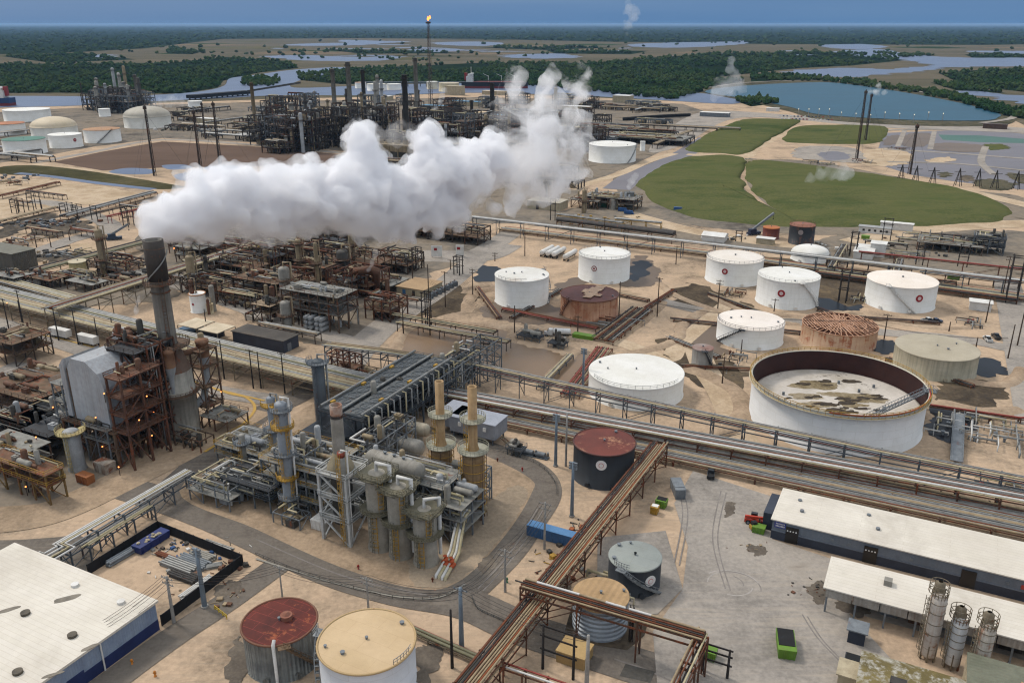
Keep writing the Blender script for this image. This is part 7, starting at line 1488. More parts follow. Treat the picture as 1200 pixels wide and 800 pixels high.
t = thing('excavator_arm', 'yellow raised excavator arm in the dark units under the steam', 'excavator', P(306, 312)); q = P(306, 312); m = MB(); m.box(q + EZ * 1.2, (4, 2.6, 1.6)); m.build('body', YEL, t); m = MB(); m.tube([q + EZ * 2, q + V((-3, 0, 6)), q + V((1, 0, 11))], .55, 8); m.build('arm', YEL, t)
for px, lab in (((795, 247), 'blue van at the foot of the grass mound'), ((737, 251), 'blue car among pump house machines'), ((730, 248), 'dark blue van among pump house machines')):
    t = thing('van', lab, 'van', P(*px), math.radians(-20)); m = MB(); m.hexa([V(p) for p in ((-3, -1, .4), (3, -1, .4), (3, 1, .4), (-3, 1, .4))], [V(p) for p in ((-2.9, -.9, 2.3), (2, -.9, 2.3), (2, .9, 2.3), (-2.9, .9, 2.3))]); m.build('body', BLU, t, local=True); wheels(t, (-2, 2), 2, .4)
rp_ = random.Random(3)
for k in range(30):   # car park beside the reservoir
    r_, c_ = divmod(k, 15); q = P(914 + c_ * 4.2 + r_ * 2, 136.5 + r_ * 3.2 + c_ * .12); cc = rp_.choice(['2a2c30', 'a9a9a8', '4a4e55', '7a2a26', '2c3a52', 'c5c4c0'])
    t = thing('parked_car', 'small parked car in the lot beside the reservoir bank', 'car', q, math.radians(80), 'cars parked by the reservoir'); m = MB(); m.hexa([V(p) for p in ((-2.2, -.9, .3), (2.2, -.9, .3), (2.2, .9, .3), (-2.2, .9, .3))], [V(p) for p in ((-2.1, -.85, .9), (2.1, -.85, .9), (2.1, .85, .9), (-2.1, .85, .9))]); m.hexa([V(p) for p in ((-1.5, -.8, .9), (1.1, -.8, .9), (1.1, .8, .9), (-1.5, .8, .9))], [V(p) for p in ((-1.1, -.65, 1.5), (.5, -.65, 1.5), (.5, .65, 1.5), (-1.1, .65, 1.5))]); m.build('body', M('paint_' + cc, cc, cc, .4, .4), t, local=True)
# tank wagons on the siding
for k in range(16):
    q = P(735 + k * 4.6, 141.5 - k * .42 + (k / 16) ** 2 * 2); t = thing('tank_wagon', 'black rail tank wagon in the long siding row by the mound', 'rail wagon', q, math.radians(18), 'tank wagons on the siding'); m = MB(); m.drum((-5.5, 0, 2.6), (5.5, 0, 2.6), 1.6, 10, .2); m.build('barrel', BLK, t, local=True); m = MB(); m.box((0, 0, .8), (12, 2.4, .5)); m.build('frame', DARKM, t, local=True)
# tanker ships on the river
def ship(label, px, rz, L, hullc, boot, group=None):
    t = thing('tanker_ship', label, 'ship', P(*px), rz); B = L * .16; n = 10
    def sec(s, z0, z1):
        out = []
        for i in range(n + 1):
            u = -L / 2 + L * i / n; f = 1 if u < L * .3 else max(.03, 1 - ((u - L * .3) / (L * .2)) ** 2)
            out.append((u, B / 2 * f * s))
        return out
    for nm, z0, z1, mt, sc_ in (('boot_topping', 0, 4, boot, .97), ('hull', 4, 11, hullc, 1)):
        A = sec(1, 0, 0); pl = [(u, v * sc_) for u, v in A] + [(u, -v * sc_) for u, v in reversed(A)]; MB().prism(pl, z0, z1).build(nm, mt, t, local=True)
    m = MB(); m.box((0, 0, 11.1), (L * .86, B * .8, .3)); m.build('deck', M('deck_red', '7d2a28', '6b2422', .1, .7), t, local=True)
    m = MB(); m.box((-L * .38, 0, 16), (L * .1, B * .9, 10)); m.box((-L * .37, 0, 22.5), (L * .07, B * .8, 4)); m.box((-L * .35, 0, 25), (L * .04, B * 1.15, 2)); m.build('superstructure', WHITE, t, local=True)
    for z in (14, 17, 20): m = MB(); m.box((-L * .328, 0, z), (.3, B * .8, 1.0)); m.build('window_row', GLASSD, t, local=True)
    m = MB(); m.box((-L * .44, 0, 20), (L * .04, B * .35, 13)); m.build('funnel', M('funnel_red', '8f2c2c', '7b2525', .2, .6), t, local=True)
    m = MB(); m.beam((-L * .36, 0, 26), (-L * .36, 0, 37), .8); m.build('mast', WHITE, t, local=True)
    for u in (-.1, .1, .3): m = MB(); m.beam((L * u, 0, 11), (L * u, 0, 22), .8); m.beam((L * u, 0, 21), (L * u - 9, 0, 25), .6); m.build('deck_crane', WHITE, t, local=True)
    MB().tube([(-L * .28, 0, 13), (L * .4, 0, 13)], .8, 8).build('cargo_pipe', VD, t, local=True); return t
ship('red and black tanker with white bridge moored behind the refinery', (580, 103.5), math.radians(-4), 120, M('hull_black', '1c2028', '15181f', .05, .6), M('boot_red', '7b2a2a', '6a2323', .05, .6))
ship('blue hulled ship with orange funnel at the left frame edge', (-30, 124), math.radians(182), 110, M('hull_blue', '23406b', '1d365a', .05, .6), M('boot_red', '7b2a2a', '6a2323', .05, .6))
t = thing('pier', 'long dark coal pier on the far river bank', 'pier', P(250, 113)); m = MB(); a, b = P(222, 113.5, 5), P(290, 108, 5); m.beam(a, b, 16, 5); m.build('deck', M('pier_dark', '1f2126', '181a1e', .05, .9), t); m = MB(); m.beam(P(290, 107, 8), P(352, 97, 22), 4, 3); m.build('conveyor', VD, t)
for k in range(12): q = a.lerp(b, k / 11); m = MB(); m.beam(V((q.x, q.y, 0)), V((q.x, q.y, 3)), 2); m.build('pile', VD, t)
t = thing('jetty', 'thin pale jetty walkway along the river behind the tanks', 'jetty', P(460, 101)); a, b = P(420, 96.5, 8), P(572, 96.5, 8); m = MB(); m.beam(a, b, 5, 1.6); m.build('deck', GREYM, t)
for k in range(22): q = a.lerp(b, k / 21); m = MB(); m.beam(V((q.x, q.y, 0)), q, 1.4); m.build('pile', VD, t)
# ------------------------------------------------------------------ poles, masts, cables
WOOD = M('pole_wood', '4a3a2e', '392c22', .5, .9); STP = M('pole_steel_blue', '74808a', '66717b', .5, .5, .3); CNP = M('pole_concrete', '96928c', '827e78', .5, .8); BKP = M('pole_black', '2a2522', '201c1a', .5, .85)
POLES = {}
def pole(label, px, yt, kind='wood', arms=2, rz=None, group=None, name='utility_pole', r=.2, cat='pole', key=None):
    b = P(*px); h = zat(b, yt); t = thing(name, label, cat, b, 0, group); mt = {'wood': WOOD, 'steel': STP, 'conc': CNP, 'black': BKP}[kind]; rz = YAW if rz is None else rz
    MB().lathe([(r * 1.3, 0), (r, h * .6), (r * .8, h), (.01, h + .02)], b, 10).build('shaft', mt, t); ex = V((math.cos(rz), math.sin(rz), 0))
    for k in range(arms):
        z = h - .5 - k * 1.3; m = MB(); m.beam(b + EZ * z - ex * 1.5, b + EZ * z + ex * 1.5, .16)
        for s in (-1.3, -.5, .5, 1.3): m.beam(b + EZ * z + ex * s, b + EZ * (z + .4) + ex * s, .1)
        m.build('crossarm', mt if kind != 'steel' else GREYM, t)
    if kind == 'steel' and arms == 0:
        m = MB(); m.cyl(b, r * 1.8, .4, 12); m.build('base_plate', CNP, t)
        m = MB(); q = b + EZ * (h - .3)
        for k in range(3):
            for s in (-1, 1): m.beam(q + EZ * (-k * .7) - ex * .9 * s * .2, q + EZ * (-k * .7) + ex * s, .5, .4)
        m.build('lamp_cluster', GREYM, t)
    if key: POLES[key] = (b, h, ex)
    return t
for a in (
    ('stout blue grey floodlight mast at the compound fence corner', (240, 711), 642, 'steel', 0, .42, 'cm'), ('tall blue grey mast standing at the road bend past the shelters', (651, 546), 485, 'steel', 0, .36, 'rb'), ('blue grey mast between container and black tank', (670, 605), 541, 'steel', 0, .36, 'cb'), ('blue grey mast at the road junction carrying cables', (541, 758), 688, 'steel', 1, .4, 'rj'), ('blue grey mast standing in front of the clean white tank', (683, 456), 408, 'steel', 0, .36, 'wt'),
    ('grey concrete pole beside the compound fence', (204, 729), 675, 'conc', 2, .28, 'cf'), ('thin pole above the rust roofed tank', (331, 700), 663, 'conc', 1, .16, 'rt'), ('grey cable pole beside the tan roofed tank', (432, 716), 676, 'conc', 2, .2, 'tt'), ('bare black pole beside the tan roofed tank', (530, 782), 714, 'black', 0, .24, None), ('grey pole standing in the container yard', (592, 693), 643, 'conc', 2, .22, 'cy'), ('grey pole at the end of the blue container', (638, 643), 588, 'conc', 2, .22, 'be'), ('stout grey pole at the lower concrete road', (687, 812), 744, 'conc', 0, .35, 'lr'), ('grey cable pole on the white roofed hall edge', (56, 800), 766, 'black', 1, .25, 'wh'), ('dark pole by the long band behind the mast', (663, 546), 484, 'conc', 0, .25, None)):
    pole(a[0], a[1], a[2], a[3], a[4], r=a[5], key=a[6])
for k, (px, yt, lab) in enumerate((((263, 444), 399, 'first dark pole from the stack along the wide pipeway'), ((297, 455), 409, 'second dark pole from the stack along the wide pipeway'), ((306, 455), 412, 'dark pole close beside its twin along the wide pipeway'), ((334, 461), 413, 'dark pole nearest the rusty pipe stand on the wide pipeway'), ((69, 399), 361, 'dark pole between the two white box trailers'), ((92, 404), 363, 'dark pole behind the second white box trailer'), ((116, 405), 372, 'dark pole near the grey casing top'), ((134, 398), 373, 'dark pole behind the flue duct'), ((29, 392), 352, 'dark pole at the wide pipeway left end'), ((11, 388), 350, 'dark pole with orange lamp at the frame edge'), ((243, 392), 362, 'thin pole in front of the tan canopies'), ((30, 392), 340, 'lamp pole beside the dark pole group'))):
    pole(lab, px, yt, 'black', 1 if k % 2 else 0, r=.2)
for k, (px, yt, lab) in enumerate((((473, 393), 357, 'dark pole beside the pond road kerb'), ((522, 360), 318, 'dark pole at the substation corner'), ((554, 348), 315, 'dark pole beside the sandy dike of the plain white tank'), ((504, 393), 310, 'tallest pole of the four pole frame by the pond'), ((528, 316), 304, 'short dark pole on the tan substation roof side'), ((580, 306), 296, 'dark pole where the pond road meets the pipeline'), ((603, 392), 358, 'thin pole on the causeway by the grey sheds'), ((677, 390), 370, 'thin pole below the rusted flat tank'), ((484, 335), 290, 'dark pole beyond the substation'), ((725, 375), 330, 'dark pole beside the rusty pipe rack'), ((770, 371), 325, 'dark pole near the damp basin'), ((841, 362), 328, 'dark pole before the white tank with dark stair'), ((868, 417), 398, 'black pole in front of the low white tank'), ((907, 365), 350, 'short pole at the stair of the overlapping tank'), ((1010, 396), 370, 'thin pole beside the rusty rafters tank'), ((1112, 388), 377, 'short pole near the shed road'), ((1036, 397), 368, 'thin pole behind the beige mildewed tank'), ((1155, 378), 346, 'dark pole in front of the small white shed'), ((1181, 420), 380, 'dark roadside pole near white pickup'), ((1192, 405), 340, 'dark roadside pole by the pipeline end'), ((1174, 350), 300, 'tall dark pole at the far road corner'), ((1142, 415), 395, 'short dark pole beyond the dark pool'), ((845, 550) if False else (846, 452), 418, 'thin pole near the muddy track'), ((792, 310), 288, 'dark pole at the edge of ground pipes'), ((735, 300), 283, 'dark pole behind the red ring tank'), ((708, 276), 255, 'dark pole above the pale pipeline'), ((615, 300), 270, 'dark pole at the tube trailers'))):
    pole(lab, px, yt, 'wood', k % 3, r=.2)
# four pole frames
def hframe(label, px, yt, n, gap, name='pole_frame', rz=YAW):
    b = P(*px); h = zat(b, yt); t = thing(name, label, 'pole frame', b); ex = V((math.cos(rz), math.sin(rz), 0)); ey = V((-ex.y, ex.x, 0)); qs = [b + ex * gap * (k % 2) + ey * gap * (k // 2) for k in range(n)]
    for q in qs: MB().lathe([(.28, 0), (.2, h), (.01, h)], q, 8).build('leg', BKP, t)
    m = MB()
    for z in (.45, .75, .97): m.beam(qs[0] + EZ * h * z - ex * .6, qs[1] + EZ * h * z + ex * .6, .2, .3); (n > 2 and m.beam(qs[2] + EZ * h * z - ex * .6, qs[3] + EZ * h * z + ex * .6, .2, .3)); (n > 2 and m.beam(qs[0] + EZ * h * z, qs[2] + EZ * h * z, .2, .3))
    m.build('crossbeam', BKP, t)
for a in (('four legged dark pole frame beside the brown retention basin', (495, 384), 342, 4, 2.5), ('four legged dark pole frame on the grey road below the steam', (484, 315), 290, 4, 3), ('two legged dark portal frame beside the tan brick cube', (636, 783), 731, 2, 6.0), ('four legged dark pole frame near the white sign panels', (532, 322), 300, 4, 3), ('two legged pole frame holding lime bin at the yard edge', (823, 785), 752, 2, 4.5), ('dark pole frame standing in the oily pool', (982, 354), 320, 4, 3), ('dark pole frame between the overlapping tanks and the shed', (995, 300), 272, 4, 3), ('dark pole frame at the far pipeline start', (1033, 285), 255, 2, 4), ('dark pole frame along the red elevated pipe', (1073, 310), 287, 2, 3), ('dark pole frame near the frame edge road', (1122, 312), 286, 2, 4), ('dark pole frame at the pipeline corner', (1178, 355), 300, 4, 4), ('dark pole frame by the black tower tank', (862, 283), 270, 2, 3), ('dark pole frame in front of the pump house', (645, 258), 232, 2, 3), ('dark pole frame on the left sand by red pipes', (145, 265), 243, 4, 4), ('dark pole frame beside sand lot road', (72, 254), 238, 4, 5), ('dark pole frame behind the rubble field', (108, 258), 240, 2, 5), ('dark pole frame left of the sand lot', (14, 250), 233, 4, 5), ('dark pole frame beyond sand lot', (34, 247), 226, 4, 5), ('dark pole frame on the rubble edge', (85, 252), 240, 4, 4)): hframe(*a)
for k, (px, yt, lab) in enumerate((((43, 290), 272, 'rusty lamp pole beside the rubble field'), ((82, 282), 270, 'red lamp pole in the far left yard'), ((60, 290), 275, 'dark thin pole in front of white sand'), ((50, 248), 234, 'thin pole between sand lots'), ((22, 250), 232, 'thin pole behind left rubble'), ((92, 258), 246, 'thin pole at far left road'), ((160, 246), 232, 'thin pole beside red pipe row'), ((170, 254), 244, 'short thin pole left of the plume'), ((142, 252), 233, 'lamp pole by the red pipe row'))):
    pole(lab, px, yt, 'wood', 0, r=.22)
def mast(label, px, yt, w=1.6, mat=FDK, guy=True, name='lattice_mast', flame=False, plat=False):
    b = P(*px); h = zat(b, yt); t = thing(name, label, 'mast', b); m = MB(); n = max(8, int(h / 4.5)); cs = [V((math.cos(a), math.sin(a), 0)) for a in (.5, .5 + 2 * PI / 3, .5 + 4 * PI / 3)]
    for c in cs: m.beam(b + c * w, b + c * w * .55 + EZ * h, .35)
    for k in range(n):
        z0, z1 = h * k / n, h * (k + 1) / n; f0, f1 = 1 - .45 * k / n, 1 - .45 * (k + 1) / n
        for i in range(3): m.beam(b + cs[i] * w * f0 + EZ * z0, b + cs[(i + 1) % 3] * w * f1 + EZ * z1, .22); m.beam(b + cs[i] * w * f1 + EZ * z1, b + cs[(i + 1) % 3] * w * f1 + EZ * z1, .22)
    m.build('lattice_frame', mat, t); MB().tube([b, b + EZ * (h + 1.5)], .4, 8).build('flare_pipe', VD, t)
    m = MB(); m.lathe([(w * .8, h - 2), (w, h - 1.8), (w, h), (w * .5, h + .5)], b, 10); m.build('tip', FDK, t)
    if guy:
        for k in range(3):
            a = k * 2 * PI / 3 + .3; MB().tube([b + EZ * h * .92, b + V((math.cos(a), math.sin(a), 0)) * h * .5], .05, 4).build('guy_wire', DARKM, t)
    return t, b, h
t, b, h = mast('tallest flare mast with a small burning flame at its tip', (505, 128), 26, 3.4, M('mast_red_brown', '5a4640', '4a3934', .1, .8), False, 'flare_stack')
m = MB(); m.lathe([(.4, 0), (1.3, 1.2), (1.5, 2.4), (.8, 4.5), (.05, 6)], b + EZ * (h + 1.5), 12); fl = m.build('flame', emit('flame_glow', 'ff8a3c', 3), t)
m = MB(); m.lathe([(.4, 0), (1.4, 1.2), (.9, 3), (.05, 4.5)], b + EZ * (h + 3) + V((2.5, 0, .8)), 10); m.build('flame', emit('flame_glow', 'ff8a3c', 3), t)
for lab, px, yt, w_ in (('dark guyed mast tallest of the trio above the brown basin', (236, 206), 130, 1.5), ('dark guyed mast on the far side of the brown basin trio', (258, 194), 121, 1.5), ('dark guyed mast near the domed tank at the basin edge', (181, 206), 125, 1.4), ('brown mast standing behind the trio at the far basin edge', (241, 163), 121, 1.2), ('dark guyed flare mast with white vapour between mounds and reservoir', (1004, 186), 107, 1.4), ('second guyed flare mast close behind the vapour mast', (1014, 166), 111, 1.4), ('lone dark guyed mast in the settling ponds', (1066, 204), 147, 1.5), ('thin mast on the tiny grey far shore near towers', (98, 122), 98, 1.2)): mast(lab, px, yt, w_)
# pylons along the pond edge
for k, px in enumerate(((1055, 213), (1072, 215), (1092, 217), (1122, 218), (1145, 219), (1165, 221), (1190, 222))):
    b = P(*px); t = thing('pylon', 'small dark steel pylon among the settling pond shallows', 'pylon', b, 0, 'pylons in the settling pond'); h = 13; m = MB()
    for s in (-1, 1): m.beam(b + V((s * 3, 0, 0)), b + V((0, 0, h)), .35); m.beam(b + V((0, s * 3, 0)), b + V((0, 0, h)), .35)
    m.beam(b + V((-4, 0, h * .8)), b + V((4, 0, h * .8)), .3); m.beam(b + V((-2, 0, h * .35)), b + V((2, 0, h * .35)), .3); m.build('lattice_frame', FFAR, t)
def cable(label, a, b, offs, sag=1.5, r=.045, group=None):
    a, b = V(a), V(b); d = (b - a); d.z = 0; s = V((-d.y, d.x, 0)).normalized(); t = thing('overhead_cable', label, 'cable', (a.x, a.y, 0), 0, group)
    for o, dz in offs: MB().tube([a.lerp(b, k / 10) + s * o + EZ * (dz - 4 * sag * (k / 10) * (1 - k / 10)) for k in range(11)], r, 4).build('wire', PD, t)
def top(k, dz=-.4): b, h, ex = POLES[k]; return b + EZ * (h + dz)
W4 = [(-1.3, 0), (-.5, 0), (.5, 0), (1.3, 0), (-1.3, -1.3), (1.3, -1.3)]
cable('cables strung over the white roof to the compound pole', top('wh'), top('cf'), W4); cable('cables from the compound pole towards the rust roofed tank pole', top('cf'), top('rt'), W4[:4]); cable('cables between the two poles above the near tanks', top('rt'), top('tt'), W4[:4]); cable('cables from the tan tank pole to the junction mast', top('tt'), top('rj'), W4); cable('cables from junction mast to the container yard pole', top('rj'), top('cy'), W4); cable('cables from container yard pole to the container end pole', top('cy'), top('be'), W4); cable('cables crossing the lower road to the stout pole', top('rj'), top('lr'), W4[:4])
cable('cable line across the brown retention basin', P(504, 330, 9), P(683, 400, 10), W4[:3], 2.5); cable('cable line beside the pond road', P(473, 370, 9), P(554, 325, 9), W4[:3], 1.5); cable('far cable line across the tank farm', P(725, 345, 9), P(1010, 375, 9), W4[:2], 3, .06); cable('far cable line past the shed road', P(1010, 375, 9), P(1181, 395, 9), W4[:2], 2, .06)
cable('guide cable from wide pipeway poles', P(69, 372, 10), P(134, 382, 10), W4[:3]); cable('cable line over the wide pipeway', P(263, 410, 10), P(334, 425, 10), W4[:3])
# ------------------------------------------------------------------ litter of the yards
rs = random.Random(21)
def heap(label, px, n, spread, mats, size=(.3, 1.2), name='scrap_heap'):
    q = P(*px); t = thing(name, label, 'scrap heap', q)
    if spread >= 7: t['kind'] = 'stuff'
    for mt in mats:
        m = MB()
        for k in range(n // len(mats)):
            c = q + V((rs.gauss(0, spread), rs.gauss(0, spread * .7), 0)); s = rs.uniform(*size)
            if rs.random() < .5: a = rs.uniform(0, 6.3); m.beam(c + EZ * .1, c + V((math.cos(a) * s * 1.6, math.sin(a) * s * 1.6, .1 + rs.random() * .3)), .14)
            else: m.box(c + EZ * s * .3, (s, s * rs.uniform(.5, 1.2), s * .6), rs.uniform(0, 3))
        m.build('debris_pile', mt, t)
heap('scrap and pallets near the rusty bridge below the container', (655, 668), 34, 3, [PG, PR, VD]); heap('loose drums and fittings beside the blue container', (680, 620), 24, 3, [PG, VD, PO]); heap('loose parts around the pole at the container', (640, 650), 14, 3, [VD, YEL]); heap('scattered debris along the road side at the compound', (262, 665), 26, 4, [VB, VD]); heap('pipe fittings and boxes stored inside the screened compound', (228, 652), 60, 5, [PG, VD, PW, BLU], (.3, 1.0)); heap('loose fittings by the skip inside the screened compound', (200, 640), 24, 3, [PG, VD], (.3, .9)); heap('yard debris by the long brown crates', (250, 700), 18, 3, [VB, PT])
heap('scrap at the corner of the concrete yard and shed', (952, 692), 20, 3, [VB, VD], (.2, .7)); heap('rubbish near the warehouse corner', (884, 638), 10, 2.5, [VB, PT], (.2, .6)); heap('dark rubble heap between sand lots far left', (70, 262), 70, 10, [VD, GREYM, VB], (1, 2.5)); heap('dark rubble heap at the frame edge', (35, 262), 60, 10, [VD, GREYM], (1, 2.5)); heap('equipment laid out on the left sand', (62, 298), 60, 9, [VD, GREYM, PT], (1, 2.5)); heap('stored steel along the drainage strip', (20, 208), 50, 16, [VD, GREYM], (1, 3)); heap('construction clutter behind the crane tank', (965, 290), 40, 7, [VG, VD, WHITE], (.6, 2)); heap('construction clutter in the yard near dirt mound', (1080, 292), 60, 12, [VG, VD, FTN], (.6, 2)); heap('clutter between the small silo and the dirt road', (850, 432), 24, 4, [VD, PG]); heap('machine clutter beyond the grey machine row', (690, 235), 40, 9, [VG, VT, WHITE], (.8, 2.4)); heap('yard clutter below the tan pump house', (700, 258), 40, 9, [VG, VT, YEL], (.6, 2)); heap('clutter on the far yard behind the pipeline', (850, 280), 30, 6, [WHITE, VD], (.6, 2)); heap('equipment field before the domed tank', (215, 150), 60, 20, [VD, VG, WHITE], (1.5, 4)); heap('equipment field in the middle of the refinery', (570, 160), 70, 25, [VD, VG, WHITE, PO], (1.5, 4)); heap('equipment field beside the wide white tank', (715, 150), 60, 22, [VG, WHITE, VD], (1.5, 4)); heap('equipment field left of the tank wagons', (770, 165), 60, 16, [VG, WHITE, VD], (1.5, 4))
for px, w_, d_, lab in (((632, 402), 9, 4, 'dark grated pump skid on the causeway'), ((660, 410), 6, 4, 'second dark pump skid close by the lime skip'), ((598, 545) if False else (610, 536), 4, 3, 'pump skid at the road bend beside the shelter stair')):
    block('pump_skid', lab, px, w_, d_, [1.6], (3, 1), FSL, DKD, .22, 6, cl=[VD, VG], cat='pump skid', rp=False)
for px, lab in (((620, 533), 'grey pump set beside the shelter stair'), ((634, 536), 'grey pump set nearest the road bend mast')):
    q = P(*px); t = thing('pump_set', lab, 'pump', q, YAW); m = MB(); m.tube([(-1.6, 0, 1), (1.2, 0, 1)], .7, 12); m.build('motor', GREYM, t, local=True); m = MB(); m.box((0, 0, .2), (4.4, 1.8, .3)); m.build('base_frame', FSL, t, local=True); m = MB(); m.tube([(1.6, 0, 1), (2.0, 0, 1), (2.0, 0, 2)], .35, 8); m.build('discharge_pipe', PG, t, local=True)
for k in range(12):
    px = (985 + k * 17 if k < 8 else 935 + (k - 8) * 12, 141 + (k % 3) * 1.5 if k < 8 else 137); b_ = P(*px); t = thing('lamp_post', 'lit lamp post along the reservoir bank road', 'lamp post', b_, 0, 'lamp posts by the reservoir'); MB().tube([b_, b_ + EZ * 9], .3, 6).build('post', CNP, t); m = MB(); m.ico(b_ + EZ * 9.4, .5); m.build('lamp', emit('lamp_white', 'ffe9c0', 1.6), t)
# barriers, markers
t = thing('pipe_gate', 'yellow pipe barrier at the kerb of the compound road', 'barrier', P(258, 720)); a, b = P(252, 714), P(266, 725); m = MB()
for z in (.5, 1.0): m.beam(a + EZ * z, b + EZ * z, .12)
for k in range(4): q = a.lerp(b, k / 3); m.beam(q, q + EZ * 1.1, .14)
m.build('rail', M('barrier_yellow', 'c9a828', 'b3951f', .5, .5), t)
for k, (px, lab) in enumerate((((155, 778), 'orange marker post beside the hall road'), ((182, 792), 'orange marker post nearer the frame bottom'), ((612, 552), 'red hydrant at the inner road bend'), ((583, 541), 'short brown bollard inside the road bend'), ((507, 682), 'brown hydrant by the orange pipe ends'), ((594, 682), 'green hydrant beside the container yard pole'), ((420, 667), 'small red marker by the drum row'))):
    q = P(*px); t = thing('hydrant' if 'hydrant' in lab else 'marker_post', lab, 'hydrant' if 'hydrant' in lab else 'marker', q); mt = [M('post_orange', 'c47a2a', 'ab6a22', .5, .6), M('post_red', '97322a', '822a23', .5, .6), M('post_green', '2a6b4c', '235c41', .5, .6), PR][0 if k < 2 else 2 if k == 5 else 1 if k in (2, 6) else 3]
    m = MB(); m.lathe([(.28, 0), (.28, .1), (.17, .12), (.17, .9), (.24, .95), (.2, 1.15), (.02, 1.25)], q, 10); m.build('body', mt, t); m = MB(); m.tube([q + V((-.32, 0, .75)), q + V((.32, 0, .75))], .1, 8); m.build('cap', mt, t)
# low fence beside the unit kerb
t = thing('kerb_fence', 'low dark post fence following the centre unit kerb', 'fence', P(400, 686)); pl = catmull([P(*p) for p in ((300, 651), (350, 671), (400, 686), (460, 701), (505, 702), (535, 694))], 4); m = MB(); railing(m, pl, h=.9, step=2.5, t=.08); m.build('rail', M('fence_dark', '4a4a46', '3c3c39', .5, .8), t)
t = thing('kerb_fence', 'low post fence round the road bend beside the shelters', 'fence', P(625, 545)); pl = catmull([P(*p) for p in ((560, 524), (600, 534), (632, 546), (650, 566), (652, 580))], 4); m = MB(); railing(m, pl, h=.9, step=2.5, t=.08); m.build('rail', M('fence_dark', '4a4a46', '3c3c39', .5, .8), t)
t = thing('kerb_fence', 'low stone edging round the container yard corner', 'fence', P(560, 715)); pl = catmull([P(*p) for p in ((553, 700), (560, 714), (585, 726), (610, 737))], 4); m = MB(); railing(m, pl, h=.6, step=1.5, t=.1); m.build('rail', M('fence_dark', '4a4a46', '3c3c39', .5, .8), t)
# ------------------------------------------------------------------ steam
def cp(px, py, dep):
    return V((0, 0, CAMH)) + V((0, CP, -SP)) * dep + V(((px - 600) / FOC * dep, 0, 0)) + V((0, SP, CP)) * ((400 - py) / FOC * dep)
def steam(name, label, blobs, dens, vox=1.3, lumps=22, disp=1.0, seed=1, wisp=0.0, nsc=.05, thr=.5, aniso=.2, cat='steam', fall=None, steps=1.0, grow=1.0, parent=None):
    rr = random.Random(seed); mb = MB()
    for px, py, r, dep in blobs:
        c = cp(px, py, dep); R_ = r * grow * dep / FOC; mb.ico(c, R_ * .93, .08, 1, rr)
        for k in range(lumps):
            d = V((rr.gauss(0, 1), rr.gauss(0, 1), rr.gauss(.25, 1))).normalized(); q = R_ * rr.uniform(.18, .5); p = c + d * (R_ - q * .2); mb.ico(p, q, .1, 1, rr)
            for j in range(3):
                e = (d + V((rr.gauss(0, .7), rr.gauss(0, .7), rr.gauss(0, .7)))).normalized(); mb.ico(p + e * q * .8, q * rr.uniform(.3, .5), .1, 1, rr)
    me = bpy.data.meshes.new(name + '_rough'); me.from_pydata(mb.v, [], mb.f); o = bpy.data.objects.new(name, me); COL.objects.link(o)
    md = o.modifiers.new('remesh', 'REMESH'); md.mode = 'VOXEL'; md.voxel_size = vox
    sm = o.modifiers.new('smooth', 'SMOOTH'); sm.iterations = 2; sm.factor = .5
    dg = bpy.context.evaluated_depsgraph_get(); m2 = bpy.data.meshes.new_from_object(o.evaluated_get(dg)); o.modifiers.clear(); o.data = m2; bpy.data.meshes.remove(me)
    n = len(m2.vertices); co = np.empty(n * 3); m2.vertices.foreach_get('co', co); co = co.reshape(-1, 3); no = np.empty(n * 3); m2.vertices.foreach_get('normal', no); no = no.reshape(-1, 3)
    ds = np.array([1.1 - abs(mnoise.noise(V(p) * .12)) * 3 + .75 * (1 - abs(mnoise.noise(V(p) * .3)) * 2.6) + .4 * (1 - abs(mnoise.noise(V(p) * .65)) * 2.6) for p in co]); co = co + no * ((ds - ds.mean()) * disp)[:, None]
    m2.vertices.foreach_set('co', co.ravel()); m2.update()
    md = o.modifiers.new('remesh', 'REMESH'); md.mode = 'VOXEL'; md.voxel_size = vox * .85
    dg = bpy.context.evaluated_depsgraph_get(); m3 = bpy.data.meshes.new_from_object(o.evaluated_get(dg)); o.modifiers.clear(); o.data = m3; bpy.data.meshes.remove(m2); m2 = m3
    m2.polygons.foreach_set('use_smooth', [True] * len(m2.polygons))
    m = bpy.data.materials.new(name + '_vapour'); t = NT(m); v = t.n('VolumePrincipled'); v.inputs['Color'].default_value = (.955, .955, .962, 1); v.inputs['Anisotropy'].default_value = aniso
    if wisp or fall:
        pos = t.n('NewGeometry').outputs['Position']
        nz = t.noise(pos, nsc, 5, .62, .8); f = t.ramp(nz, [(max(0, thr - .12), (0, 0, 0)), (thr + .14, (1, 1, 1))])
        k = t.math('MULTIPLY', f, dens)
        t.l(k, v.inputs['Density'])
    else: v.inputs['Density'].default_value = dens
    t.l(v.outputs[0], t.n('OutputMaterial').inputs['Volume']); m2.materials.clear(); m2.materials.append(m)
    (o.__setattr__('parent', parent) if parent else tag(o, label, cat)); m.cycles.volume_step_rate = steps if hasattr(m, 'cycles') else 1
    return o
D0 = depth(P(214, 515) + V((0, 0, 50)))
def dp(x): return 236 + (x - 180) * .26
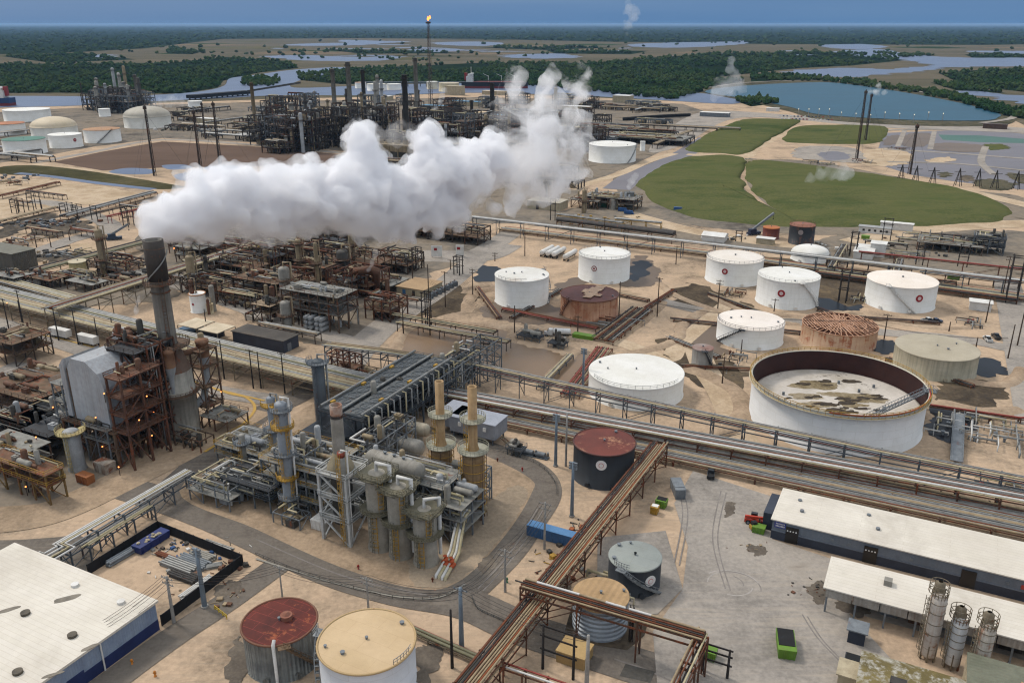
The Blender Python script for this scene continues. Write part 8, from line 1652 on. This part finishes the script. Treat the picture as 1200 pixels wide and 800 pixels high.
core = [(180, 271, 14), (190, 262, 22), (212, 250, 30), (240, 240, 35), (270, 238, 37), (300, 236, 37), (332, 233, 35), (362, 230, 36), (392, 230, 37), (422, 234, 38), (408, 205, 20), (424, 186, 20), (424, 164, 17), (414, 158, 13), (430, 152, 9), (440, 202, 22), (458, 232, 36), (480, 228, 32), (488, 198, 20), (496, 172, 17), (503, 158, 13), (512, 222, 34), (524, 190, 22), (540, 210, 32), (552, 182, 18), (575, 190, 24), (578, 170, 15), (500, 254, 22), (530, 250, 18), (462, 260, 24), (430, 255, 18), (400, 248, 16), (350, 258, 16), (300, 264, 16), (328, 270, 14), (330, 281, 8), (250, 264, 16), (215, 266, 14), (476, 272, 13), (450, 272, 9), (290, 212, 13), (325, 206, 13), (250, 216, 12), (371, 204, 13)]
sp_ = thing('steam_plume', 'huge white steam plume drifting away from the tall stack', 'steam')
CB = [(x, y, r, dp(x)) for x, y, r in core]
steam('steam_core', None, CB, .45, .75, 34, 1.5, 3, grow=.88, parent=sp_)
steam('steam_veil', None, CB, .34, 1.2, 22, 1.7, 5, grow=1.1, wisp=1, nsc=.12, thr=.535, steps=.1, parent=sp_)
tail = [(572, 205, 24), (560, 222, 17), (585, 180, 24), (545, 232, 15), (605, 190, 34), (598, 165, 26), (600, 140, 22), (598, 114, 17), (604, 94, 13), (632, 190, 34), (640, 160, 28), (642, 128, 20), (640, 104, 12), (650, 86, 9), (664, 178, 28), (668, 140, 22), (676, 110, 16), (686, 92, 11), (678, 80, 6), (678, 200, 16), (650, 212, 20), (622, 226, 20), (600, 240, 13), (580, 248, 9), (690, 150, 9), (662, 90, 6)]
steam('steam_cloud', 'ragged thinning end of the steam plume rising before the river', [(x, y, r, dp(x)) for x, y, r in tail], .34, 1.3, 18, 2.0, 8, wisp=1, nsc=.07, thr=.545, steps=.1)
for lab, bl, de, ns in (
    ('thin white vapour wisp hanging before the blue reservoir', [(852, 100, 13, 1250), (862, 96, 10, 1250), (840, 108, 10, 1250), (856, 82, 7, 1250), (858, 70, 5, 1250), (870, 105, 6, 1250)], .03, .02),
    ('faint vapour wisp crossing the horizon', [(738, 12, 8, 2600), (742, 20, 7, 2600), (736, 30, 6, 2600), (747, 14, 5, 2600), (736, 4, 5, 2600), (734, 40, 3, 2600)], .012, .012),
    ('low white vapour wisp over the large grass mound', [(975, 202, 12, 560), (988, 203, 12, 560), (962, 205, 9, 560), (996, 205, 7, 560), (950, 210, 7, 560)], .05, .05),
    ('small white vapour puff above the guyed flare masts', [(1018, 107, 4, 950), (1027, 108, 5, 950), (1036, 109, 4, 950), (1030, 101, 4, 950)], .09, .05),
    ('slender vapour column rising by the grey casing', [(155, 384, 4, 262), (157, 375, 4.5, 262), (160, 364, 5, 262), (162, 354, 4, 262), (163, 347, 3, 262)], .3, .2),
    ('grey vapour drifting over the cooling tower', [(465, 160, 16, 560), (485, 162, 14, 560), (445, 158, 11, 560), (500, 168, 12, 560), (470, 150, 9, 560)], .035, .03),
    ('white vapour drift among the far left refinery tanks', [(180, 122, 5, 1000), (188, 121, 5.5, 1000), (196, 120, 6, 1000), (204, 119, 7, 1000), (213, 121, 6, 1000), (222, 122, 5, 1000)], .05, .03),
    ('small vapour jet between the far grey stacks', [(519, 113, 4, 950), (521, 106, 4, 950), (516, 120, 4, 950), (510, 128, 4, 950)], .07, .05),
    ('vapour puff at the bent duct by the pond road', [(436, 309, 4, 330), (438, 301, 4, 330), (440, 295, 5, 330), (432, 316, 3.5, 330)], .2, .12),
    ('vapour curl over the grey cylinder tank by the canal', [(737, 220, 4, 470), (740, 213, 5, 470), (745, 206, 5, 470)], .1, .1),
): steam('steam_wisp', lab, bl, de, max(.5, bl[0][2] * bl[0][3] / FOC * .1), 10, bl[0][2] * bl[0][3] / FOC * .05, int(bl[0][0]), wisp=1, nsc=ns, thr=.47, steps=.3)
